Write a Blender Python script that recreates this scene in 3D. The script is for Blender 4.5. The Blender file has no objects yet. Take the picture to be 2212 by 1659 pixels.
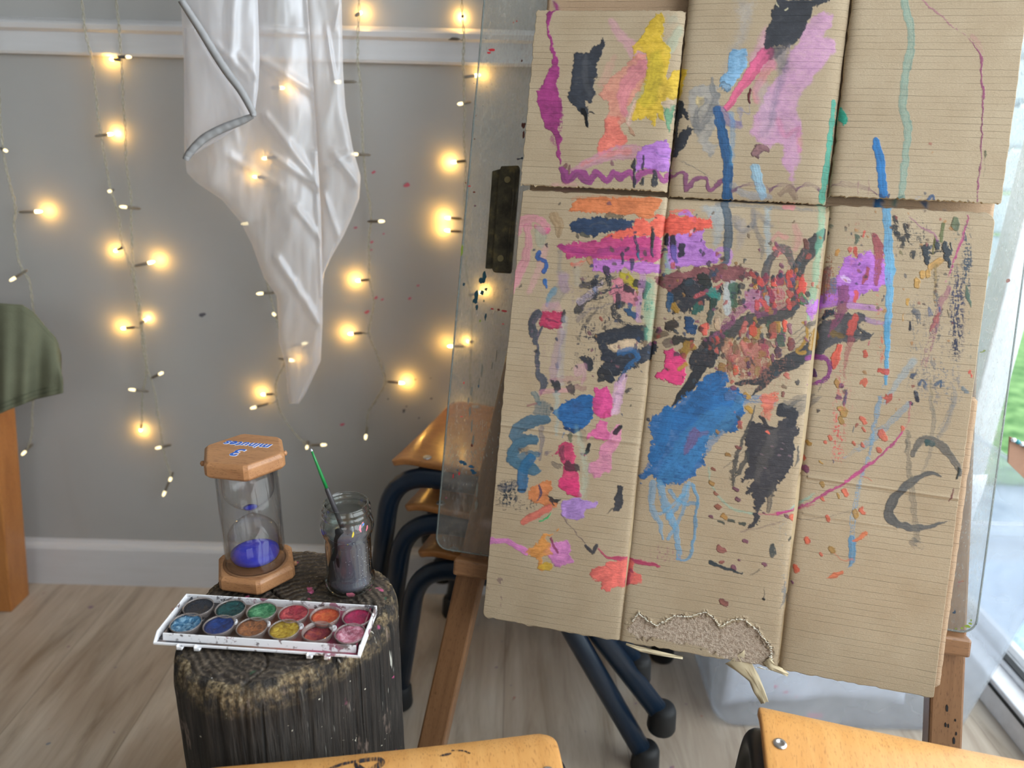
import bpy, bmesh, math, random
import numpy as np
from math import pi, sin, cos, tan, radians, atan2, hypot
from mathutils import Vector, Matrix, noise as mnoise
random.seed(5)
sc = bpy.context.scene
COL = sc.collection

# ---------------------------------------------------------------- camera model (photo is 2212 x 1659, f = 1600 px)
FPX, IW, IH = 1600.0, 2212, 1659
_p, _r = radians(20), radians(1.5)
_X = np.array([1, 0, 0.0]); _U0 = np.array([0, sin(_p), cos(_p)]); FW = np.array([0, cos(_p), -sin(_p)])
RT = cos(_r) * _X + sin(_r) * _U0; UP = cos(_r) * _U0 - sin(_r) * _X
CAM = np.array([0, 0, 0.9])
def ray(x, y):
    return RT * ((x - IW / 2) / FPX) + UP * (-(y - IH / 2) / FPX) + FW
def on_plane(x, y, p0, n):
    d = ray(x, y); return CAM + d * (np.dot(np.array(p0) - CAM, n) / np.dot(d, n))
def on_z(x, y, z): return on_plane(x, y, (0, 0, z), np.array([0, 0, 1.0]))
def on_y(x, y, yy): return on_plane(x, y, (0, yy, 0), np.array([0, 1.0, 0]))
def project(w):
    d = np.asarray(w) - CAM; z = d @ FW
    return np.stack([IW / 2 + FPX * (d @ RT) / z, IH / 2 - FPX * (d @ UP) / z], -1)
# the easel's painting plane: turned 13.3 deg, leaning back 17 deg
_A, _L = radians(13.3), radians(17)
BU = np.array([cos(_A), -sin(_A), 0]); _hn = np.array([-sin(_A), -cos(_A), 0])
BV = np.array([0, 0, -1.0]) * cos(_L) + sin(_L) * _hn
BN = -np.cross(BU, BV)                       # towards the room
BO = CAM + ray(1560, 900) * 0.86
def B(s, t, h=0.0): return BO + BU * s + BV * t + BN * h
def bst(x, y, h=0.0):
    w = on_plane(x, y, BO + BN * h, BN) - BO
    return float(w @ BU), float(w @ BV)

# ---------------------------------------------------------------- object helpers
def tag(o, label=None, cat=None, group=None, kind=None):
    if label: o['label'] = label
    if cat: o['category'] = cat
    if group: o['group'] = group
    if kind: o['kind'] = kind
    return o
def link(name, me, mats=None, parent=None):
    o = bpy.data.objects.new(name, me); COL.objects.link(o)
    if mats is not None:
        for m in (mats if isinstance(mats, (list, tuple)) else [mats]): me.materials.append(m)
    if parent is not None: o.parent = parent
    return o
def empty(name, loc, label, cat, group=None):
    o = bpy.data.objects.new(name, None); COL.objects.link(o); o.empty_display_size = .05
    return tag(o, label, cat, group)
class MB:
    def __init__(s): s.v = []; s.f = []; s.m = []; s.sm = []
    def add(s, vs, fs, mi=0, smooth=False):
        n = len(s.v); s.v += [tuple(float(c) for c in v) for v in vs]
        s.f += [tuple(n + i for i in f) for f in fs]; s.m += [mi] * len(fs); s.sm += [smooth] * len(fs); return s
    def hexa(s, c, mi=0):          # 8 corners: bottom ring 0-3, top ring 4-7
        return s.add(c, [(0, 3, 2, 1), (4, 5, 6, 7), (0, 1, 5, 4), (1, 2, 6, 5), (2, 3, 7, 6), (3, 0, 4, 7)], mi)
    def box(s, x0, x1, y0, y1, z0, z1, mi=0):
        return s.hexa([(x0, y0, z0), (x1, y0, z0), (x1, y1, z0), (x0, y1, z0), (x0, y0, z1), (x1, y0, z1), (x1, y1, z1), (x0, y1, z1)], mi)
    def tube(s, pts, r, n=12, mi=0, caps=True, smooth=True):
        pts = [Vector(p) for p in pts]; N = len(pts); rr = r if hasattr(r, '__len__') else [r] * N
        vs = []; up = None
        for i, p in enumerate(pts):
            d = (pts[min(i + 1, N - 1)] - pts[max(i - 1, 0)]).normalized()
            if up is None:
                up = Vector((0, 0, 1)) if abs(d.z) < .9 else Vector((0, 1, 0))
            a = d.cross(up).normalized(); up = a.cross(d).normalized()
            for k in range(n):
                t = 2 * pi * k / n; vs.append(p + (a * cos(t) + up * sin(t)) * rr[i])
        fs = [(i * n + k, i * n + (k + 1) % n, (i + 1) * n + (k + 1) % n, (i + 1) * n + k) for i in range(N - 1) for k in range(n)]
        s.add(vs, fs, mi, smooth)
        if caps:
            b = len(s.v) - N * n
            s.f.append(tuple(b + k for k in range(n))); s.m.append(mi); s.sm.append(False)
            s.f.append(tuple(b + (N - 1) * n + n - 1 - k for k in range(n))); s.m.append(mi); s.sm.append(False)
        return s
    def lathe(s, prof, c=(0, 0, 0), n=48, mi=0, closed=False, smooth=True, capb=False, capt=False):
        vs = [(c[0] + r * cos(2 * pi * k / n), c[1] + r * sin(2 * pi * k / n), c[2] + z) for r, z in prof for k in range(n)]
        P = len(prof); rng_ = range(P if closed else P - 1)
        fs = [(i * n + k, i * n + (k + 1) % n, ((i + 1) % P) * n + (k + 1) % n, ((i + 1) % P) * n + k) for i in rng_ for k in range(n)]
        b = len(s.v); s.add(vs, fs, mi, smooth)
        if capb: s.f.append(tuple(b + n - 1 - k for k in range(n))); s.m.append(mi); s.sm.append(False)
        if capt: s.f.append(tuple(b + (P - 1) * n + k for k in range(n))); s.m.append(mi); s.sm.append(False)
        return s
    def slab(s, poly, nrm, th, mi=0):   # extruded 3-D polygon
        n = len(poly); nv = np.array(nrm, float); a = [np.array(p, float) for p in poly]
        return s.add(a + [p - nv * th for p in a], [tuple(range(n)), tuple(2 * n - 1 - i for i in range(n))] + [(i, n + i, n + (i + 1) % n, (i + 1) % n) for i in range(n)], mi)
    def mesh(s, name):
        me = bpy.data.meshes.new(name); me.from_pydata(s.v, [], s.f)
        me.polygons.foreach_set('material_index', s.m); me.polygons.foreach_set('use_smooth', s.sm)
        bm = bmesh.new(); bm.from_mesh(me); bmesh.ops.recalc_face_normals(bm, faces=bm.faces); bm.to_mesh(me); bm.free()
        me.update(); return me
    def build(s, name, mats, parent=None, bevel=0, seg=2, sub=0):
        o = link(name, s.mesh(name), mats, parent)
        if bevel:
            b = o.modifiers.new('b', 'BEVEL'); b.width = bevel; b.segments = seg; b.limit_method = 'ANGLE'; b.angle_limit = radians(35)
            b.harden_normals = False
        if sub: m = o.modifiers.new('s', 'SUBSURF'); m.levels = m.render_levels = sub
        return o
def smooth_path(pts, k=6):
    pts = [np.array(p, float) for p in pts]; n = len(pts); out = []
    for i in range(n - 1):
        p0, p1, p2, p3 = pts[max(i - 1, 0)], pts[i], pts[i + 1], pts[min(i + 2, n - 1)]
        for j in range(k):
            t = j / k
            out.append(.5 * (2 * p1 + (p2 - p0) * t + (2 * p0 - 5 * p1 + 4 * p2 - p3) * t * t + (3 * p1 - p0 - 3 * p2 + p3) * t ** 3))
    out.append(pts[-1]); return out
def round_path(pts, r, k=6):
    """polyline with circular-ish corners"""
    pts = [np.array(p, float) for p in pts]; out = [pts[0]]
    for i in range(1, len(pts) - 1):
        a, b, c = pts[i - 1], pts[i], pts[i + 1]
        d1 = (a - b); d2 = (c - b); l1 = np.linalg.norm(d1); l2 = np.linalg.norm(d2); rr = min(r, l1 * .48, l2 * .48)
        p, q = b + d1 / l1 * rr, b + d2 / l2 * rr
        for j in range(k + 1):
            t = j / k; out.append((1 - t) ** 2 * p + 2 * t * (1 - t) * b + t * t * q)
    out.append(pts[-1]); return out

# ---------------------------------------------------------------- materials
def lin(c):
    return tuple((v / 255 / 12.92 if v <= 10.3 else ((v / 255 + .055) / 1.055) ** 2.4) for v in c) + (1,)
class NT:
    def __init__(s, name):
        s.mat = bpy.data.materials.new(name); s.mat.use_nodes = True; s.t = s.mat.node_tree; s.t.nodes.clear()
        s.out = s.n('ShaderNodeOutputMaterial')
    def n(s, ty, **kw):
        nd = s.t.nodes.new(ty)
        for k, v in kw.items():
            if k.startswith('i_'):
                key = k[2:].replace('_', ' ')
                key = int(key) if key.isdigit() else key
                s.set(nd, key, v)
            else: setattr(nd, k, v)
        return nd
    def set(s, nd, key, v):
        inp = nd.inputs[key]
        if isinstance(v, bpy.types.NodeSocket): s.t.links.new(v, inp)
        elif isinstance(v, bpy.types.Node): s.t.links.new(v.outputs[0], inp)
        else: inp.default_value = v
    def tc(s, which='Object', scale=(1, 1, 1), rot=(0, 0, 0), loc=(0, 0, 0)):
        t = s.n('ShaderNodeTexCoord'); m = s.n('ShaderNodeMapping')
        s.t.links.new(t.outputs[which], m.inputs[0]); m.inputs['Scale'].default_value = scale; m.inputs['Rotation'].default_value = rot; m.inputs['Location'].default_value = loc
        return m.outputs[0]
    def noise(s, vec, scale=5, detail=4, rough=.55, dist=0):
        nd = s.n('ShaderNodeTexNoise', i_Scale=scale, i_Detail=detail, i_Roughness=rough, i_Distortion=dist); s.t.links.new(vec, nd.inputs['Vector']); return nd.outputs[0]
    def ramp(s, fac, stops):
        nd = s.n('ShaderNodeValToRGB'); s.t.links.new(fac, nd.inputs[0]); e = nd.color_ramp.elements
        while len(e) < len(stops): e.new(.5)
        for el, (p, c) in zip(e, stops): el.position = p; el.color = c if len(c) == 4 else lin(c)
        return nd.outputs[0]
    def gray(s, fac, a, b, lo=0., hi=1.):
        nd = s.n('ShaderNodeMapRange', i_1=a, i_2=b, i_3=lo, i_4=hi); s.t.links.new(fac, nd.inputs[0]); return nd.outputs[0]
    def mix(s, fac, a, b, blend='MIX'):
        nd = s.n('ShaderNodeMix', data_type='RGBA', blend_type=blend)
        s.set(nd, 0, fac); s.set(nd, 6, a if not isinstance(a, tuple) or len(a) == 4 else lin(a)); s.set(nd, 7, b if not isinstance(b, tuple) or len(b) == 4 else lin(b)); return nd.outputs[2]
    def math(s, op, a, b=0.0, c=0.0):
        nd = s.n('ShaderNodeMath', operation=op); s.set(nd, 0, a); s.set(nd, 1, b); s.set(nd, 2, c); return nd.outputs[0]
    def bump(s, h, strength=.3, dist=.001, normal=None):
        nd = s.n('ShaderNodeBump', i_Strength=strength, i_Distance=dist); s.t.links.new(h, nd.inputs['Height'])
        if normal is not None: s.t.links.new(normal, nd.inputs['Normal'])
        return nd.outputs[0]
    def bsdf(s, color, rough=.5, normal=None, out=True, **kw):
        nd = s.n('ShaderNodeBsdfPrincipled'); s.set(nd, 'Base Color', color if not (isinstance(color, tuple) and len(color) == 3) else lin(color)); s.set(nd, 'Roughness', rough)
        if normal is not None: s.set(nd, 'Normal', normal)
        for k, v in kw.items(): s.set(nd, k.replace('_', ' '), v)
        if out: s.t.links.new(nd.outputs[0], s.out.inputs[0])
        return nd.outputs[0]
    def surf(s, sh): s.t.links.new(sh, s.out.inputs[0])
def plain(name, c, rough=.5, **kw):
    t = NT(name); n = t.noise(t.tc(), 60, 3); col = t.mix(n, tuple(int(v * .92) for v in c), tuple(min(255, int(v * 1.06)) for v in c))
    t.bsdf(col, rough, t.bump(n, .08, .0005), **kw); return t.mat

def m_beech(name, light, dark, fleck, axis='Y', rough=.35, bump=.1):
    t = NT(name)
    sc_g = {'Y': (60, 4, 60), 'X': (4, 60, 60), 'Z': (60, 60, 4)}[axis]
    sc_f = {'Y': (900, 130, 900), 'X': (130, 900, 900), 'Z': (900, 900, 130)}[axis]
    g = t.noise(t.tc('Object', sc_g), 1, 4, .6, .6)
    f = t.noise(t.tc('Object', sc_f), 1, 2, .5)
    col = t.mix(t.gray(g, .3, .7), light, dark)
    col = t.mix(t.gray(f, .58, .68, 0, .65), col, fleck)
    t.bsdf(col, rough, t.bump(f, bump, .0004), Coat_Weight=.25, Coat_Roughness=.15); return t.mat
M = {}
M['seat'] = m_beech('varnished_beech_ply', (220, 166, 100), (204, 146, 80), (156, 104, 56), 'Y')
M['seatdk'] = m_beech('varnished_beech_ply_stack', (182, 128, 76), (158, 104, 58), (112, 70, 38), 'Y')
M['plyedge'] = plain('ply_edge', (120, 78, 44), .6)
M['easel'] = m_beech('oiled_easel_wood', (148, 108, 74), (116, 80, 52), (92, 60, 38), 'Z', .42)
M['glasswood'] = m_beech('raw_beech', (182, 134, 92), (158, 110, 72), (112, 72, 46), 'X', .5, .3)
M['leftwood'] = m_beech('orange_wood', (186, 124, 66), (164, 104, 52), (136, 82, 40), 'Z', .4)
M['black'] = plain('black_powder_coated_tube', (14, 15, 18), .38)
M['navy'] = plain('dark_blue_tube', (18, 36, 56), .34)
M['rubber'] = plain('black_rubber', (22, 23, 25), .6)
M['rivet'] = plain('zinc_rivet', (190, 190, 190), .3, Metallic=.9)
M['white'] = plain('white_gloss_paint', (225, 225, 228), .4)
def m_wall():
    t = NT('grey_white_wall'); v = t.tc('Object')
    n = t.noise(v, 3, 4); st = t.noise(t.tc('Object', (9, 1, 1)), 1.4, 3)
    col = t.mix(t.gray(n, .3, .7), (164, 163, 161), (172, 171, 170)); col = t.mix(t.gray(st, .62, .85, 0, .3), col, (150, 142, 132))
    t.bsdf(col, .55, t.bump(t.noise(v, 120, 3), .05, .001)); return t.mat
M['wall'] = m_wall()
M['wall2'] = plain('grey_wall_paint', (150, 146, 140), .7)
def m_trim():
    t = NT('white_trim_paint'); n = t.noise(t.tc('Object', (3, 40, 40)), 3, 3)
    t.bsdf(t.mix(n, (200, 199, 200), (212, 212, 216)), .35, t.bump(n, .08, .002)); return t.mat
M['trim'] = m_trim()
def m_floor():
    t = NT('pale_wood_laminate'); v = t.tc('Object')
    sx = t.n('ShaderNodeSeparateXYZ'); t.t.links.new(v, sx.inputs[0])
    px = t.math('DIVIDE', sx.outputs[0], .19); idx = t.math('FLOOR', px); fr = t.math('FRACT', px)
    wn = t.n('ShaderNodeTexWhiteNoise', noise_dimensions='1D'); t.t.links.new(idx, wn.inputs['W'])
    cmb = t.n('ShaderNodeCombineXYZ'); t.t.links.new(sx.outputs[0], cmb.inputs[0]); t.set(cmb, 1, t.math('ADD', t.math('MULTIPLY', sx.outputs[1], .12), t.math('MULTIPLY', wn.outputs[0], 9.)))
    g = t.noise(cmb.outputs[0], 26, 5, .62, .8)
    g2 = t.noise(cmb.outputs[0], 140, 3, .6)
    w = t.n('ShaderNodeTexWave', wave_type='RINGS', i_Scale=6, i_Distortion=6, i_Detail=3, i_Detail_Scale=1.2); t.t.links.new(cmb.outputs[0], w.inputs[0])
    col = t.ramp(g, [(.28, (142, 128, 112)), (.48, (182, 169, 153)), (.7, (204, 193, 178))])
    col = t.mix(t.gray(w.outputs[0], .55, 1, 0, .3), col, (138, 114, 92))
    col = t.mix(t.gray(g2, .5, .75, 0, .25), col, (150, 130, 110))
    col = t.mix(t.math('MULTIPLY', wn.outputs[0], .22), col, (160, 140, 118))
    seam = t.gray(t.math('ABSOLUTE', t.math('SUBTRACT', fr, .5)), .492, .5)
    col = t.mix(t.math('MULTIPLY', seam, .5), col, (90, 76, 62))
    sp = t.noise(v, 14, 2); sp2 = t.noise(v, 45, 1)
    col = t.mix(t.gray(sp2, .74, .77, 0, .6), col, t.ramp(sp, [(.4, (90, 60, 120)), (.5, (170, 90, 60)), (.6, (60, 100, 140))]))
    t.bsdf(col, t.gray(g, .3, .7, .32, .45), t.bump(g2, .06, .001)); return t.mat
M['floor'] = m_floor()
def m_card(name, c1, c2, paint=True):
    t = NT(name); uv = t.tc('UV') if paint else t.tc('Object')
    v = uv
    warp = t.noise(v, 30, 2)
    sx = t.n('ShaderNodeSeparateXYZ'); t.t.links.new(v, sx.inputs[0])
    yy = t.math('ADD', sx.outputs[1], t.math('MULTIPLY', warp, .0016))
    ph = t.math('FRACT', t.math('DIVIDE', yy, .0071)); tri = t.math('ABSOLUTE', t.math('SUBTRACT', ph, .5))
    linem = t.gray(tri, .44, .5); var = t.noise(t.tc('UV' if paint else 'Object', (14, 130, 1)), 1, 2)
    linem = t.math('MULTIPLY', linem, t.gray(var, .35, .65, .15, 1))
    fib = t.noise(t.tc('UV' if paint else 'Object', (420, 900, 1)), 1, 3, .65)
    fib2 = t.noise(v, 700, 3, .7)
    blot = t.noise(v, 16, 4)
    base = t.mix(t.gray(blot, .3, .7), c1, c2)
    base = t.mix(t.gray(fib, .35, .75, 0, .38), base, tuple(int(x * .8) for x in c1))
    base = t.mix(t.gray(fib2, .55, .8, 0, .3), base, tuple(min(255, int(x * 1.15)) for x in c2))
    base = t.mix(t.math('MULTIPLY', linem, .36), base, tuple(int(x * .62) for x in c1))
    h = t.math('ADD', t.math('MULTIPLY', fib, .5), t.math('MULTIPLY', fib2, .6)); h = t.math('SUBTRACT', h, t.math('MULTIPLY', linem, .9))
    rough = .8
    if paint:
        a = t.n('ShaderNodeAttribute', attribute_name='Paint'); wet = t.n('ShaderNodeAttribute', attribute_name='Wet'); torn = t.n('ShaderNodeAttribute', attribute_name='Torn')
        tn = t.noise(v, 260, 4, .7); tcol = t.ramp(tn, [(.35, (150, 128, 108)), (.6, (196, 178, 160))])
        base = t.mix(torn.outputs['Fac'], base, tcol)
        cover = a.outputs['Alpha']
        base = t.mix(cover, base, a.outputs['Color'])
        h = t.math('ADD', h, t.math('MULTIPLY', torn.outputs['Fac'], t.math('MULTIPLY', tn, 5.)))
        wf = wet.outputs['Fac']
        h = t.math('ADD', t.math('MULTIPLY', h, t.gray(wf, 0, 1, 1, .55)), t.math('MULTIPLY', wf, 1.2))
        rough = t.gray(wf, .3, 1, .8, .32)
    t.bsdf(base, rough, t.bump(h, .75, .0008)); return t.mat
M['card'] = m_card('brown_corrugated_card', (164, 144, 117), (177, 159, 133))
M['card2'] = m_card('backing_card', (168, 140, 112), (178, 150, 120), False)
M['cardedge'] = plain('card_edge', (206, 186, 152), .85)
def m_perspex():
    t = NT('scuffed_clear_acrylic'); v = t.tc('Object')
    sm_ = t.noise(t.tc('Object', (1, 1, 1)), 9, 4); scr = t.noise(t.tc('Object', (60, 60, 3)), 6, 3, .7); sp = t.noise(v, 70, 2)
    tr = t.n('ShaderNodeBsdfTransparent'); t.set(tr, 'Color', (.93, .95, .95, 1))
    gl = t.n('ShaderNodeBsdfGlossy', i_Roughness=.09); df0 = t.bsdf((222, 218, 210), .6, out=False); tl0 = t.n('ShaderNodeBsdfTranslucent', i_Color=(.92, .9, .86, 1)); dm = t.n('ShaderNodeMixShader', i_0=.6); t.t.links.new(df0, dm.inputs[1]); t.t.links.new(tl0.outputs[0], dm.inputs[2]); df = dm.outputs[0]
    lw = t.n('ShaderNodeLayerWeight', i_Blend=.25)
    m1 = t.n('ShaderNodeMixShader'); t.set(m1, 0, t.math('ADD', t.math('MULTIPLY', t.math('POWER', lw.outputs[1], 3.), .7), .04)); t.t.links.new(tr.outputs[0], m1.inputs[1]); t.t.links.new(gl.outputs[0], m1.inputs[2])
    haze = t.math('ADD', t.gray(sm_, .35, .75, .05, .22), t.gray(scr, .5, .8, 0, .3))
    m2 = t.n('ShaderNodeMixShader'); t.set(m2, 0, haze); t.t.links.new(m1.outputs[0], m2.inputs[1]); t.t.links.new(df, m2.inputs[2])
    spc = t.ramp(t.noise(v, 16, 2), [(.42, (40, 60, 80)), (.5, (150, 60, 60)), (.58, (110, 120, 60))])
    pb = t.bsdf(spc, .5, out=False)
    m3 = t.n('ShaderNodeMixShader'); t.set(m3, 0, t.gray(sp, .74, .76)); t.t.links.new(m2.outputs[0], m3.inputs[1]); t.t.links.new(pb, m3.inputs[2])
    t.surf(m3.outputs[0]); return t.mat
M['perspex'] = m_perspex()
def m_clear(name, tint=(1, 1, 1, 1), gloss=1.0, rough=.02, blend=.35, haze=0.0, hazecol=(220, 225, 235), edge=None):
    t = NT(name); tr = t.n('ShaderNodeBsdfTransparent'); t.set(tr, 'Color', tint); gl = t.n('ShaderNodeBsdfGlossy', i_Roughness=rough)
    lw = t.n('ShaderNodeLayerWeight', i_Blend=blend); m = t.n('ShaderNodeMixShader')
    if edge: t.set(tr, 'Color', t.mix(t.math('POWER', lw.outputs[1], 2.2), tint, edge))
    t.set(m, 0, t.math('MINIMUM', t.math('ADD', t.math('MULTIPLY', t.math('POWER', lw.outputs[1], 3.2), .8 * gloss), .03 * gloss), 1.0))
    t.t.links.new(tr.outputs[0], m.inputs[1]); t.t.links.new(gl.outputs[0], m.inputs[2]); o = m.outputs[0]
    if haze:
        d = t.bsdf(hazecol, .5, out=False); m2 = t.n('ShaderNodeMixShader'); t.set(m2, 0, haze); t.t.links.new(o, m2.inputs[1]); t.t.links.new(d, m2.inputs[2]); o = m2.outputs[0]
    t.surf(o); return t.mat
M['pane'] = m_clear('window_glass', (.96, .98, .98, 1), .5)
M['tubeglass'] = m_clear('clear_tube', (1, 1, 1, 1), .9, .03, .4, edge=(.8, .8, .82, 1))
def m_glass(name, c=(1, 1, 1, 1)):
    t = NT(name); t.bsdf(c, .0, Transmission_Weight=1.0, IOR=1.45); return t.mat
M['bulbglass'] = m_clear('blown_glass', (1, 1, 1, 1), 1.0, .02, .45, edge=(.72, .72, .78, 1))
M['jarglass'] = m_clear('jar_glass', (.93, .965, .96, 1), 1.8, .05, .55, edge=(.45, .55, .55, 1))
def m_sheer():
    t = NT('sheer_white_organza'); v = t.tc('Object'); w = t.noise(v, 9, 3); cr = t.noise(t.tc('Object', (22, 22, 5)), 1, 2, .5, .8)
    nrm = t.bump(cr, .3, .01)
    d = t.n('ShaderNodeBsdfDiffuse', i_Color=(.86, .86, .9, 1)); t.set(d, 'Normal', nrm)
    tl = t.n('ShaderNodeBsdfTranslucent', i_Color=(.85, .85, .9, 1)); t.set(tl, 'Normal', nrm); gl = t.n('ShaderNodeBsdfGlossy', i_Roughness=.35, i_Color=(.9, .92, 1, 1)); t.set(gl, 'Normal', nrm)
    a = t.n('ShaderNodeMixShader', i_0=.4); t.t.links.new(d.outputs[0], a.inputs[1]); t.t.links.new(tl.outputs[0], a.inputs[2])
    b = t.n('ShaderNodeMixShader', i_0=.12); t.t.links.new(a.outputs[0], b.inputs[1]); t.t.links.new(gl.outputs[0], b.inputs[2])
    tr = t.n('ShaderNodeBsdfTransparent'); lw = t.n('ShaderNodeLayerWeight', i_Blend=.3)
    c = t.n('ShaderNodeMixShader'); t.set(c, 0, t.math('MINIMUM', t.math('ADD', .55, t.math('MULTIPLY', lw.outputs[1], .55)), .95)); t.t.links.new(tr.outputs[0], c.inputs[1]); t.t.links.new(b.outputs[0], c.inputs[2])
    t.surf(c.outputs[0]); return t.mat
M['sheer'] = m_sheer()
M['hem'] = plain('sheer_hem', (158, 158, 160), .8)
M['olive'] = None
def m_olive():
    t = NT('olive_canvas'); v = t.tc('Object'); n = t.noise(v, 25, 4); w = t.noise(t.tc('Object', (400, 400, 900)), 1, 2)
    t.bsdf(t.mix(n, (84, 86, 68), (112, 114, 92)), .9, t.bump(t.math('ADD', n, w), .3, .002)); return t.mat
M['olive'] = m_olive()
def m_emit(name, c, s):
    t = NT(name); e = t.n('ShaderNodeEmission', i_Strength=s); t.set(e, 'Color', c); t.surf(e.outputs[0]); return t.mat
M['led'] = m_emit('warm_led', (1, .78, .38, 1), 9.0)
M['leddim'] = m_emit('warm_led_soft', (1, .84, .48, 1), 2.2)
for k_ in ('led', 'leddim'): M[k_].cycles.emission_sampling = 'NONE'
M['wire'] = m_clear('clear_twisted_wire', (.9, .9, .85, 1), .8, .15, .5, .4, (190, 186, 170))
M['socket'] = plain('smoked_lamp_socket', (104, 96, 84), .3)
# ---------------------------------------------------------------- paint on the cardboard
PX0, PY0, PW, PH = 1020, -30, 1200, 1600
def srgb(c):
    c = np.array(c, float) / 255.0
    return np.where(c <= 0.04045, c / 12.92, ((c + 0.055) / 1.055) ** 2.4)
rng = np.random.default_rng(7)
def vnoise(w, h, sx, sy, oct_=2):
    out = np.zeros((h, w)); amp = 1.0; tot = 0
    for o in range(oct_):
        gx, gy = int(w / sx) + 3, int(h / sy) + 3
        g = rng.random((gy, gx))
        x = np.arange(w) / sx; y = np.arange(h) / sy
        xi = x.astype(int); yi = y.astype(int); fx = x - xi; fy = y - yi
        fx = fx * fx * (3 - 2 * fx); fy = (fy * fy * (3 - 2 * fy))[:, None]
        a = g[yi][:, xi] * (1 - fx) + g[yi][:, xi + 1] * fx
        b = g[yi + 1][:, xi] * (1 - fx) + g[yi + 1][:, xi + 1] * fx
        out += amp * (a * (1 - fy) + b * fy); tot += amp
        amp *= 0.55; sx = max(sx / 2.1, 1.01); sy = max(sy / 2.1, 1.01)
    out = (out - out.mean()) / out.std()
    return 0.5 + 0.5 * np.tanh(out * 0.85)
N_fine = vnoise(PW, PH, 3, 3, 2)
N_mid = vnoise(PW, PH, 11, 11, 3)
N_big = vnoise(PW, PH, 60, 60, 3)
N_row = vnoise(PW, PH, 9, 2.2, 2)
N_col = vnoise(PW, PH, 2.2, 26, 2)
BR = vnoise(4096, 1, 3, 2, 3)[0]
PC = np.zeros((PH, PW, 3)); PA = np.zeros((PH, PW)); PT = np.zeros((PH, PW))
OX, OY, SC = 0.0, 0.0, 1.0
def org(x0, y0, s):
    global OX, OY, SC
    OX, OY, SC = x0 - PX0, y0 - PY0, s
def sm(x, a, b):
    t = np.clip((x - a) / (b - a), 0, 1); return t * t * (3 - 2 * t)
def comp(sl, col, al, thick, streak=None):
    col = srgb(col)
    var = 1 + (N_mid[sl] - 0.5)[..., None] * 0.16 + (N_fine[sl] - .5)[..., None] * .10 + (N_row[sl] - .5)[..., None] * .10
    var = var + (N_big[sl] - .5)[..., None] * .30
    if streak is not None: var = var + (streak[..., None] - .5) * .34
    al = np.clip(al, 0, 1)
    a = al[..., None]
    PC[sl] = PC[sl] * (1 - a) + np.clip(col * var, 0, 1) * a
    PA[sl] = PA[sl] * (1 - al) + al
    PT[sl] = np.maximum(PT[sl], al * thick)
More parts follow.
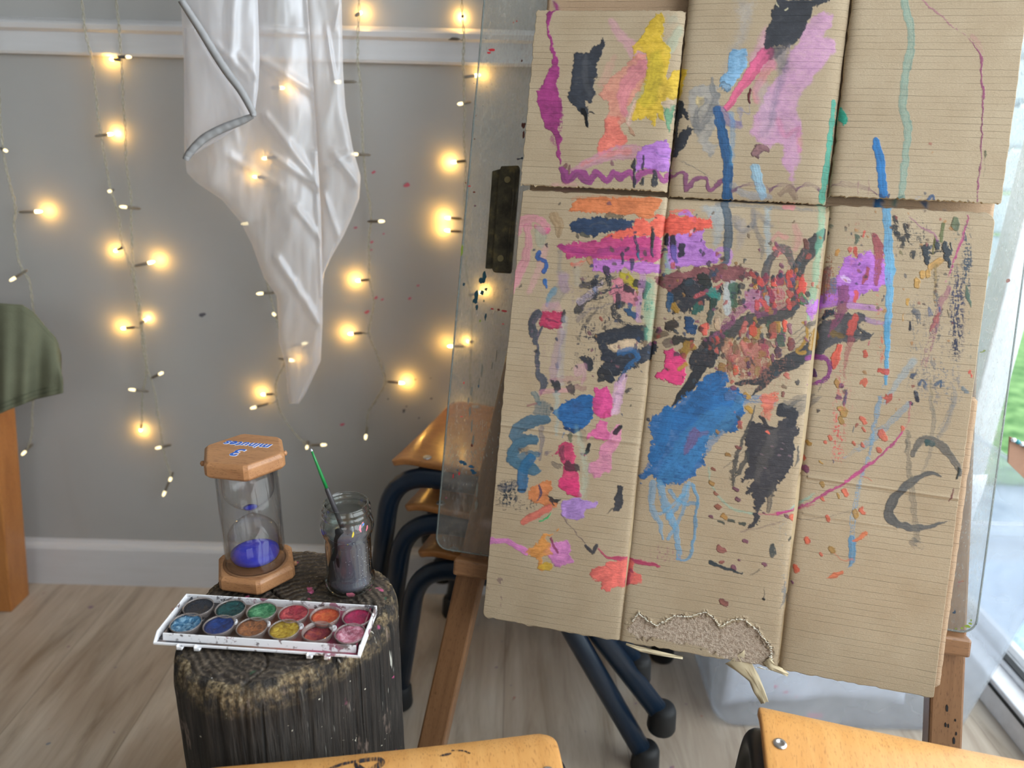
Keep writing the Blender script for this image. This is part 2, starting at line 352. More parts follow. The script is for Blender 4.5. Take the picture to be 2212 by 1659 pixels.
def S(col, pts, a=0.9, dry=0.0, rag=0.25, soft=1.5, edge=0.0, th=0.5):
    p = np.array(pts, float).reshape(-1, 3)
    p = np.stack([p[:, 0] / SC + OX, p[:, 1] / SC + OY, p[:, 2] / SC / 2], 1)
    q = []
    n = len(p)
    for i in range(n - 1):
        p0, p1, p2, p3 = p[max(i - 1, 0)], p[i], p[i + 1], p[min(i + 2, n - 1)]
        L = np.hypot(*(p2 - p1)[:2]); k = max(2, int(L / max(5, p1[2])) + 1)
        for j in range(k):
            t = j / k
            q.append(.5 * (2 * p1 + (p2 - p0) * t + (2 * p0 - 5 * p1 + 4 * p2 - p3) * t * t + (3 * p1 - p0 - 3 * p2 + p3) * t ** 3))
    q.append(p[-1]); q = np.array(q); q[:, 2] = np.maximum(q[:, 2], .6)
    m = q[:, 2].max() + 6
    x0, x1 = int(max(q[:, 0].min() - m, 0)), int(min(q[:, 0].max() + m, PW))
    y0, y1 = int(max(q[:, 1].min() - m, 0)), int(min(q[:, 1].max() + m, PH))
    if x1 <= x0 or y1 <= y0: return
    R = np.full((y1 - y0, x1 - x0), 9.0); La = np.zeros_like(R); Ta = np.zeros_like(R); Wd = np.ones_like(R)
    T = 0.0; tot = np.hypot(*np.diff(q[:, :2], axis=0).T).sum() + 1e-6
    for i in range(len(q) - 1):
        a0, b0 = q[i], q[i + 1]; mm = max(a0[2], b0[2]) * 1.3 + 4
        ax0 = int(max(min(a0[0], b0[0]) - mm - x0, 0)); ax1 = int(min(max(a0[0], b0[0]) + mm - x0 + 1, x1 - x0))
        ay0 = int(max(min(a0[1], b0[1]) - mm - y0, 0)); ay1 = int(min(max(a0[1], b0[1]) + mm - y0 + 1, y1 - y0))
        d = (b0 - a0)[:2]; L = np.hypot(*d) + 1e-9
        if ax1 > ax0 and ay1 > ay0:
            X, Y = np.meshgrid(np.arange(ax0, ax1) + x0 - a0[0], np.arange(ay0, ay1) + y0 - a0[1])
            t = np.clip((X * d[0] + Y * d[1]) / L ** 2, 0, 1)
            w = a0[2] + (b0[2] - a0[2]) * t
            D = np.hypot(X - d[0] * t, Y - d[1] * t) / w
            lat = (X * -d[1] + Y * d[0]) / L
            s = (slice(ay0, ay1), slice(ax0, ax1)); k = D < R[s]
            R[s][k] = D[k]; La[s][k] = lat[k]; Ta[s][k] = (T + t * L)[k]; Wd[s][k] = w[k]
        T += L
    sl = (slice(y0, y1), slice(x0, x1))
    Rn = R + (N_mid[sl] - .5) * rag * .9 + (N_fine[sl] - .5) * rag * .5
    al = 1 - sm((Rn - 1) * Wd, -soft, soft * .4)
    if dry > 0:
        seed = int(rng.integers(0, 2000))
        b = BR[(np.abs(La + 400) * 1.6 + seed).astype(int) % 4096]
        f = Ta / tot
        thr = dry * (.35 + .65 * f)
        al = al * sm(b * .5 + N_fine[sl] * .25 + N_row[sl] * .35 + (1 - R) * .12, thr * 1.1 - .02, thr * 1.1 + .14)
    sd_ = int(rng.integers(0, 2000)); stk = BR[(np.abs(La + 400) * 1.1 + sd_).astype(int) % 4096]
    al = al * np.clip(1.08 - (.08 if a >= .8 else .30) * stk - .12 * np.clip(R - .6, 0, 1), 0, 1)
    edge = max(edge, .10)
    if edge > 0:
        comp(sl, col, al * a, th, stk)
        rim = al * np.exp(-((Rn - .9) * Wd / 1.6) ** 2) * edge
        comp(sl, np.array(col) * .55, rim, th)
    else:
        comp(sl, col, al * a, th)
def G(col, pts, a=0.9, rag=3.0, soft=1.5, edge=0.0, dry=0.0, th=.5):
    p = np.array(pts, float).reshape(-1, 2); p = p / SC + np.array([OX, OY])
    m = 8 + soft + rag
    x0, x1 = int(max(p[:, 0].min() - m, 0)), int(min(p[:, 0].max() + m, PW))
    y0, y1 = int(max(p[:, 1].min() - m, 0)), int(min(p[:, 1].max() + m, PH))
    if x1 <= x0 or y1 <= y0: return
    X, Y = np.meshgrid(np.arange(x0, x1), np.arange(y0, y1)); ins = np.zeros(X.shape, bool); D = np.full(X.shape, 1e9)
    for i in range(len(p)):
        a0, b0 = p[i], p[(i + 1) % len(p)]; d = b0 - a0
        c = ((a0[1] > Y) != (b0[1] > Y))
        if d[1] != 0: ins ^= c & (X < d[0] * (Y - a0[1]) / d[1] + a0[0])
        t = np.clip(((X - a0[0]) * d[0] + (Y - a0[1]) * d[1]) / (d @ d + 1e-9), 0, 1)
        D = np.minimum(D, np.hypot(X - a0[0] - d[0] * t, Y - a0[1] - d[1] * t))
    sl = (slice(y0, y1), slice(x0, x1))
    sd = np.where(ins, -D, D) + (N_mid[sl] - .5) * rag * 1.5 + (N_fine[sl] - .5) * rag * .7
    al = 1 - sm(sd, -soft, soft * .5)
    if dry > 0:
        al = al * sm(N_fine[sl] * .35 + N_row[sl] * .35 + N_mid[sl] * .3 + np.clip(-sd / 60, 0, .25), dry - .1, dry + .08)
    edge = max(edge, .10); al = al * (1.05 - (.05 if a >= .8 else .2) * N_mid[sl] - .06 * N_row[sl])
    comp(sl, col, al * a, th, N_row[sl] * .6 + N_mid[sl] * .4)
    if edge > 0: comp(sl, np.array(col) * .55, al * np.exp(-((sd + 1.2) / 1.5) ** 2) * edge, th)
def smear(x0, y0, x1, y1, col, a=.5, dens=.5, vert=True):
    """dry smear: specks that follow the corrugation, stretched down the sheet"""
    X0, X1 = int(x0 / SC + OX), int(x1 / SC + OX); Y0, Y1 = int(y0 / SC + OY), int(y1 / SC + OY)
    X0, Y0 = max(X0, 0), max(Y0, 0); X1, Y1 = min(X1, PW), min(Y1, PH)
    sl = (slice(Y0, Y1), slice(X0, X1))
    h, w = Y1 - Y0, X1 - X0
    fx = np.sin(np.pi * (np.arange(w) + .5) / w); fy = np.sin(np.pi * (np.arange(h) + .5) / h)[:, None] ** .6
    m = N_fine[sl] * .35 + N_row[sl] * .3 + (N_col[sl] if vert else N_row[sl]) * .35
    al = sm(m * (0.78 + .22 * fx * fy), .74 - dens * .36, .88 - dens * .36) * np.minimum(1, fx * fy * 1.6)
    comp(sl, col, al * a, .2)
def dabs(x0, y0, x1, y1, n, cols, w0, w1, a=.85, th=.8, L=1.6, ang=None):
    for _ in range(n):
        x = rng.uniform(x0, x1); y = rng.uniform(y0, y1); w = rng.uniform(w0, w1)
        t = rng.normal(1.5, .45) if ang is None else ang + rng.normal(0, .25)
        l = w * rng.uniform(.3, L) / 2; c = cols[int(rng.integers(len(cols)))]
        S(c, [(x - math.cos(t) * l, y - math.sin(t) * l, w * .8), (x + math.cos(t) * l, y + math.sin(t) * l, w)], a, rag=.35, edge=.35, th=th)

BK = (40, 42, 50); BK2 = (52, 52, 56); NV = (24, 62, 100); BL = (30, 100, 160); LB = (125, 170, 200)
PK = (205, 70, 130); LP = (205, 145, 165); PU = (150, 50, 115); LV = (176, 112, 200); MG = (178, 60, 125)
RD = (220, 95, 80); OR = (200, 115, 70); GD = (165, 125, 45); BR_ = (110, 66, 70); TL = (105, 180, 160); GG = (70, 95, 90)
def paint_all():
    # --- upper left flap
    org(1020, 0, 3.77)
    S(LP, [1130,170,60, 1190,270,90, 1270,350,110, 1340,440,150], .55, soft=5)
    S((210,150,140), [1160,470,60, 1100,600,90, 1050,690,70], .35, soft=6)
    G((214,135,118), [1420,440,1350,430,1290,500,1200,570,1100,650,1030,770,1100,840,1110,900,1075,980,1085,1050,1020,1180,1020,1250,1040,1290,1150,1230,1260,1170,1250,1110,1210,1040,1240,1000,1260,880,1330,780,1420,640], .75, edge=.2)
    S((206,125,145), [1400,540,120, 1290,650,150, 1220,800,90, 1250,940,50], .6, soft=5)
    G((226,112,98), [1110,930,1075,980,1085,1050,1020,1180,1020,1250,1040,1290,1150,1230,1260,1160,1250,1110,1200,1040,1210,960], .7, edge=.15, soft=4)
    S((150,170,150), [1690,240,80, 1620,360,100, 1590,430,80], .5, soft=5)
    G((150,165,150), [1560,120,1650,110,1690,180,1600,220], .3, soft=6)
    G((203,168,40), [1490,115,1540,98,1575,150,1560,260,1545,350,1620,400,1625,440,1600,520,1590,640,1620,590,1700,550,1760,570,1690,780,1560,830,1550,880,1600,1040,1570,1000,1500,930,1500,1040,1470,1040,1450,960,1350,980,1310,1010,1270,980,1310,880,1390,760,1420,640,1425,500,1410,430,1350,430,1320,470,1310,380,1380,300,1440,200], .88, edge=.15)
    S((175,165,50), [1500,470,120, 1480,640,150, 1420,800,170], .4, soft=8)
    S((230,185,175), [1330,830,30, 1290,930,30, 1270,1010,50], .5)
    G((198,150,120), [1240,1000,1300,1040,1325,1100,1290,1090], .8, edge=.4)
    G((95,155,120), [1560,880,1640,850,1620,1000,1615,1095,1570,1030], .8, edge=.35)
    G((200,175,155), [1560,860,1600,790,1640,830,1610,900], .6)
    G(PU, [640,90,605,140,600,220,620,310,640,400,655,500,655,540,600,620,575,690,530,750,520,800,545,880,560,950,600,1040,660,1100,685,1150,690,1230,700,1300,725,1340,725,1250,722,1170,745,1130,705,1090,715,1000,735,940,730,850,720,790,695,740,690,680,705,640,708,560,700,480,685,460,665,380,640,290,632,220,638,140,680,90], .95, rag=2)
    S(PU, [660,-40,44, 672,20,36, 676,70,20], .95)
    S(PU, [700,820,80, 700,960,90, 700,1080,60], .8, dry=.75)
    S(PU, [660,1130,60, 740,1260,60, 770,1340,40], .6, dry=.9)
    S(BR_, [770,1340,40, 740,1400,30, 775,1480,60, 800,1350,30], .8, dry=.4)
    G((46,50,60), [835,450,890,420,940,440,990,380,1040,365,1058,310,1085,370,1060,420,1035,470,1015,530,1018,620,1010,645,1000,640,1000,760,985,830,960,862,930,830,945,930,935,960,900,945,840,890,785,820,790,740,815,660,825,560], .95, edge=.2, rag=3)
    S((80,80,84), [930,470,40, 920,640,70, 960,780,50], .45, soft=4)
    S((14,16,20), [900,900,46, 925,970,36, 940,1020,34], 1, th=1)
    S((30,32,38), [950,915,14, 995,928,16], .9, th=1)
    S((30,32,38), [1050,360,14, 1062,300,8], .9, dry=.5)
    G((232,150,170), [640,1500,760,1480,880,1500,850,1525,640,1525], .35, soft=6)
    S((185,125,150), [820,1400,60, 1000,1310,90, 1200,1250,120, 1350,1240,120], .7, dry=.25)
    G((222,130,118), [900,1330,1180,1220,1320,1200,1300,1260,1000,1310,860,1370], .5, soft=5)
    G((172,112,196), [1330,1290,1380,1210,1500,1150,1590,1140,1620,1230,1615,1390,1500,1400,1400,1370,1330,1420], .88, edge=.15)
    S((120,90,150), [1480,1240,16, 1560,1270,20, 1610,1290,16], .6)
    S((142,62,122), [740,1380,60, 780,1470,60, 850,1410,70, 900,1430,90, 950,1480,70, 1010,1410,60, 1100,1480,60, 1160,1410,60, 1210,1450,60, 1290,1410,50, 1330,1480,44, 1380,1410,56, 1500,1410,56, 1555,1480,40, 1600,1430,60], .88)
    for x,y,h,w in ((1490,1450,90,52),(1400,1330,110,26),(1390,1480,50,40),(1325,1450,130,34),(1320,1330,60,36)):
        S(BK, [x,y-h/2,w*.7, x-6,y+h/2,w], .9, rag=.4, th=.9, dry=.15)
    # --- upper middle flap
    org(1420, 0, 3.686)
    G((168,168,172), [610,0,800,0,760,160,720,330,640,420,620,560,500,660,560,420,640,220], .4, soft=14)
    G((150,150,150), [240,740,300,680,480,670,500,850,480,1000,400,1120,500,1150,420,1260,380,1220,330,1150,300,1060,270,980,240,900], .72, edge=.12, soft=3)
    G((206,182,130), [300,820,320,770,380,765,370,830,330,870], .8, soft=3)
    S((105,103,104), [380,800,60, 310,900,50, 330,1010,80, 420,900,70, 470,760,60], .6, soft=4)
    S((120,118,116), [430,620,20, 440,700,50, 470,760,60], .8, dry=.3)
    G(BK, [150,785,190,800,240,900,245,950,200,908,172,990,165,1090,240,1000,290,1030,150,1255,115,1230,130,1000], .96, edge=.2)
    G((120,170,208), [560,450,590,395,700,380,730,520,640,640,600,700,490,690,500,620,560,560], .85, edge=.1)
    G((120,150,175), [495,670,520,650,612,680,590,710,555,728,500,710], .9, edge=.8)
    G((215,150,185), [760,400,860,200,900,330,950,460,940,560,820,560,740,560,720,440], .55, soft=8)
    G((200,140,196), [1230,130,1330,90,1400,120,1400,200,1330,290,1420,310,1430,370,1370,470,1280,580,1200,690,1130,780,1110,860,1140,960,1150,1060,1130,1120,1150,1200,1140,1280,1100,1350,1090,1480,1060,1440,1030,1350,985,1290,1010,1180,960,1150,900,1180,800,1130,740,1060,760,950,820,840,880,700,1000,560,1060,400,1120,330,1150,250], .62, edge=.08, soft=5)
    S((206,120,150), [960,960,60, 1020,1080,50, 1120,1020,40, 1130,1200,60], .4, soft=5)
    S((208,90,130), [870,420,110, 800,500,110, 740,600,90, 640,730,70, 560,850,60], .85, rag=.15)
    S((205,110,130), [920,500,80, 850,600,90, 780,720,60, 800,800,60], .55, soft=5)
    S((180,160,175), [830,700,150, 880,900,150, 860,1050,130], .35, soft=10)
    S((120,115,130), [980,420,130, 990,600,90, 940,800,60, 900,1000,50], .5, soft=8)
    G((44,46,54), [950,0,1250,0,1390,-10,1300,40,1240,60,1230,130,1180,220,1130,300,1080,380,1010,360,940,370,860,400,845,320,880,220,910,120], .95, edge=.15, rag=3)
    G((130,120,124), [1010,330,1100,360,1040,440,1030,560,960,560,930,440], .55, soft=8)
    G((44,46,54), [860,300,1060,330,1000,420,960,470,880,480,850,400], .7, soft=5)
    S((215,205,170), [950,30,16, 960,60,16], .8); S((215,205,170), [1020,80,14, 1040,70,14], .8)
    S((96,35,38), [745,715,26, 730,770,30, 738,810,26], .95, edge=.6, th=1)
    G((140,100,104), [745,1200,790,1150,850,1140,885,1160,890,1215,830,1215,810,1255,760,1230], .9, edge=.7, th=.9)
    S((95,80,150), [500,880,100, 560,960,90, 650,1000,60], .6, soft=3)
    S((36,84,130), [480,870,64, 500,1000,80, 540,1150,84, 560,1300,84, 560,1450,84, 560,1560,90], .92, rag=.08, edge=.15)
    S((90,150,190), [590,900,50, 600,1100,50, 590,1300,40], .5, soft=4)
    S((120,120,150), [660,870,40, 655,990,30], .5, dry=.4); S((120,120,150), [660,870,12, 730,910,12, 735,820,8], .6)
    S((140,178,200), [780,1340,80, 800,1420,90, 840,1550,70], .8, soft=3)
    S((140,150,165), [600,1470,50, 700,1540,60, 900,1560,50], .5, dry=.3)
    S((125,70,105), [115,1410,30, 200,1370,36, 230,1410,40, 228,1510,44, 310,1430,36, 390,1430,32, 410,1510,36, 510,1440,34], .88)
    for k,(xa,xb) in enumerate(((600,900),(900,1100),(1100,1300))):
        for j in range(4):
            o=j*9
            S((112,78,100), [xa,1530-o,14, (xa+xb)/2-20,1450+o,8, xb-40,1470+o,6, xb,1520,10], .7, dry=.3)
    S((120,95,85), [980,1540,40, 1060,1500,60, 1100,1570,50], .6, dry=.3)
    S((90,90,90), [180,1285,6, 260,1320,8, 390,1395,8], .8); S((90,90,90), [400,1400,6, 500,1470,6], .7)
    S((62,160,140), [1410,800,40, 1398,930,44, 1380,1080,48, 1365,1250,50, 1340,1420,54, 1320,1580,60], .82, rag=.06, edge=.3)
    G((50,160,135), [1440,850,1460,845,1490,900,1520,970,1490,1010,1465,1000,1440,950], .9, edge=.3)
    # --- upper right flap
    org(1760, 0, 3.686)
    S((112,150,140), [705,-10,64, 745,140,66, 770,300,68, 755,430,72, 730,560,66, 705,720,66, 700,860,66, 730,970,66, 740,1080,64, 725,1200,62, 705,1350,62, 690,1500,58, 680,1590,60], .72, rag=.06, edge=.1)
    S((38,110,170), [480,1130,60, 510,1250,72, 530,1400,76, 545,1600,76], .95, rag=.06)
    S((18,60,105), [510,1560,24, 545,1580,30, 585,1560,24], .8)
    S((150,75,115), [860,0,16, 920,60,26, 1010,120,22, 1080,190,24, 1150,240,8, 1220,300,8], .75, dry=.62)
    S((165,110,115), [1260,300,50, 1330,380,60, 1350,460,20], .4, dry=.75)
    S((135,55,100), [1220,310,8, 1290,390,16, 1320,460,26, 1325,600,20, 1335,720,24, 1335,850,26, 1328,960,18, 1330,1080,18, 1325,1200,18, 1320,1300,14, 1305,1420,16, 1295,1500,26, 1285,1610,18], .85, dry=.55)
    S((70,75,50), [1360,1215,26, 1355,1250,24], .8, dry=.3); S((70,75,50), [1355,1260,8, 1345,1400,8], .5, dry=.5)
    for j in range(4): S((120,85,100), [100+j*12,1500-j*10,8, 220,1450+j*12,8, 400,1480+j*10,8, 490,1560,10], .6, dry=.2)
    S((150,80,110), [350,1440,8, 345,1560,6], .7); S((150,80,110), [430,1400,6, 420,1560,6], .7)
    smear(600,1150,740,1500,(130,125,130),.3,.5); smear(200,1250,440,1450,(150,110,100),.25,.4)
    S((30,70,110), [890,1590,30, 930,1560,36, 935,1610,30], .8, dry=.45); S((140,145,160), [800,1600,30, 840,1570,20], .6, dry=.4)
    S((60,90,90), [650,1590,20, 690,1570,20, 680,1600,20], .5)
    # --- lower left panel
    org(1080, 400, 3.318)
    S((220,130,160), [120,330,60, 170,250,80, 260,240,60, 330,290,60, 330,330,40], .6, dry=.25)
    S((220,130,160), [200,300,60, 200,440,56, 170,560,66, 100,700,80, 60,780,60], .6, dry=.2)
    S((222,150,170), [320,450,60, 280,600,60, 210,760,50], .35, dry=.3, soft=5)
    S((225,110,150), [260,300,30, 320,330,50, 340,320,40], .7)
    S((150,165,150), [290,340,100, 290,430,60], .5, soft=4)
    S((150,120,85), [390,230,80, 425,300,80, 420,360,36], .7, dry=.15, edge=.2)
    G(OR, [510,120,620,85,1150,90,1170,110,1130,170,1100,240,1060,250,960,215,820,215,640,200,490,185,525,150], .92, rag=3)
    S((175,120,85), [520,100,30, 700,80,20, 1000,85,20], .5, dry=.4)
    G((96,82,66), [740,210,790,170,810,190,900,215,890,240,760,240], .8, dry=.3)
    G((222,98,80), [960,230,1080,260,1130,200,1190,210,1175,370,1000,370,860,400,700,400,820,330,900,310,960,290], .9, rag=4)
    G((38,58,88), [480,285,560,240,700,225,850,240,960,250,950,310,850,320,740,350,640,370,590,360,510,320], .95, rag=4, edge=.1)
    S((78,84,96), [640,290,16, 740,270,16, 780,300,20], .5)
    S((95,90,75), [590,355,30, 640,365,20], .9)
    G((186,62,122), [420,440,520,415,640,405,820,370,1000,360,1180,380,1165,480,1140,560,900,545,700,520,490,520,460,480], .9, rag=5)
    S((140,55,120), [720,480,60, 900,470,60, 1100,480,60], .6, dry=.4)
    S(PU, [440,440,40, 560,480,60, 680,510,40], .7, dry=.5)
    G((178,108,186), [640,540,760,535,1140,555,1150,640,1000,635,900,600,760,640,660,620], .88, rag=4, edge=.1)
    S(RD, [520,570,40, 570,560,40, 620,540,40], .7, dry=.7)
    S((170,125,90), [640,520,40, 645,560,36], .85, edge=.3)
    S((48,88,150), [280,480,30, 262,520,36, 320,540,34, 325,580,36, 310,620,36], .9, edge=.2)
    S((50,100,160), [320,690,34, 330,730,20], .9)
    S((110,115,125), [430,480,40, 430,560,40, 430,620,60, 460,700,90, 400,800,110, 370,880,60], .4, soft=5)
    S((170,130,165), [450,660,90, 470,740,80], .4, soft=6)
    S((60,130,160), [390,760,60, 350,810,40, 335,860,30], .6, soft=3)
    S((200,140,160), [330,880,80, 400,860,60, 420,950,60], .4, soft=5)
    S((170,170,160), [550,560,60, 550,700,60], .35, soft=5)
    # oval blacks
    S(BK, [760,600,60, 775,660,40, 780,720,40], .9, dry=.35, th=.9); S((30,40,60), [680,690,50, 690,760,40], .9, dry=.3, th=.9)
    S((40,110,160), [680,730,26, 690,780,20], .7, dry=.3)
    G((205,120,140), [800,680,900,650,960,720,1000,800,980,860,820,850,790,770], .8, rag=5)
    S((165,150,40), [880,650,50, 930,680,80, 975,730,60], .9, rag=.5)
    S(BK2, [580,720,50, 700,700,60, 830,660,20], .8, dry=.6)
    S(BK2, [560,900,60, 620,810,70, 760,770,60, 900,720,60], .85, dry=.55)
    S((120,110,115), [560,960,50, 640,890,40, 740,870,30, 860,800,20], .6, dry=.7)
    S((215,195,210), [580,830,60, 640,790,50, 740,700,40], .5, dry=.5)
    S(BK, [870,860,60, 815,870,46, 830,940,40, 900,990,36, 980,1000,30], .85, dry=.55)
    S(BK, [850,800,50, 850,870,56], .9, th=1); S((35,95,140), [930,860,40, 920,900,30], .8, dry=.4)
    S((35,70,105), [900,900,40, 965,940,60], .9, rag=.5, th=1)
    S(BK, [980,700,70, 1060,730,50], .9, rag=.5, th=1); S(BK, [910,740,60, 950,760,40], .9, rag=.4, th=1); S(BK, [1040,760,40, 1040,800,30], .9, th=1)
    G((176,48,85), [290,910,330,900,420,910,460,930,450,1020,400,1030,290,1015], .92, edge=.2)
    S((70,40,60), [330,960,20, 380,970,26, 420,990,14], .6, dry=.4); S((130,40,70), [330,990,10, 400,1055,6], .8)
    S(BK, [460,910,30, 455,980,40], .85, dry=.35)
    S((74,76,84), [270,920,60, 235,980,60, 240,1060,60], .95, edge=.15)
    S((74,76,84), [310,1020,16, 260,1100,40, 250,1130,30, 270,1140,24, 272,1260,34, 275,1350,40, 300,1390,60, 320,1440,50, 290,1490,30], .92, edge=.15, rag=.4)
    S((150,120,150), [440,1060,60, 410,1180,70, 390,1300,70, 380,1400,60], .5, soft=4, edge=.1)
    S((170,170,180), [470,960,60, 450,1100,60, 430,1300,60, 440,1420,50], .35, soft=4)
    S((55,70,110), [400,1280,26, 405,1310,26], .5, soft=3)
    smear(540,960,760,1300,(60,60,66),.8,.45); smear(640,960,820,1100,(60,55,66),.7,.3); smear(1000,800,1120,920,(50,80,70),.8,.5)
    S(BK2, [700,900,20, 620,980,30, 560,1100,30, 520,1290,30], .7, dry=.75)
    S(BK, [580,1240,30, 620,1260,70, 640,1310,50], .92, rag=.5)
    S((190,140,160), [560,1330,80, 600,1300,60, 590,1420,20], .5, soft=3); S((200,130,150), [290,1490,40, 360,1480,40, 500,1470,40], .5, dry=.2)
    S((150,100,110), [370,1400,30, 480,1390,60, 600,1390,40], .5, dry=.4); S((150,110,110), [500,1450,40, 600,1455,40], .6)
    G(BK2, [365,1405,420,1410,435,1470,400,1490,380,1450], .9, rag=3); G((80,70,68), [460,1440,510,1430,555,1480,540,1510,490,1505], .9, rag=4)
    S(BK, [720,1100,90, 850,1060,90, 960,1040,80, 1040,1030,60], .92, rag=.2)
    G((38,44,56), [705,1090,800,1050,1010,1020,1060,1050,1050,1120,960,1110,880,1110,780,1150,790,1180,880,1200,1000,1170,1130,1110,1130,1180,1060,1260,960,1310,880,1330,830,1370,740,1380,720,1330,740,1260,720,1170], .94, rag=4)
    G((205,180,150), [770,1150,860,1110,960,1110,990,1150,880,1190,810,1190], .9, rag=3)
    S((40,95,145), [860,1200,60, 940,1180,50, 990,1230,46, 920,1300,50, 860,1400,50], .8, dry=.5, th=1)
    S(BK, [740,1350,100, 800,1390,60], .95, rag=.3, th=1); S((50,50,52), [720,1390,50, 735,1395,40], .95)
    S((35,45,60), [800,1380,30, 800,1405,30], .9, th=1)
    S((35,60,90), [900,1330,30, 850,1420,40], .8, dry=.3); S(BK, [915,1480,40, 950,1460,30], .8, dry=.6)
    S((205,165,190), [890,1380,60, 860,1500,60, 830,1620,60], .7, rag=.1)
    S((120,190,160), [1070,700,80, 1070,900,90, 1060,1100,60], .45, soft=8); S((190,140,190), [1020,650,60, 1000,800,50, 990,960,50], .55, soft=3)
    for x,y in ((970,400),(1100,380),(1090,470),(950,560),(880,520),(985,470)):
        S((30,50,70), [x,y-30,30, x+rng.uniform(-8,8),y+40,22], .85, dry=.3, th=.9)
    S((30,100,130), [990,490,20, 1005,530,22], .8)
    S((80,110,120), [250,1500,50, 280,1560,40], .7, dry=.4); S((130,70,80), [200,1580,20, 260,1560,20], .7)
    # --- centre panel
    org(1380, 400, 3.319)
    G((145,170,190), [430,150,560,130,640,140,620,300,560,480,520,420,540,300], .45, soft=8)
    G((150,150,165), [690,250,760,230,790,330,750,450,700,470], .3, soft=8)
    G((150,185,205), [900,150,960,140,940,300,950,500,920,600,900,450], .45, soft=6)
    G(LV, [195,370,330,330,470,320,470,420,530,460,560,490,600,500,560,560,350,590,190,600], .85, rag=4)
    S(LV, [540,500,30, 580,460,30, 660,470,30, 650,540,40, 620,570,30], .7); S(LV, [290,200,30, 340,190,40, 400,250,40], .8)
    G((222,92,76), [190,210,330,215,520,230,522,300,420,320,380,350,180,360], .93, rag=5); S((222,92,76), [220,190,20, 300,180,26, 390,190,40], .7, dry=.6)
    S((235,180,190), [380,330,30, 400,320,20], .8)
    for x,y,w,h in ((200,390,40,60),(250,410,40,60),(100,380,30,120),(305,465,50,50)): S((24,34,34), [x,y-h/2,w, x,y+h/2,w], .93, rag=.45, th=1, dry=.1)
    S((90,80,150), [250,450,40, 250,520,40, 280,545,20], .85, edge=.4, th=1); S((120,185,160), [190,500,40, 210,600,50, 180,680,40], .5, soft=4)
    S((70,84,98), [620,130,56, 640,260,64, 640,400,64, 630,520,56, 610,560,40], .85, rag=.12)
    S((100,108,118), [560,130,30, 800,140,30, 1050,160,30, 1300,175,20], .5, dry=.3)
    S((110,112,122), [700,240,80, 730,330,40, 820,280,50, 850,200,40, 900,250,40, 960,290,30], .45, soft=5)
    S((96,100,112), [820,180,50, 830,300,40, 880,400,40, 880,520,30], .5, dry=.3, soft=4)
    S((215,125,130), [1060,150,50, 1110,150,60], .6)
    S((200,130,130), [960,390,40, 1000,350,40, 1050,370,50], .5, dry=.35); S((212,130,140), [1120,300,60, 1150,380,60, 1120,460,40], .4, soft=6)
    S((205,110,110), [975,450,50, 1010,470,60, 990,490,50], .85, dry=.2, edge=.2, th=.9)
    S((90,86,88), [990,480,40, 930,560,56, 905,680,60, 895,850,60], .85, rag=.1); S((90,86,88), [1000,440,40, 1060,470,70, 1100,560,50, 1110,620,30], .8, rag=.15)
    S((175,190,200), [660,700,80, 640,820,80, 640,920,50], .6, soft=4)
    G((128,75,78), [100,650,200,630,350,600,560,575,700,585,840,620,840,650,740,690,560,690,430,720,230,780,200,740,110,700], .93, rag=5)
    S((128,75,78), [600,590,30, 760,590,20, 840,630,30], .8, dry=.5)
    S((66,63,62), [1330,340,70, 1240,440,120, 1180,540,90, 1130,640,90, 1150,760,80, 1100,880,90, 980,950,90, 850,960,90, 700,1010,100, 600,1090,140, 500,1180,160, 430,1270,140], .93, rag=.15)
    G(BK, [210,790,330,690,440,650,510,700,500,760,600,720,590,790,440,860,330,920,250,930,210,860], .93, rag=6)
    S(BK, [350,720,110, 390,760,110], .95, rag=.4, th=1); S((30,36,34), [450,670,80, 500,700,60, 470,750,60], .95, rag=.4, th=1)
    S((20,70,105), [220,800,56, 215,900,40], .85, dry=.3, th=1); S(GD, [250,870,60, 280,900,50], .9, rag=.5, th=1)
    S((165,75,80), [410,800,40, 520,750,36, 600,710,16], .8, dry=.25)
    S((30,120,110), [520,770,80, 560,800,60], .85, rag=.5, th=1); S((34,60,52), [540,830,60, 530,880,40], .9, rag=.4, th=1)
    S((40,90,80), [420,880,70, 400,920,40], .9, rag=.5, th=1); S((36,66,62), [520,920,50, 505,990,40], .85, rag=.6, th=1)
    G(NV, [320,930,400,960,420,1030,390,1080,340,1060,330,990], .95, rag=4, th=1)
    G((60,52,46), [190,990,240,950,300,990,290,1020,240,1050,200,1030], .95, rag=4, th=1)
    S((110,92,72), [130,1070,60, 190,1060,50], .85, rag=.4, th=1); S((120,104,90), [200,1130,60, 250,1120,50], .85, rag=.4); S((56,52,48), [270,1110,60, 380,1110,50], .92, rag=.5, th=1)
    S(GD, [350,1150,70, 320,1210,50, 400,1160,40], .88, rag=.5, th=1)
    S((55,90,66), [680,730,80, 680,800,60, 690,860,50], .85, rag=.3)
    G((175,95,160), [760,760,850,730,900,800,890,880,810,920,740,870], .65, rag=6); G((190,90,120), [920,750,1000,720,1060,790,1010,850,930,830], .6, rag=6)
    S((150,80,120), [780,860,40, 700,920,60, 620,1010,60, 540,1080,40], .7, dry=.35); S((140,70,95), [960,880,60, 1060,860,60], .6, dry=.3)
    S((112,66,92), [860,920,70, 960,900,60], .85, rag=.3)
    dabs(820,640,1200,860,34,[(170,66,60),(150,60,100),(190,120,50),(120,40,70),(205,80,70),(60,60,80),(150,160,170)],20,54,.8)
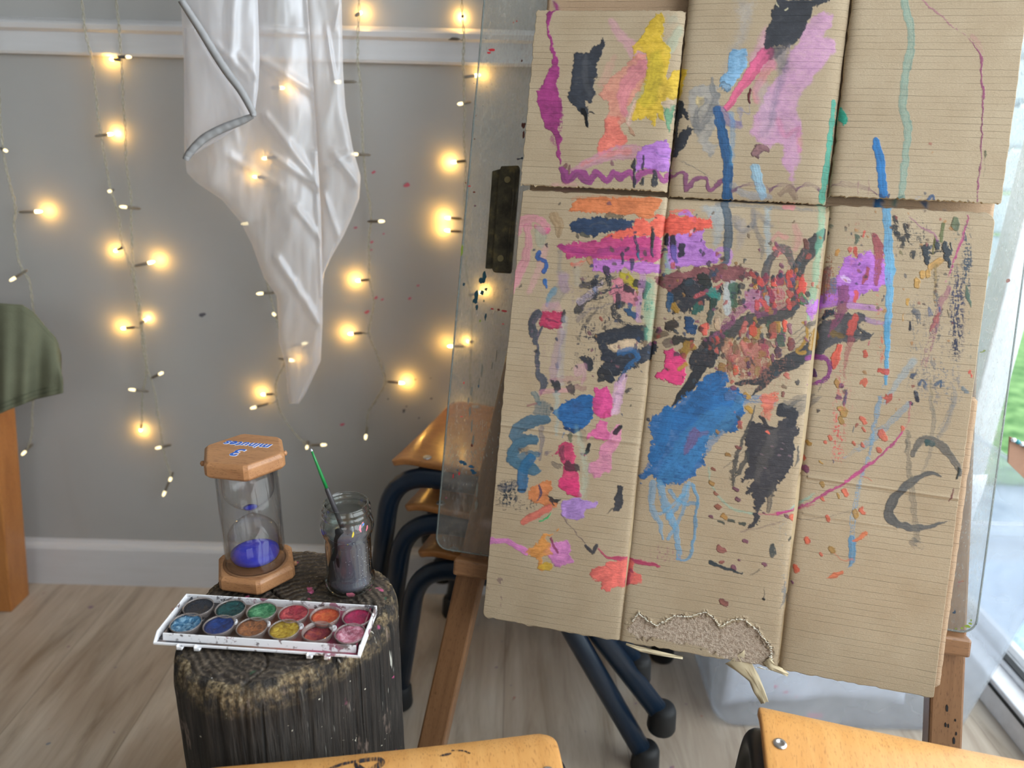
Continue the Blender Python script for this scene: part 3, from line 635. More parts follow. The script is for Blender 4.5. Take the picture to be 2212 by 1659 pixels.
    for x,y,c,w,h in ((1080,670,(200,74,62),70,90),(1170,740,(205,74,62),70,110),(1130,590,(170,100,40),30,60),(1200,420,(120,70,60),40,60),(830,710,(180,125,50),50,40),(970,700,(215,85,75),50,40),(870,690,(215,80,70),60,30),(1020,650,(30,60,80),34,30),(1100,680,(40,70,110),34,40),(960,670,(40,50,60),40,30)):
        S(c, [x,y-h/3,w, x+4,y+h/3,w*.8], .9, rag=.5, th=1, dry=.1)
    S((45,100,60), [1170,800,60, 1180,840,50], .9, rag=.5, th=1)
    dabs(500,1000,1150,1120,20,[(190,70,60),(130,55,50),(165,125,55),(60,90,70),(110,60,90),(205,110,100)],24,60,.8)
    dabs(600,1120,960,1400,40,[(150,110,55),(190,120,110),(175,90,90),(130,60,80),(200,90,70),(120,90,60),(205,150,120)],26,64,.75)
    smear(580,1160,960,1420,(150,80,80),.8,.8); smear(620,1180,900,1400,(190,150,120),.6,.6); smear(760,640,1230,900,(170,60,70),.7,.6)
    for x,y,c,w,h in ((960,1040,(150,80,60),60,90),(1000,1020,(175,130,60),50,70),(1050,1010,(215,85,65),44,80),(1085,1030,(130,85,95),44,70),(470,1030,(215,95,80),60,60),(900,1170,(150,60,80),70,100),(1090,1140,(125,66,66),60,60),(1000,1200,(80,50,70),50,60),(785,1270,(80,50,80),44,70),(960,1240,(110,60,80),40,60),(560,1000,(190,160,130),60,60),(700,1330,(225,95,70),50,50),(600,1320,(150,110,60),60,50),(320,1300,(165,130,50),50,30),(820,1040,(200,80,60),60,50),(1040,1500,(130,80,70),30,26)):
        S(c, [x,y-h/3,w, x,y+h/3,w*.85], .88, rag=.4, edge=.3, th=1)
    S(BK, [430,1250,130, 500,1240,140], .9, rag=.4, th=1); S((34,36,42), [440,1310,90, 380,1420,80, 300,1510,60, 245,1580,16], .96, rag=.08, edge=.2)
    S((30,30,34), [480,1120,70, 520,1200,60], .9, rag=.5, th=1)
    S(BK2, [1290,1140,140, 1200,1210,120, 1080,1270,110, 960,1330,90, 860,1400,60, 700,1420,30], .93, rag=.2); S(BK2, [960,1370,50, 860,1460,36, 800,1510,10], .9)
    for k in range(4): S((95,92,88), [1230,990+k*38,16, 1160,1030+k*40,14, 1080,1080+k*42,6], .7, dry=.45)
    S(GD, [1170,990,20, 1210,1010,30, 1200,1110,24, 1130,1190,20, 1190,1200,30], .85, rag=.4)
    G((214,62,120), [190,1190,235,1170,300,1210,350,1290,345,1390,295,1445,240,1410,150,1400,110,1365,190,1320], .95, rag=4, edge=.25, th=.9)
    S((165,130,50), [290,1310,40, 340,1290,34], .9, rag=.4, th=1)
    G((34,98,156), [620,1350,560,1340,500,1350,400,1460,300,1600,190,1670,120,1760,700,1760,760,1600,760,1480,640,1440,590,1420], .93, rag=5)
    S((34,98,156), [620,1390,60, 500,1480,140, 400,1600,160], .9, dry=.25); S((60,120,170), [740,1560,60, 860,1530,60, 1000,1580,30], .6, dry=.55)
    for x,y,w in ((650,1510,60),(700,1520,70),(770,1500,50),(790,1600,40),(660,1480,30)): S(GD, [x-10,y,w, x+14,y+20,w*.8], .85, rag=.5, th=1, dry=.1)
    G((205,110,90), [870,1510,1000,1490,1010,1530,950,1590,900,1640,880,1600], .75, rag=6, dry=.35)
    S((120,190,160), [1325,110,50, 1310,280,56, 1290,460,56, 1270,640,56, 1240,820,50, 1220,960,40], .5, rag=.1, soft=3)
    G((185,110,190), [1190,850,1250,800,1250,1000,1220,960], .7, rag=4)
    for _ in range(190):
        x = rng.normal(720, 330); y = rng.normal(1000, 330); w = rng.uniform(12, 46)
        S([(60,50,50),(150,70,60),(150,110,60),(46,60,70),(120,60,90),(190,90,80),(40,40,48),(110,90,70)][int(rng.integers(8))], [x,y,w, x+rng.normal()*8,y+rng.uniform(2,16),w*.7], .8, rag=.55, th=.9)
    smear(120,620,1240,1500,(90,70,66),.4,.5); smear(560,1100,1150,1500,(170,110,90),.4,.6); smear(900,180,1250,700,(190,120,120),.3,.45)
    # --- lower right panel
    org(1720, 400, 3.317)
    S((178,112,195), [110,900,70, 200,840,90, 300,810,110, 400,780,120], .8, rag=.2)
    G((180,110,205), [290,640,340,540,380,500,430,520,480,490,540,450,580,520,620,500,640,580,690,660,680,700,600,740,520,760,440,780,360,830,240,860,130,900,120,820,230,760], .88, rag=5, edge=.12)
    S((184,120,200), [380,860,50, 480,870,40, 600,890,30], .7, dry=.3); S((165,125,185), [440,940,40, 560,980,36, 680,980,16], .6, dry=.2)
    S((230,205,240), [340,660,50, 380,690,40], .7, dry=.4)
    smear(160,480,300,860,(130,80,50),.9,.75); S((110,70,75), [230,620,70, 210,720,60, 205,830,30], .75, dry=.4, th=.9)
    S((90,110,130), [270,690,60, 260,760,50], .8, dry=.2)
    G((76,74,78), [90,1080,180,980,330,910,500,910,500,980,440,1020,470,1060,570,1050,520,1110,420,1110,250,1160,150,1240,80,1280], .92, rag=4)
    S((76,74,78), [90,1010,40, 200,950,30, 330,920,20], .7, dry=.4)
    S((22,36,52), [240,910,70, 200,950,30], .95, rag=.4, th=1); S(BK, [450,1020,20, 500,1060,36], .85, dry=.4, th=1)
    S((130,66,96), [340,760,90, 330,880,80, 270,1000,50, 240,1080,20], .8, dry=.35)
    S((150,70,80), [555,350,30, 590,450,70, 590,560,56, 570,700,40], .85, dry=.3); S((165,72,66), [510,600,30, 490,680,34, 480,710,20], .85, rag=.3); S((150,75,66), [640,420,20, 680,375,14], .8, dry=.3)
    S((190,75,66), [425,450,36, 425,500,34], .85, rag=.3); S((200,84,74), [490,330,30, 475,370,16], .8, rag=.3); S((215,85,60), [430,770,34, 420,830,30], .85, rag=.4)
    S((195,80,70), [425,940,56, 405,1000,60, 385,1050,60], .85, rag=.25); S((215,85,65), [310,1170,60, 280,1250,60, 270,1310,30], .88, rag=.3, th=1)
    S((160,72,84), [400,1100,50, 370,1200,40, 340,1380,30], .6, dry=.45)
    S((165,125,50), [135,1050,56, 125,1120,70, 110,1170,50], .92, rag=.4, th=1); S((120,95,50), [270,1060,50, 330,1080,40], .85, rag=.5)
    S((135,55,125), [80,1245,40, 200,1235,46, 240,1300,36, 210,1400,36, 150,1420,30, 80,1435,6], .88, dry=.3)
    S((80,50,80), [130,1340,50, 132,1355,44], .95, th=1)
    S((90,160,200), [650,150,64, 655,300,68, 655,450,70, 670,580,76, 665,750,56, 665,900,50, 655,1080,44, 650,1250,34, 640,1420,26], .8, rag=.12)
    S((80,150,190), [650,1000,50, 650,1200,30, 620,1500,24], .6, dry=.6)
    smear(600,900,640,1300,(200,80,60),.8,.7); smear(570,700,620,1300,(200,110,90),.6,.5); smear(270,1260,370,1659,(190,90,90),.6,.6); smear(300,1380,440,1659,(180,120,110),.4,.6)
    for x,y in ((710,260),(700,320),(720,370),(780,310),(790,380),(830,500),(760,400)): S((34,40,48), [x,y-20,44, x+8,y+26,28], .85, dry=.42)
    smear(690,200,1020,560,(60,62,66),.8,.35); S((120,110,80), [745,480,26, 755,500,20], .8)
    for x,y,w in ((930,480,70),(940,540,50),(1000,430,50),(1060,440,40),(1080,500,70),(1095,560,30),(1105,440,20)): S((20,30,38), [x,y-24,w, x+rng.uniform(-16,16),y+24,w*.7], .96, rag=.6, th=1)
    S((20,30,38), [920,490,40, 1000,480,20, 1090,490,40], .85, dry=.4)
    S((88,96,58), [1060,280,26, 1045,340,34, 1035,400,30], .85, dry=.15); S((110,105,50), [990,360,16, 985,430,18, 980,490,10], .85)
    S((86,95,62), [1140,250,50, 1140,285,56, 1140,310,40], .9, rag=.2, th=.9); smear(1110,300,1170,420,(80,110,110),.6,.5)
    S((185,140,70), [1040,540,40, 1000,560,60, 965,590,50], .85, edge=.3, th=1)
    for x,y,w in ((905,640,40),(945,635,44),(870,690,50),(868,720,44)): S((196,150,75), [x,y-8,w, x,y+8,w], .88, edge=.35, rag=.2, th=1)
    S((140,115,60), [1000,580,26, 995,700,26, 995,860,16], .6, dry=.55); S((190,145,70), [800,820,30, 798,860,26], .88, edge=.2); S((196,150,90), [765,930,20, 760,965,16], .8)
    S((150,70,130), [810,230,10, 880,290,14, 920,320,18, 980,340,18, 1010,400,16], .6)
    S((175,60,120), [1235,220,14, 1200,360,14, 1150,500,16, 1090,660,18], .8, dry=.5); S((190,80,135), [1210,300,20, 1160,460,20, 1100,620,30, 1070,700,20], .7, dry=.66)
    smear(1180,260,1270,900,(64,76,90),.9,.85); smear(1080,560,1220,1260,(62,64,84),.95,.9); smear(1100,900,1200,1300,(50,52,70),.8,.6); smear(960,560,1060,1200,(90,85,80),.75,.6); smear(1220,700,1270,1300,(70,90,90),.7,.5); smear(780,760,900,1300,(80,90,100),.5,.5)
    S((135,70,100), [1090,740,40, 1030,860,40, 1000,980,50, 960,1140,40, 920,1290,50], .65, dry=.6)
    S((165,75,75), [1020,920,30, 985,1000,40, 970,1040,20], .7, dry=.4)
    S((78,98,84), [1212,715,14, 1235,800,34, 1248,880,10], .85)
    S((70,84,104), [840,900,40, 870,930,40, 880,980,30], .75, dry=.35); S((40,80,130), [950,890,30, 965,930,30], .7, dry=.4); S((44,70,120), [1020,870,16, 1022,900,14], .8)
    S((34,36,50), [820,980,26, 822,1030,24], .9, rag=.3); S((90,80,60), [1080,900,14, 1095,940,14], .8)
    S((125,165,190), [840,1260,60, 780,1340,60, 700,1460,50, 640,1560,40], .45, dry=.3, soft=4)
    S((40,60,90), [830,1370,40, 855,1350,40], .85, dry=.3); S((60,80,110), [880,1430,30, 900,1400,20, 930,1420,20, 915,1450,20], .85, dry=.2); S((50,80,110), [1000,1430,30, 1040,1400,30, 1040,1440,26], .85, dry=.4); S((80,110,130), [1190,1450,40, 1220,1490,30], .7, dry=.5)
    S((30,30,46), [855,1490,30, 872,1550,26], .95); S((30,34,60), [820,1555,26, 835,1570,14], .9)
    S((200,85,70), [600,1330,34, 650,1335,44], .9, edge=.3); S((205,100,75), [460,1420,16, 490,1405,40, 490,1430,30], .85, edge=.2); S((195,84,66), [495,1195,40, 495,1225,36], .85, edge=.3)
    G((200,90,70), [640,1490,665,1505,695,1490,680,1540,650,1575,645,1550,610,1525,640,1518], .9, rag=1.5, edge=.2)
    S((165,120,50), [290,1410,50, 300,1440,44], .85, edge=.3, th=1); S((110,60,90), [320,1430,40, 335,1435,34], .9, edge=.3); S((110,70,90), [300,1515,40, 325,1518,30], .9); S((165,125,60), [320,1600,50, 350,1640,60], .85, edge=.3, th=1)
    S((70,55,90), [365,1470,10, 350,1540,26, 345,1580,16], .8)
    S((96,94,94), [0,1600,120, 80,1560,80, 180,1520,20], .6, dry=.25)
    S((200,70,60), [1245,1330,20, 1235,1345,16], .8); S((200,70,60), [1250,1340,10, 1255,1370,16], .8); S((180,40,90), [530,1120,10, 525,1145,10], .9); S((90,90,80), [200,1400,12, 160,1480,10], .6)
    smear(330,200,520,700,(200,110,90),.3,.4); S((60,80,70), [435,370,40, 430,410,30], .8, dry=.3); S((70,90,80), [250,290,30, 255,300,30], .7, dry=.4); S((60,70,66), [355,310,26, 355,330,20], .7, dry=.4); S((185,130,60), [300,470,40, 295,490,30], .8, dry=.3)
    smear(700,1180,1250,1659,(110,110,112),.5,.45); S((110,105,85), [960,1400,16, 975,1560,18, 975,1659,20], .5, dry=.4); S((120,125,130), [1110,1420,20, 1140,1540,30, 1060,1700,40, 1010,1800,30], .45, dry=.5)
    smear(130,560,330,1000,(190,110,90),.35,.6); smear(180,1150,520,1500,(190,120,110),.3,.5); smear(640,500,700,1300,(110,150,180),.35,.6)
    smear(820,700,1120,1600,(110,108,112),.45,.6); smear(1000,1200,1240,1600,(100,108,120),.4,.5); smear(380,120,640,420,(150,120,110),.3,.4)
    for _ in range(90):
        x = rng.uniform(150, 1250); y = rng.normal(620, 380); w = rng.uniform(9, 30)
        S([(60,60,66),(150,80,70),(90,70,60),(50,60,80),(170,120,70)][int(rng.integers(5))], [x,y,w, x+rng.normal()*4,y+rng.uniform(2,10),w*.7], .75, rag=.5)
    org(1080, 400, 3.318)
    for _ in range(120):
        x = rng.normal(850, 300); y = rng.normal(950, 420); w = rng.uniform(10, 34)
        S([(50,50,56),(40,44,60),(90,80,70),(40,60,90),(120,80,90)][int(rng.integers(5))], [x,y,w, x+rng.normal()*6,y+rng.uniform(2,12),w*.7], .8, rag=.5)
    smear(460,560,1000,1380,(70,66,70),.45,.55); smear(100,600,420,1500,(150,110,130),.25,.4); smear(420,600,700,900,(150,130,150),.3,.4)
    # --- lower left, bottom half
    org(1000, 840, 2.86)
    S((60,90,105), [490,130,120, 480,180,100], .7, soft=5, dry=.2)
    S((72,98,115), [510,190,60, 400,210,80, 330,260,70, 330,310,70, 440,310,60], .9, rag=.12)
    S((66,100,120), [440,320,50, 350,340,70, 300,400,70, 330,460,70, 440,500,70, 470,500,20], .92, rag=.12); S((66,100,120), [310,430,60, 360,420,60, 460,400,40], .8, rag=.2)
    S((30,90,130), [420,430,60, 375,490,60, 370,560,70, 370,620,60], .85, rag=.1); S((18,36,60), [345,625,14, 390,630,14], .8)
    S((60,66,100), [480,250,40, 490,330,30, 470,440,20], .5, dry=.3)
    G((34,98,158), [560,150,600,100,680,50,760,30,810,40,805,130,800,190,740,250,700,265,640,250,590,190], .94, rag=3, edge=.15)
    S((16,58,105), [620,235,14, 680,265,26, 730,245,14], .9, th=1); S((50,66,110), [700,110,80, 700,130,60], .4, soft=8)
    S((60,120,170), [620,270,14, 610,300,8], .6); S((150,185,190), [580,40,50, 580,150,30, 580,280,30], .4, soft=5)
    G((205,70,135), [810,0,890,-10,925,60,925,160,880,185,830,170,800,120], .93, rag=3, edge=.1)
    S((160,45,90), [870,180,14, 885,140,16, 920,165,8], .6)
    S((205,165,192), [960,-20,60, 950,60,56, 930,150,30], .7)
    G((208,96,150), [850,190,890,200,910,300,870,330,800,290,765,310,765,280,820,240], .88, rag=2, edge=.1)
    G((222,130,175), [950,210,985,260,970,350,930,390,915,520,900,530,880,500,860,540,820,550,800,520,780,530,780,470,830,430,850,350,900,300], .75, rag=3, dry=.12)
    S((30,30,36), [975,240,30, 945,275,34], .95, edge=.2, th=1); S((30,28,30), [785,350,26, 765,390,30, 755,410,16], .95, rag=.4, th=1); S((190,40,90), [750,412,12, 758,412,10], .9)
    G((205,70,110), [555,420,590,350,630,325,680,340,700,420,690,500,720,560,735,660,700,672,640,655,590,600,585,560,620,550,615,470,590,390], .93, rag=3, edge=.15)
    G((205,36,110), [600,560,700,550,735,660,700,672,640,655,600,610], .6, rag=3); S((150,20,60), [640,650,8, 700,670,10], .9, th=1)
    S((55,40,50), [650,470,60, 700,490,50], .85, rag=.5, th=1); S((60,50,60), [610,370,40, 620,430,30], .7, dry=.4); S((90,80,78), [560,460,40, 600,480,30], .7, dry=.3)
    S((110,110,90), [660,290,30, 670,320,20], .8, dry=.3); S((130,115,95), [740,270,50, 750,310,30], .6, dry=.2); S((90,80,110), [520,400,30, 550,390,20], .6, dry=.4)
    S((120,120,120), [655,270,8, 650,320,6], .7)
    G((196,120,72), [390,650,440,600,490,570,540,565,555,610,520,660,580,700,590,740,540,735,480,720,430,700,400,690], .92, rag=3, edge=.12)
    S((30,50,90), [470,600,16, 480,640,20, 455,690,10], .85, dry=.3); S((34,34,34), [530,660,10, 560,690,30, 600,680,12], .9, rag=.4); S(BK, [540,690,16, 560,720,10], .9)
    S((120,100,80), [350,380,20, 400,370,30, 400,390,30], .6, dry=.4); S(BK, [350,375,16, 390,380,20], .6, dry=.6)
    smear(200,560,360,740,(40,50,60),.95,.8); S((60,70,90), [240,610,60, 320,590,50], .6, dry=.4); smear(300,680,500,770,(60,60,62),.8,.5); S(BK, [215,600,14, 240,605,8], .8)
    for x,y in ((370,712),(250,745),(335,748),(210,720)): S(BK, [x-8,y,6, x+12,y-3,6], .9)
    S((205,105,90), [530,740,50, 440,780,50, 365,830,30], .85, rag=.2); S((60,180,110), [470,820,10, 520,800,16, 545,770,8], .9, th=1)
    G((178,138,208), [620,690,700,680,830,700,820,740,770,750,745,800,680,810,610,800,600,740], .9, rag=3)
    G((56,56,62), [960,600,990,610,995,680,970,760,930,765,925,730], .95, rag=2); S((70,66,64), [925,740,16, 890,770,6], .8, dry=.3)
    S((215,130,190), [150,945,44, 250,940,38, 320,970,34, 400,1010,40], .9, rag=.06); S((225,150,200), [140,955,16, 240,950,12], .5)
    G((205,125,185), [540,950,600,935,640,940,670,1000,650,1030,695,1060,690,1080,640,1080,600,1105,570,1090,530,1050,500,1010], .88, rag=3)
    G((212,142,70), [595,870,560,890,500,890,460,950,390,1000,400,1030,450,1050,480,1145,500,1110,490,1050,560,1020,540,960,510,930], .88, rag=3)
    S((205,165,50), [480,1100,30, 520,1095,60, 545,1090,30], .85)
    S((130,55,85), [540,925,20, 560,970,20, 585,1010,14], .9)
    for t in range(2): S((90,70,80), [605+t*6,775,10, 660,840,6, 720,910,8, 770,970,10], .7, dry=.5)
    S((66,62,66), [760,965,20, 805,1010,26, 830,970,26], .92)
    S((165,62,90), [840,990,10, 880,1030,20, 960,1055,26, 1060,1060,24, 1130,1080,20, 1210,1095,14], .85, rag=.2)
    G((224,108,98), [790,1150,800,1110,880,1080,960,1060,1010,1045,1060,1070,1050,1110,1080,1140,1110,1180,1060,1200,1000,1220,900,1245,850,1235,860,1180,800,1175], .92, rag=3, edge=.15)
    S((140,45,80), [1040,1130,40, 1030,1170,50, 1020,1190,40], .8, dry=.1); S((160,70,70), [880,1090,8, 920,1120,8, 960,1140,8], .6)
    for x,y,w in ((225,1180,40),(240,1290,16),(140,1150,16),(150,1230,14),(235,1330,10)): S((100,66,80), [x,y,w, x+4,y+14,w*.7], .6, dry=.5)
    S((170,210,200), [700,240,40, 760,500,60, 740,650,60], .25, soft=8)
    # --- centre, bottom half
    org(1320, 840, 2.37)
    G((34,98,156), [410,0,700,20,640,120,590,200,510,250,480,330,470,400,430,440,370,480,310,470,250,500,210,440,150,480,150,450,200,390,190,330,210,280,195,160,240,130,290,80,320,90], .88, rag=6, dry=.18)
    S((60,122,172), [560,150,140, 470,230,160, 380,340,160, 300,430,120], .6, dry=.35); S((38,104,162), [300,120,60, 250,300,60, 180,420,30], .7, dry=.3)
    S((70,125,165), [660,60,50, 580,190,60, 480,250,50], .5, dry=.5)
    S((112,72,110), [430,225,60, 400,290,50, 380,330,20], .7, soft=4); S((115,82,120), [460,235,30, 490,225,30], .55, soft=3)
    c=(105,155,190)
    S(c, [215,480,30, 210,600,34, 250,690,30, 262,770,16], .7, dry=.2); S(c, [250,480,40, 280,600,50, 330,720,40, 350,860,30], .75, dry=.25)
    S(c, [380,500,30, 340,600,26, 290,660,24], .75); S(c, [300,520,20, 360,580,22, 440,590,20], .7); S(c, [420,490,20, 440,560,20, 430,700,20, 415,820,18, 385,875,18, 340,870,16], .8)
    S(c, [400,480,26, 360,640,22, 290,770,16], .7); S(c, [250,640,20, 310,600,18, 370,540,20], .65); smear(180,800,380,900,(140,80,100),.6,.5)
    S((165,60,90), [0,865,18, 120,880,26, 190,895,22, 250,910,14], .85, rag=.2)
    G((222,108,98), [0,890,90,870,120,890,90,930,150,960,160,990,90,1000,0,1020], .75, rag=2); S((140,45,80), [90,950,26, 85,990,30], .7)
    G((52,50,56), [700,180,760,170,850,190,890,130,870,100,940,100,950,180,960,220,930,330,920,420,860,480,830,540,790,560,780,600,745,700,710,710,740,600,720,540,680,540,720,470,660,480,700,400,690,300], .94, rag=5)
    S(BK, [880,110,70, 930,130,60, 920,180,40], .96, rag=.2); G((96,90,86), [800,200,860,200,840,300,760,480,720,480,760,350], .45, rag=6, soft=6)
    S((70,68,66), [740,90,10, 700,200,14, 650,320,26, 630,420,40, 625,480,30], .85, dry=.3); S((70,68,66), [700,330,20, 660,420,30, 640,450,16], .85, dry=.2); S((66,63,62), [700,310,8, 580,400,8], .6, dry=.3)
    S((70,66,66), [830,490,30, 815,560,30, 805,620,30], .7, dry=.2)
    G((205,110,90), [760,20,860,20,860,60,820,110,830,180,800,160,770,130], .7, rag=5, dry=.35); S((215,100,80), [800,220,16, 812,232,12], .9)
    S((45,42,46), [765,140,16, 800,190,30, 830,200,14], .9)
    for x,y in ((770,330),(820,290),(860,340),(910,340),(880,280),(790,400),(870,310)): S((150,120,130), [x-5,y,8, x+6,y+4,7], .6)
    S((96,94,94), [900,80,40, 980,40,30, 1043,30,16], .6, dry=.2); S((66,66,66), [955,300,14, 960,360,14, 945,400,8], .8)
    S((130,185,170), [500,400,14, 510,480,14, 560,560,16, 620,610,16, 720,640,18], .5, soft=3); S((130,185,170), [910,620,14, 990,570,16, 1043,540,16], .4, soft=3)
    S((170,60,100), [760,640,10, 850,640,12, 930,620,12, 1043,590,12], .7, dry=.35)
    S((110,92,90), [660,735,10, 760,710,10, 850,685,12, 900,675,10], .6, dry=.5)
    cols=[(150,85,66),(165,120,60),(140,80,75),(110,60,80)]
    for x,y,w,k in ((648,295,24,2),(600,335,26,1),(665,195,22,0),(525,405,22,0),(515,480,26,1),(538,535,30,0),(548,603,30,0),(583,655,32,1),(636,510,26,3),(648,570,26,3),(510,658,22,3),(565,820,40,2),(568,885,22,2),(660,880,14,3),(625,915,26,3),(690,783,26,3),(580,1095,44,2),(995,405,32,0),(1015,275,26,1),(990,350,22,0),(932,660,28,0),(1005,775,28,0),(945,915,28,0),(930,993,12,3),(545,218,22,1),(780,632,14,3),(905,650,24,3),(785,898,22,3)):
        S(cols[k], [x-w*.2,y-w*.1,w*.9, x+w*.25,y+w*.15,w*.8], .85, edge=.45, rag=.3, th=1)
    for x,y in ((565,685),(620,678),(670,690)): S((50,60,56), [x-14,y-4,14, x+14,y+2,18], .85, dry=.25)
    S((44,52,58), [510,885,26, 560,910,24, 610,925,16, 670,945,10], .92, rag=.3); S((90,80,70), [715,955,6, 755,930,14], .7, dry=.4)
    S((50,60,64), [825,800,26, 830,845,36], .85, dry=.35); S((30,30,30), [790,1020,3, 778,1070,8], .9); S((30,30,30), [775,1073,16, 782,1075,16], .95, th=1)
    S((70,90,110), [890,990,12, 885,1080,16, 870,1130,6], .5, dry=.2)
    # --- right, bottom half
    org(1680, 860, 2.44)
    smear(270,0,370,360,(195,95,90),.75,.75); smear(300,40,350,320,(200,80,70),.6,.6); S((60,60,90), [290,325,8, 292,340,8], .9)
    S((90,140,175), [540,0,26, 510,150,24, 490,280,20, 440,430,24, 410,560,30, 395,700,34, 395,830,40], .7, dry=.5); S((90,140,175), [395,740,44, 395,840,34, 370,890,8], .8, dry=.15)
    S((105,150,180), [690,30,30, 600,120,40, 480,230,40, 350,310,20], .45, dry=.45)
    S((175,60,120), [660,180,14, 600,250,14, 520,320,16, 430,390,24, 330,460,16, 230,520,18, 130,570,12, 0,610,16], .85, dry=.2); S((190,85,110), [700,20,12, 690,120,10, 660,190,12], .6, dry=.6)
    S((120,110,100), [110,640,8, 250,630,10, 380,600,8, 480,570,6, 560,530,6], .5, dry=.55); S((140,190,175), [80,580,20, 170,520,20], .4, soft=3)
    S((86,84,82), [860,410,10, 810,400,24, 740,420,36, 660,480,46, 600,560,54, 590,620,54, 640,665,44, 740,685,36, 840,665,18, 905,645,4], .9, rag=.06)
    S((96,92,88), [715,300,30, 730,250,34, 770,220,40, 830,230,44, 900,290,46, 940,350,40, 960,400,24], .82, dry=.15, rag=.1)
    S((30,40,36), [955,370,20, 945,420,18], .95, rag=.4, th=1); S((40,75,76), [790,235,30, 815,245,24], .85)
    S((110,104,94), [690,180,24, 690,320,24, 705,480,34, 720,600,40, 735,740,44], .55, dry=.3); S((90,88,86), [720,760,50, 750,780,60], .6, dry=.65); S((105,100,90), [680,220,14, 676,280,14], .7)
    S((115,112,106), [800,-10,20, 820,120,26, 800,300,20, 760,390,12], .5, dry=.35); S((115,118,122), [930,0,30, 900,120,30, 850,200,26], .4, dry=.4)
    S((110,40,50), [928,480,6, 905,540,12], .85)
    cols=[(200,95,70),(165,125,60),(110,60,90)]
    for x,y,w,k in ((455,120,44,0),(560,195,50,0),(455,165,24,0),(535,270,28,0),(275,207,26,0),(165,237,34,1),(400,240,22,0),(450,245,24,0),(660,155,28,0),(145,370,38,2),(235,455,34,1),(230,340,22,1),(360,497,40,0),(322,517,28,1),(415,605,46,1),(450,597,36,0),(265,633,28,0),(340,120,36,1),(85,630,40,0),(240,535,22,0),(80,975,18,2),(95,895,36,0),(290,798,40,1),(155,748,34,0),(225,820,22,0),(140,315,24,0),(250,228,18,0)):
        S(cols[k], [x-w*.15,y-w*.2,w*.8, x+w*.1,y+w*.25,w*.8], .85, edge=.35, rag=.35, th=.9)
    S((205,110,70), [400,750,14, 440,735,30, 460,715,34], .85, edge=.1); S((205,110,75), [260,948,10, 300,935,36, 340,918,24], .88, edge=.1); S((205,95,70), [440,415,6, 500,432,6], .85)
    S((205,110,80), [300,820,6, 340,850,8, 400,850,12], .7, dry=.3); S((70,90,110), [405,150,8, 400,175,8], .8); G((60,70,66), [50,740,75,730,80,750,60,755], .8)
    smear(0,560,60,1000,(120,140,150),.4,.4); smear(20,900,60,1120,(80,110,130),.6,.5)
# ================================================================ the room
WY, DX = 1.255, 0.84           # back wall plane, garden-door plane
def struct(name, mb, m, **k):
    o = mb.build(name, m, **k); tag(o, kind='structure'); return o
struct('floor', MB().box(-2.4, DX, -2.4, WY, -.05, 0), M['floor'])
struct('wall_back', MB().box(-2.5, .56, WY, WY + .12, 0, 2.45).box(.56, DX + .1, WY, WY + .12, 2.12, 2.45), M['wall'])
struct('wall_left', MB().box(-2.5, -2.4, -2.4, WY, 0, 2.45), M['wall2'])
struct('ceiling', MB().box(-2.5, DX + .1, -2.5, WY + .12, 2.45, 2.55), M['wall2'])
mb = MB(); mb.box(-2.5, DX + .1, -2.5, -2.4, 0, 1.1); mb.box(-2.5, DX + .1, -2.5, -2.4, 2.2, 2.45); mb.box(-2.5, -.9, -2.5, -2.4, 1.1, 2.2); mb.box(.5, DX + .1, -2.5, -2.4, 1.1, 2.2)
struct('wall_rear', mb, M['wall2'])
mb = MB(); mb.box(DX, DX + .1, -2.4, -1.7, 0, 2.45); mb.box(DX, DX + .1, -1.7, WY, 2.15, 2.45); mb.box(DX, DX + .1, 1.232, WY, 2.1, 2.15)
struct('wall_right', mb, M['wall'])
# skirting board with a moulded top, dado rail
def extr_x(prof, x0, x1, y):      # prof: (depth from wall, z)
    m = MB(); n = len(prof); a = [(x0, y - d, z) for d, z in prof]; b = [(x1, y - d, z) for d, z in prof]
    m.add(a + b, [tuple(range(n)), tuple(2 * n - 1 - i for i in range(n))] + [(i, i + n, (i + 1) % n + n, (i + 1) % n) for i in range(n)]); return m
zb = on_y(300, 1178, WY - .012)[2]
struct('baseboard_back', extr_x([(0, 0), (.014, 0), (.014, zb - .012), (.011, zb - .006), (.006, zb - .002), (.004, zb + .004), (0, zb + .004)], -2.4, .56, WY), M['trim'])
zr0 = on_y(300, 122, WY - .012)[2]; zr1 = on_y(300, 50, WY - .02)[2]
struct('trim_1', extr_x([(0, zr0), (.010, zr0), (.012, zr0 + .004), (.012, zr1 - .014), (.02, zr1 - .010), (.022, zr1 - .003), (.018, zr1), (0, zr1 + .006)], -2.4, .56, WY), M['trim'])
# sliding garden door
dr = MB()
dr.box(DX - .045, DX + .05, -1.7, 1.25, 0, .055); dr.box(DX - .012, DX + .002, -1.7, 1.25, .055, .068); dr.box(DX + .022, DX + .036, -1.7, 1.25, .055, .07)
dr.box(DX - .04, DX + .05, -1.7, 1.25, 2.09, 2.15); dr.box(DX - .04, DX + .05, -1.7, -1.64, .05, 2.1)
dr.box(DX - .03, DX + .03, -.36, -.3, .05, 2.1)
dr.box(DX - .02, DX + .03, 1.225, 1.275, 0, 2.12)
door = struct('door_1', dr, M['white'], bevel=.003)
pn = MB().box(DX - .004, DX, -1.64, 1.225, .06, 2.09).build('pane', M['pane'], door)
gs = MB(); gs.box(DX - .0465, DX - .0455, -1.7, 1.25, .040, .046); gs.box(DX - .011, DX + .001, -1.7, 1.25, .069, .072)
gs.build('gasket', M['rubber'], door)
w2 = MB(); w2.box(.56, .60, WY - .01, WY + .09, 0, 2.12); w2.box(.60, DX, WY, WY + .06, 0, .06); w2.box(.60, DX, WY, WY + .06, 2.07, 2.12)
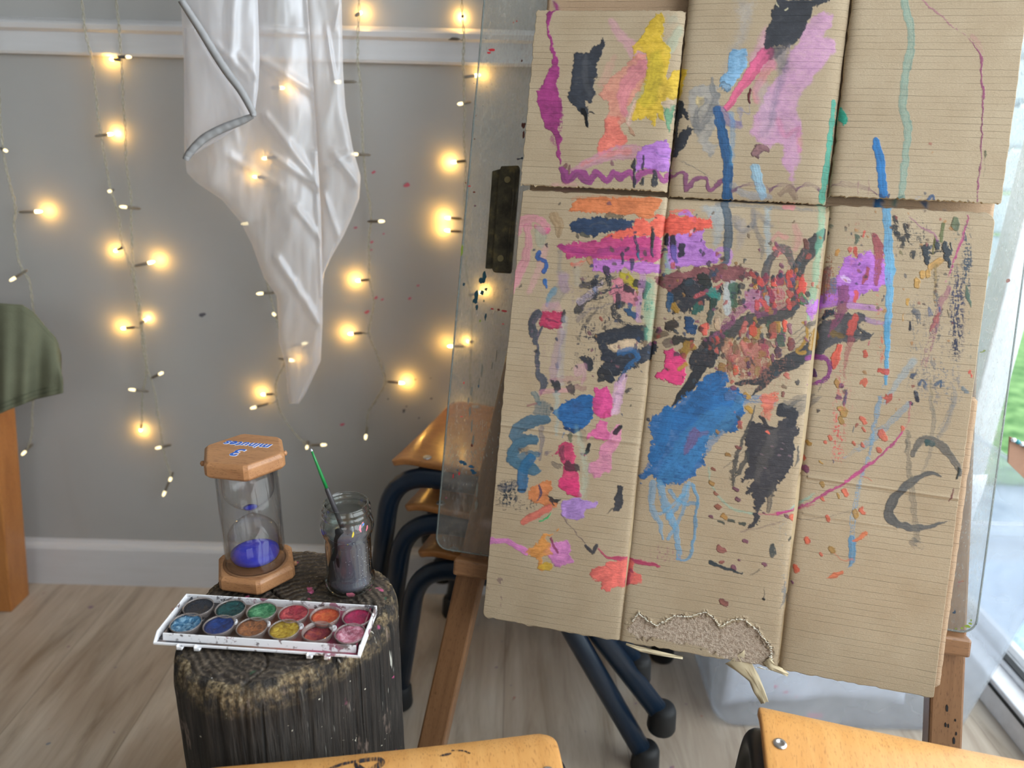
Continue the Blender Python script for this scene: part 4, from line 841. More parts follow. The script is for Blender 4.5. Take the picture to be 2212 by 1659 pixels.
win2 = struct('window_2', w2, M['white'], bevel=.003); MB().box(.60, DX - .02, WY + .02, WY + .026, .06, 2.07).build('pane', M['pane'], win2)
wb_ = bpy.data.objects['wall_back']; rg = np.random.default_rng(4); spm = plain('wall_speck_pink', (186, 92, 110), .6); spk = plain('wall_speck_dark', (84, 84, 92), .6)
for (x, y, w, m) in [(437, 680, 12, 1), (807, 372, 7, 0), (879, 400, 11, 0), (803, 523, 6, 0), (812, 643, 8, 0), (826, 647, 6, 0), (793, 674, 9, 0), (885, 645, 7, 0), (903, 617, 5, 0), (739, 917, 9, 0), (769, 492, 5, 0), (802, 540, 4, 0), (873, 886, 6, 1), (905, 903, 4, 1), (932, 861, 5, 1), (897, 820, 4, 1), (872, 890, 5, 1), (838, 862, 4, 1), (878, 878, 4, 1), (930, 817, 3, 1), (829, 505, 4, 0), (766, 492, 4, 0)]:
    c_ = on_y(x, y, WY - .0004); k_ = .00042 * w
    MB().slab([c_ + np.array([k_ * cos(a) * rg.uniform(.7, 1.3) + .5 * k_ * sin(a), 0, k_ * sin(a) * rg.uniform(.6, 1.0)]) for a in np.linspace(0, 2 * pi, 10, endpoint=False)], (0, -1, 0), .0003).build('paint_speck', spk if m else spm, wb_)
# unseen rear window, added behind the camera to let soft fill light in
wr = MB(); wr.box(-.9, .5, -2.47, -2.43, 1.1, 1.15); wr.box(-.9, .5, -2.47, -2.43, 2.15, 2.2); wr.box(-.9, -.85, -2.47, -2.43, 1.15, 2.15); wr.box(.45, .5, -2.47, -2.43, 1.15, 2.15); wr.box(-.23, -.17, -2.47, -2.43, 1.15, 2.15)
win = struct('fill_window', wr, M['white'])
# outside
t = NT('blue_grey_paving'); n_ = t.noise(t.tc(), 7, 5); t.bsdf(t.ramp(n_, [(.35, (128, 146, 164)), (.65, (196, 208, 218))]), .35, t.bump(n_, .3, .01)); M['pave'] = t.mat
struct('ground', MB().box(DX + .1, 5, -3, 1.9, -.12, -.06).box(-.5, DX + .1, WY + .12, 1.9, -.12, -.06), M['pave'])
t = NT('grass_green'); n_ = t.noise(t.tc(), 18, 4); t.bsdf(t.ramp(n_, [(.35, (70, 120, 60)), (.65, (150, 190, 120))]), .9); M['grass'] = t.mat
tag(MB().box(-4, 9, 1.9, 12, -.12, -.05).build('lawn', M['grass']), kind='structure')
t = NT('white_boarding'); v = t.tc(); w = t.n('ShaderNodeTexWave', bands_direction='Z', i_Scale=2.6); t.t.links.new(v, w.inputs[0])
t.bsdf(t.mix(t.gray(w.outputs[0], 0, .12), (150, 176, 190), (226, 238, 244)), .5); M['boards'] = t.mat
fm = MB()  # boards added to imitate the bright bars reflected in the acrylic
for k in range(22): fm.box(.5, 1.49, 2.2, 2.22, -.1 + k * .118, .008 + k * .118)
fm.box(.6, .66, 2.22, 2.28, -.1, 2.5); fm.box(1.34, 1.40, 2.22, 2.28, -.1, 2.5)
tag(fm.build('added_boarding', M['boards'], bevel=.003), 'white horizontal boarding added beyond the glass for bright bars in the acrylic', 'added boarding')
# crumpled sheeting on the patio
def crumple(name, cx, cy, sx, sy, z, amp, m, n=46, seed=3.):
    vs = []; fs = []
    for i in range(n):
        for j in range(n):
            x = cx + (i / (n - 1) - .5) * sx; y = cy + (j / (n - 1) - .5) * sy
            h = abs(mnoise.fractal(Vector((x * 7 + seed, y * 7, seed)), .7, 2.2, 4)) * amp
            e = min(i, j, n - 1 - i, n - 1 - j) / (n * .25); vs.append((x, y, z + .004 + h * min(1, e)))
    fs = [(i * n + j, (i + 1) * n + j, (i + 1) * n + j + 1, i * n + j + 1) for i in range(n - 1) for j in range(n - 1)]
    o = MB().add(vs, fs).build(name, m); s = o.modifiers.new('s', 'SOLIDIFY'); s.thickness = .002; return o
t = NT('milky_sheet'); n_ = t.noise(t.tc(), 20, 4); t.bsdf(t.mix(n_, (150, 186, 220), (220, 234, 246)), .25, t.bump(n_, .5, .01)); M['milk'] = t.mat
tag(crumple('plastic_sheet', 1.22, 1.25, .5, .5, -.06, .10, M['milk']), 'crumpled pale blue plastic sheet lying on the paving outside the glass door', 'plastic sheet')

# ================================================================ cardboard with paint
paint_all()
PC *= .88
# break up the digital edges: sample the paint through a small warp, add paper grain
Wx = (vnoise(PW, PH, 14, 14, 3) - .5) * 4; Wy = (vnoise(PW, PH, 14, 14, 3) - .5) * 4
def samp(a, x, y):
    x = np.clip(x, 0, PW - 1.001); y = np.clip(y, 0, PH - 1.001); xi = x.astype(int); yi = y.astype(int); fx = x - xi; fy = y - yi
    if a.ndim == 3: fx = fx[:, None]; fy = fy[:, None]
    return (a[yi, xi] * (1 - fx) + a[yi, xi + 1] * fx) * (1 - fy) + (a[yi + 1, xi] * (1 - fx) + a[yi + 1, xi + 1] * fx) * fy
TORN = [70,1230,110,1190,140,1150,190,1190,235,1215,280,1190,320,1165,400,1170,480,1145,520,1170,560,1222,620,1185,680,1185,740,1230,790,1290,820,1340,825,1445,740,1428,650,1400,500,1345,300,1290,130,1280,100,1262]
TP = np.array([bst(320 * 1.0 + 1000 + TORN[i] / 2.37, 840 + TORN[i + 1] / 2.37) for i in range(0, len(TORN), 2)])
def sdist(S_, T_, P):
    ins = np.zeros(S_.shape, bool); D = np.full(S_.shape, 9.)
    for i in range(len(P)):
        a, b = P[i], P[(i + 1) % len(P)]; d = b - a
        c = ((a[1] > T_) != (b[1] > T_)); ins ^= c & (S_ < d[0] * (T_ - a[1]) / (d[1] + 1e-12) + a[0])
        t = np.clip(((S_ - a[0]) * d[0] + (T_ - a[1]) * d[1]) / (d @ d), 0, 1); D = np.minimum(D, np.hypot(S_ - a[0] - d[0] * t, T_ - a[1] - d[1] * t))
    return np.where(ins, -D, D)
def panel(name, s0, s1, t0, t1, hf, parent, mats, th=.004, res=.0007, rad=(0, 0, 0, 0), torn=False, wob=.0005, painted=True, h0=0.0):
    """rad: corner radii tl, tr, br, bl. Front grid + rim + plain back."""
    ns = max(2, int((s1 - s0) / res)); nt = max(2, int((t1 - t0) / res))
    a = np.linspace(0, 1, ns); T = np.linspace(t0, t1, nt)
    def inset(t, rt, rb):
        r = np.zeros_like(t)
        if rt: k = np.clip(1 - (t - t0) / rt, 0, 1); r += rt * (1 - np.sqrt(1 - k ** 2))
        if rb: k = np.clip(1 - (t1 - t) / rb, 0, 1); r += rb * (1 - np.sqrt(1 - k ** 2))
        return r
    wl = np.interp(T, np.linspace(t0, t1, 60), np.random.default_rng(int(abs(s0) * 1e4)).normal(0, wob, 60))
    L = s0 + inset(T, rad[0], rad[3]) + wl; R = s1 - inset(T, rad[1], rad[2]) + wl * .5
    S_ = L[:, None] + (R - L)[:, None] * a[None, :]; T_ = np.repeat(T[:, None], ns, 1)
    wt = np.interp(a, np.linspace(0, 1, 90), np.random.default_rng(3).normal(0, wob, 90))
    T_ = T_ + wt[None, :] * np.minimum(1, np.abs(T_ - (t0 + t1) / 2) / (t1 - t0) * 2) ** 4
    H = hf(S_, T_) + h0
    tm = np.zeros(S_.shape)
    if torn:
        wx = np.array([[mnoise.noise(Vector((0, 0, 0)))]])
        sd = sdist(S_.ravel(), T_.ravel(), TP).reshape(S_.shape)
        P0 = project(BO + S_[..., None] * BU + T_[..., None] * BV); sd = sd + (samp(N_mid, (P0[..., 0] - PX0).ravel(), (P0[..., 1] - PY0).ravel()).reshape(S_.shape) - .5) * .006 + (samp(N_fine, (P0[..., 0] - PX0).ravel(), (P0[..., 1] - PY0).ravel()).reshape(S_.shape) - .5) * .003
        tm = 1 - sm(sd, -.0008, .0006)
        H = H - tm * .0016 + np.exp(-(sd / .0016) ** 2) * .0011 * (T_ < .262)
    W3 = BO + S_[..., None] * BU + T_[..., None] * BV + H[..., None] * BN
    N = ns * nt
    ring = np.concatenate([np.arange(ns), np.arange(1, nt) * ns + ns - 1, (nt - 1) * ns + np.arange(ns - 2, -1, -1), np.arange(nt - 2, 0, -1) * ns])
    back = (W3.reshape(-1, 3)[ring] - (H.ravel()[ring] - h0)[:, None] * BN * .3) - BN * th
    V = np.concatenate([W3.reshape(-1, 3), back])
    idx = np.arange(N).reshape(nt, ns)
    q = np.stack([idx[:-1, :-1], idx[1:, :-1], idx[1:, 1:], idx[:-1, 1:]], -1).reshape(-1, 4)
    nr = len(ring); k = np.arange(nr); k2 = (k + 1) % nr
    e = np.stack([ring[k], ring[k2], N + k2, N + k], -1)
    loops = np.concatenate([q.ravel(), e.ravel(), N + np.arange(nr)[::-1]]); nq = len(q) + len(e)
    me = bpy.data.meshes.new(name); me.vertices.add(len(V)); me.vertices.foreach_set('co', V.ravel())
    me.loops.add(len(loops)); me.loops.foreach_set('vertex_index', loops.astype(np.int32))
    me.polygons.add(nq + 1); st = np.concatenate([np.arange(nq) * 4, [nq * 4]]); me.polygons.foreach_set('loop_start', st.astype(np.int32))
    mi = np.zeros(nq + 1, np.int32); mi[len(q):] = 1; me.polygons.foreach_set('material_index', mi)
    smo = np.zeros(nq + 1, bool); smo[:len(q)] = True; me.polygons.foreach_set('use_smooth', smo)
    me.update(calc_edges=True); me.validate()
    uv = me.uv_layers.new(name='UVMap'); U = np.concatenate([np.stack([S_.ravel(), T_.ravel()], -1), np.stack([S_.ravel(), T_.ravel()], -1)[ring]])
    uv.data.foreach_set('uv', (U[loops] + 1).astype(np.float32).ravel())
    if painted is not True:
        at = me.color_attributes.new('Paint', 'FLOAT_COLOR', 'POINT'); at.data.foreach_set('color', np.zeros(len(V) * 4, np.float32))
        for nm in ('Wet', 'Torn'): me.attributes.new(nm, 'FLOAT', 'POINT')
    else:
        P = project(BO + S_.ravel()[:, None] * BU + T_.ravel()[:, None] * BV); x = P[:, 0] - PX0; y = P[:, 1] - PY0
        dx = samp(Wx, x, y); dy = samp(Wy, x, y); x2, y2 = x + dx, y + dy
        c = samp(PC, x2, y2); al = samp(PA, x2, y2); wt_ = samp(PT, x2, y2)
        cc = np.where(al[:, None] > .003, c / np.maximum(al, .003)[:, None], .3)
        grain = samp(N_fine, x * 1.0, y) * .5 + samp(N_row, x, y) * .5
        al = np.clip(al * (1.12 - .22 * grain * (1 - al ** 3)) - .5 * np.clip(grain - .55, 0, 1) * (1 - al) , 0, 1)
        al *= (1 - tm.ravel()); inb = (y > 1) ; al *= inb
        ca = np.ones((len(V), 4), np.float32); ca[:, 3] = 0; ca[:N, :3] = cc; ca[:N, 3] = al
        at = me.color_attributes.new('Paint', 'FLOAT_COLOR', 'POINT'); at.data.foreach_set('color', ca.ravel())
        w1 = np.zeros(len(V), np.float32); w1[:N] = wt_ * al; a1 = me.attributes.new('Wet', 'FLOAT', 'POINT'); a1.data.foreach_set('value', w1)
        w2 = np.zeros(len(V), np.float32); w2[:N] = tm.ravel(); a2 = me.attributes.new('Torn', 'FLOAT', 'POINT'); a2.data.foreach_set('value', w2)
    return link(name, me, mats, parent)
gs_ = np.random.default_rng(11)
def wave_h(S_, T_, a=.0012): return a * (np.sin(S_ * 21 + 1.3) * np.cos(T_ * 13) + .5 * np.sin(T_ * 37 + S_ * 11))
C1, C2 = -.0885, .0905
def crease(S_, c, d, w): return -d * np.exp(-np.abs(S_ - c) / w)
def h_low(S_, T_):
    c1 = C1 + (T_ + .25) * -.003; c2 = C2 + (T_ + .25) * .006
    h = wave_h(S_, T_) + crease(S_, c1, .0030, .0020) + crease(S_, c2, .0045, .0024) + crease(S_, c1, .002, .018) + crease(S_, c2, .002, .015)
    h -= .0065 * np.exp(-(T_ + .2485) / .008) * ((S_ > C1) & (S_ < C2)) + .0022 * np.exp(-(T_ + .25) / .012)
    for tt, s0, s1, dd in ((.040, -.27, C1, .0011), (.058, .10, .27, .0016), (.100, .10, .2, .0008), (-.185, .10, .27, .0004)):
        tl = tt + (S_ - s0) * .02
        h += np.where((S_ > s0) & (S_ < s1), dd * np.exp(-np.abs(T_ - tl) / .0016) - dd * .5 * np.exp(-np.abs(T_ - tl - .003) / .003), 0)
    h += .004 * np.clip((S_ - .20) / .06, 0, 1) ** 2 * np.clip((T_ - .1) / .2, 0, 1)
    return h
card = empty('cardboard_sheet', None, 'unfolded brown cardboard box covered in children\'s paint on the easel', 'cardboard')
cm = [M['card'], M['cardedge']]
panel('lower_panel', -.262, .2565, -.2485, .2845, h_low, card, cm, rad=(.001, .012, .002, .008), torn=True)
def h_fl(side):
    def f(S_, T_):
        h = wave_h(S_, T_, .0010)
        if side == 0: h += -.0055 * np.exp(-(-.0895 - S_) / .007) - .002 * np.exp(-np.abs(T_ + .4625) / .006) + .0006 * np.exp(-np.abs(T_ + .425) / .002)
        if side == 1: h += -.0055 * np.exp(-(.0865 - S_) / .008) - .0045 * np.exp(-(S_ + .0875) / .004) - .003 * np.exp(-(-.2535 - T_) / .008)
        if side == 2: h += -.004 * np.exp(-(S_ - .0885) / .004)
        return h
    return f
panel('left_flap', -.265, -.0895, -.4615, -.2545, h_fl(0), card, cm, h0=.0015)
panel('middle_flap', -.0875, .0865, -.62, -.2500, h_fl(1), card, cm)
panel('right_flap', .0885, .2600, -.62, -.2585, h_fl(2), card, cm, h0=.001)
# narrow web where the middle flap folds into the sheet below
# torn liner hanging under the rip
def strip3(pts, wid, m, name, parent, th=.0006, curl=0.0):
    mb = MB(); vs = []
    n = len(pts)
    for i, (p, w) in enumerate(zip(pts, wid)):
        p = np.array(p); d = np.array(pts[min(i + 1, n - 1)]) - np.array(pts[max(i - 1, 0)]); side = np.cross(d, BN); side /= np.linalg.norm(side)
        for k in range(7):
            a = k / 6 - .5; vs.append(p + side * a * w + BN * (curl * (1 - 4 * a * a)) + BN * .0016 * sin(i * 2.1 + k * 1.7) + side * .0012 * sin(i * 3.1 + k))
    mb.add(vs, [(i * 7 + k, i * 7 + k + 1, (i + 1) * 7 + k + 1, (i + 1) * 7 + k) for i in range(n - 1) for k in range(6)], 0, True)
    o = mb.build(name, m, parent); s = o.modifiers.new('s', 'SOLIDIFY'); s.thickness = th; return o
M['liner'] = plain('torn_liner_paper', (212, 196, 164), .9)
def bp(x, y, h=0.): return B(*bst(x, y, h), h)
strip3([bp(1588, 1418, -.004), bp(1608, 1440, -.006), bp(1628, 1465, -.005), bp(1640, 1492, -.002), bp(1652, 1518, .003)], [.030, .020, .013, .012, .009], M['liner'], 'torn_strip', card, curl=.0012)
strip3([bp(1655, 1425, -.002), bp(1668, 1440, 0), bp(1690, 1450, -.002), bp(1702, 1457, -.004)], [.012, .009, .006, .002], M['liner'], 'torn_strip', card, curl=.0008)
strip3([bp(1352, 1392, -.002), bp(1385, 1403, -.001), bp(1420, 1411, -.002), bp(1475, 1420, -.003)], [.003, .006, .005, .002], M['liner'], 'torn_strip', card)
# frayed edges of the liner along the rip
mb = MB(); rg = np.random.default_rng(2)
for i in range(1, 17):
    a, b = TP[i], TP[i + 1]; L = np.hypot(*(b - a)); k = max(2, int(L / .0016))
    for j in range(k):
        q = a + (b - a) * (j + rg.random() * .5) / k; s_, t_ = q; w = .0014 + rg.random() * .0012; h = .0006 + float(h_low(np.array(s_), np.array(t_)))
        d = np.array([rg.normal() * .0009, -.0010 - rg.random() * .0012])
        mb.add([B(s_ - w / 2, t_, h - .001), B(s_ + w / 2, t_, h - .001), B(s_ + w / 3 + d[0], t_ + d[1], h + .0016), B(s_ - w / 3 + d[0], t_ + d[1], h + .0020)], [(0, 1, 2, 3)])
o = mb.build('frayed_rim', plain('torn_white_edge', (244, 238, 224), .9), card); sm_ = o.modifiers.new('s', 'SOLIDIFY'); sm_.thickness = .0004
# clear tape at the top right corner
tp = MB(); x0, y0, x1, y1 = 2094, 455, 2140, 470
tp.slab([bp(2094, 455, .0022), bp(2128, 457, .0022), bp(2142, 466, .0022), bp(2138, 470, .0022), bp(2094, 463, .0022)], BN, .0004)
tp.build('tape', M['tubeglass'], card)
# second sheet of cardboard behind
def h_back(S_, T_): return wave_h(S_, T_, .0008)
bk = empty('backing_cardboard', None, 'darker brown cardboard sheet showing behind the painted one at its edges', 'cardboard')
bm1 = [m_card('backing_card_face', (166, 138, 110), (176, 148, 120), True), plain('backing_edge', (150, 124, 96), .85)]
panel('upper_sheet', -.258, .2625, -.66, -.03, h_back, bk, bm1, res=.004, painted=True, h0=-.0235)
panel('lower_sheet', -.250, .2690, -.05, .281, h_back, bk, bm1, res=.004, painted=0, h0=-.0185, rad=(0, .004, .004, 0))
# ================================================================ acrylic sheet and easel
HP = -.036
c = [bst(1030, 0, HP), bst(957, 1160, HP), bst(1000, 1196, HP), bst(2070, 1362, HP), bst(2112, 1325, HP), bst(2200, 700, HP)]
sL = (c[0][0] + c[1][0]) / 2; sR = (c[4][0] + c[5][0]) / 2; tB = (c[2][1] + c[3][1]) / 2
print('perspex', c, sL, sR, tB)
poly = [(sL, -.80), (sL, tB - .016)] + [(sL + .016 - .016 * cos(a), tB - .016 + .016 * sin(a)) for a in np.linspace(.15, pi / 2, 7)] + [(sR - .016 + .016 * sin(a), tB - .016 + .016 * cos(a)) for a in np.linspace(0, pi / 2, 7)] + [(sR, -.80)]
px_ = MB().slab([B(s, t, HP) for s, t in poly], BN, .004).build('acrylic_sheet', M['perspex'])
tag(px_, 'scuffed clear acrylic painting board behind the cardboard, paint-splashed, rounded corners', 'acrylic board')
ed = MB()
for (s0, t0), (s1, t1) in zip(poly[:-1], poly[1:]): ed.tube([B(s0, t0, HP - .002), B(s1, t1, HP - .002)], .0012, 6, caps=False)
ed.build('polished_edge', m_clear('acrylic_edge', (.55, .6, .6, 1), .8, .1, .5, .35, (150, 160, 160)), px_)
# paint splashes on it
def splash(name, col, blobs, m=None, h=HP + .0004, sc=1.):
    r = np.random.default_rng(len(blobs) + int(blobs[0][0])); mm = plain('splash_' + name, col, .35)
    for x, y, w, hh in blobs:
        mb = MB(); s, t = bst(x, y, h); k = .00055
        n = 14; mb.add([B(s + w * k * cos(a) / 2 * (rr := (.7 + .5 * r.random())), t + hh * k * sin(a) / 2 * rr, h) for a in np.linspace(0, 2 * pi, n, endpoint=False)], [tuple(range(n))])
        mb.build(name, mm, px_)
splash('dark_teal_splash', (18, 60, 72), [(1046, 598, 10, 30), (1040, 606, 12, 14), (1029, 637, 12, 26), (1026, 650, 14, 14), (1030, 664, 7, 14), (1041, 632, 10, 12), (1050, 625, 7, 8), (1002, 614, 6, 8), (1049, 684, 5, 18), (1045, 650, 4, 6)])
splash('blue_splash', (24, 78, 110), [(998, 998, 16, 8), (1004, 1002, 10, 8), (1018, 1008, 16, 7), (1020, 1016, 12, 8), (1024, 1021, 14, 7), (988, 1016, 5, 4), (1034, 834, 4, 9)])
splash('red_splash', (190, 50, 60), [(1062, 108, 16, 6), (1056, 114, 10, 5), (1014, 402, 7, 3), (1063, 667, 8, 4), (1090, 672, 14, 5), (979, 1028, 3, 12), (992, 1023, 4, 10), (1002, 827, 4, 5), (997, 900, 8, 2), (1087, 700, 6, 3)])
splash('brown_speck', (96, 40, 24), [(1131, 271, 10, 14), (1127, 131, 4, 6), (1077, 669, 6, 6), (1131, 290, 5, 20), (1019, 962, 6, 8), (1070, 148, 2, 2), (1024, 180, 2, 2), (1006, 395, 4, 3), (1024, 415, 7, 4), (1028, 250, 2, 3), (1025, 300, 4, 3)])
splash('green_smudge', (120, 140, 50), [(998, 540, 6, 26), (1037, 693, 4, 6), (2090, 1353, 14, 6), (2096, 1347, 8, 5), (2078, 1357, 6, 4), (2065, 1358, 5, 3), (2098, 1340, 3, 5)])
splash('grey_drip', (120, 120, 112), [(1041, 800, 5, 30), (1035, 824, 4, 20), (1019, 845, 7, 22), (1012, 866, 4, 16), (1015, 890, 5, 24), (1019, 920, 5, 30), (1022, 950, 5, 24), (1030, 1060, 6, 36), (1029, 1090, 7, 24), (1072, 770, 3, 30), (1063, 790, 3, 20)])
# clip plate with two rivets
t = NT('tarnished_brass_plate'); n_ = t.noise(t.tc(), 60, 5, .65); t.bsdf(t.ramp(n_, [(.35, (40, 36, 26)), (.55, (66, 60, 44)), (.75, (110, 96, 60))]), .38, t.bump(n_, .2, .001), Metallic=.55); M['brass'] = t.mat
M['brass2'] = plain('worn_brass', (136, 124, 92), .3, Metallic=.8)
clip = empty('clip_plate', None, 'dark tarnished metal clip with two rivets on the left of the acrylic board', 'clip')
def quad_slab(xs, h, th, m, name, parent, bevel=.001): return MB().slab([bp(x, y, h) for x, y in xs], BN, th).build(name, m, parent, bevel=bevel)
quad_slab([(1077, 372), (1082, 358), (1120, 357), (1122, 366), (1104, 584), (1101, 590), (1066, 588), (1062, 580)], HP + .008, .0075, M['brass'], 'cover_plate', clip, .0015)
quad_slab([(1063, 369), (1083, 364), (1068, 580), (1048, 580)], HP + .004, .0038, M['brass'], 'side_flange', clip)
quad_slab([(1109, 372), (1113, 372), (1097, 572), (1093, 572)], HP + .0095, .0018, M['brass'], 'ridge', clip, .0004)
for x, y in ((1096, 388), (1081, 558)):
    s, t = bst(x, y, HP + .009); ctr = B(s, t, HP + .008); mb = MB()
    for (r0, r1, z0, z1) in ((.0042, .0040, 0, .0012), (.0028, .0028, .0016, .0016)):
        ring0 = [ctr + (BU * cos(a) + BV * sin(a)) * r0 + BN * z0 for a in np.linspace(0, 2 * pi, 20, endpoint=False)]; ring1 = [ctr + (BU * cos(a) + BV * sin(a)) * r1 + BN * z1 for a in np.linspace(0, 2 * pi, 20, endpoint=False)]
        mb.add(ring0 + ring1, [(k, (k + 1) % 20, 20 + (k + 1) % 20, 20 + k) for k in range(20)] + [tuple(range(20, 40))])
    mb.build('rivet', M['brass2'], clip)
# easel: ledge bar, two splayed front legs, rear legs
ez = empty('easel', None, 'wooden easel with splayed legs and a ledge, carrying the painted cardboard', 'easel')
def bar(p0, p1, w, d, name, parent, m, axis=None, bevel=.003, h0=None):
    p0 = np.array(p0); p1 = np.array(p1); ax = p1 - p0; ax = ax / np.linalg.norm(ax); nn = BN - ax * (BN @ ax); nn /= np.linalg.norm(nn); sd = np.cross(ax, nn)
    c = []
    for p in (p0, p1):
        for a, b in ((-1, 0), (1, 0), (1, -1), (-1, -1)): c.append(p + sd * a * w / 2 + nn * b * d)
    # build in a local frame so the grain runs along the bar
    R_ = Matrix((tuple(sd), tuple(nn), tuple(ax))).transposed(); O_ = Vector(p0); inv = R_.inverted()
    o = MB().hexa([inv @ (Vector(v) - O_) for v in c]).build(name, m, None, bevel=bevel); o.matrix_world = Matrix.Translation(O_) @ R_.to_4x4(); o.parent = parent; return o
HL = -.042
lp0, lp1 = bst(975, 1222, HL + .02), bst(2106, 1402, HL + .02)
ledge_t = (lp0[1] + lp1[1]) / 2; print('ledge', lp0, lp1)
lw_ = .0215
lm = M['easel']
led_ = bar(B(lp0[0], lp0[1] + .004, HL + .012), B(lp1[0], lp1[1] + .004, HL + .012), lw_, .034, 'ledge', ez, lm)
def leg_line(xa, ya, xb, yb, h, tlen_top, w, d, name, m):
    a = np.array(bst(xa, ya, h)); b = np.array(bst(xb, yb, h)); dd = (b - a) / (b - a)[1]
    # extend down to the floor and up the board
    top = a + dd * (tlen_top - a[1]); 
    tf = b[1]
    while B(*(a + dd * (tf - a[1])), h)[2] > .012: tf += .002
    bot = a + dd * (tf - a[1])
    return bar(B(*bot, h), B(*top, h), w, d, name, ez, m), bot, top
HLg = HL - .006
_, bl_, tl_ = leg_line(1012, 1250, 932, 1600, HLg, -.75, .036, .026, 'leg', lm)
_, br_, tr_ = leg_line(2050, 1425, 2043, 1600, HLg, -.75, .036, .026, 'leg', lm)
print('legs', bl_, tl_, br_, tr_)
bar(B(tl_[0] - .02, -.74, HLg - .02), B(tr_[0] + .02, -.74, HLg - .02), .05, .02, 'top_rail', ez, lm)
bar(np.array([.243, 1.215, .008]), B((tl_[0] + tr_[0]) / 2, -.70, HLg - .05), .03, .022, 'rear_leg', ez, lm)
for x, y, w_, h_ in ((2046, 1530, 5, 16), (2043, 1566, 4, 10), (2049, 1568, 3, 9), (2064, 1556, 3, 6), (2066, 1585, 3, 8), (2061, 1600, 5, 16)):
    MB().slab([bp(x + w_ * a, y + h_ * c, HLg + .0006) for a, c in ((-.5, -.3), (0, -.5), (.5, -.2), (.4, .4), (-.1, .5), (-.5, .3))], BN, .0006).build('paint_fleck', bpy.data.materials.get('fleck_black') or plain('fleck_black', (24, 26, 28), .4), ez)
mb = MB(); rg = np.random.default_rng(6)
# ================================================================ tree stump
SX, SY, SZ = -.2355, .665, .397
def stump():
    nA, nH, nT = 420, 170, 60
    def rad(a, z):
        base = .1145 + .008 * cos(2 * (a - 1.2)) + .006 * sin(3 * a + 1.0)
        base *= 1 + (SZ - z) * .09
        return base
    vs = []; col = []
    cracks = [(-1.62, .010, .0035), (-.95, .008, .0025), (-2.2, .006, .0015), (-1.2, .006, .002), (-.62, .008, .003), (-2.75, .007, .002), (.3, .01, .004), (1.6, .01, .004), (2.6, .01, .003)]
    for i in range(nH):
        f = i / (nH - 1); z = (1 - f) ** 1.0 * 0 + f * (SZ - .004)
        for k in range(nA):
            a = 2 * pi * k / nA - pi
            r = rad(a, z)
            g = mnoise.fractal(Vector((cos(a) * 9, sin(a) * 9, z * 2.2)), .8, 2.2, 5) * .0022
            g += mnoise.noise(Vector((cos(a) * 46, sin(a) * 46, z * 5))) * .0011 + mnoise.noise(Vector((cos(a) * 100, sin(a) * 100, z * 9))) * .0006
            for ca, w, d in cracks:
                da = (a - ca + .05 * mnoise.noise(Vector((ca * 5, z * 9, 0))) + pi) % (2 * pi) - pi
                g -= d * math.exp(-(da * r / (.0013)) ** 2) * (0.5 + .5 * mnoise.noise(Vector((z * 8, ca, 3))))
            tpf = max(0, (z - (SZ - .03)) / .026); r -= .006 * tpf ** 2 * (1 + .5 * mnoise.noise(Vector((cos(a) * 4, sin(a) * 4, 7))))
            vs.append((SX + (r + g) * cos(a), SY + (r + g) * sin(a), z))
    topr = [(v[0] - SX, v[1] - SY) for v in vs[-nA:]]
    for i in range(1, nT + 1):
        f = 1 - i / nT
        for k in range(nA):
            a = 2 * pi * k / nA - pi; x, y = topr[k][0] * f, topr[k][1] * f; rr = hypot(x, y)
            z = SZ - .0035 * max(0, (f - .86) / .14) ** 1.6 + mnoise.fractal(Vector((x * 40, y * 40, 1)), .8, 2.1, 4) * .0012 * min(1, f * 2)
            for ca, d in ((-1.62, .003), (2.2, .004), (.9, .003), (.1, .0025), (-.6, .002)):
                da = (a - ca + .12 * sin(rr * 70 + ca) + pi) % (2 * pi) - pi
                z -= d * math.exp(-(da * rr / .0012) ** 2) * min(1, rr / .03)
            vs.append((SX + x, SY + y, z))
    rows = nH + nT
    fs = [(i * nA + k, i * nA + (k + 1) % nA, (i + 1) * nA + (k + 1) % nA, (i + 1) * nA + k) for i in range(rows - 1) for k in range(nA)]
    fs.append(tuple(nA - 1 - k for k in range(nA)))
    me = bpy.data.meshes.new('stump'); me.from_pydata(vs, [], fs); me.polygons.foreach_set('use_smooth', [True] * len(fs)); me.update()
    return me
t = NT('weathered_stump'); v = t.tc('Object', (1, 1, 1)); 
vg = t.tc('Object', (190, 190, 8)); g1 = t.noise(vg, 1, 5, .65, .3); g2 = t.noise(t.tc('Object', (520, 520, 22)), 1, 3, .6); big = t.noise(v, 11, 4); med = t.noise(v, 55, 4, .6)
cr = t.noise(t.tc('Object', (75, 75, 2.2)), 1, 2, .5, .25)
col = t.ramp(g1, [(.3, (10, 9, 8)), (.48, (30, 25, 22)), (.66, (58, 50, 44)), (.8, (96, 86, 76))])
col = t.mix(t.gray(big, .42, .62, 0, .75), col, t.ramp(g2, [(.35, (18, 16, 15)), (.65, (66, 60, 55))]))
geo = t.n('ShaderNodeSeparateXYZ'); t.t.links.new(v, geo.inputs[0])
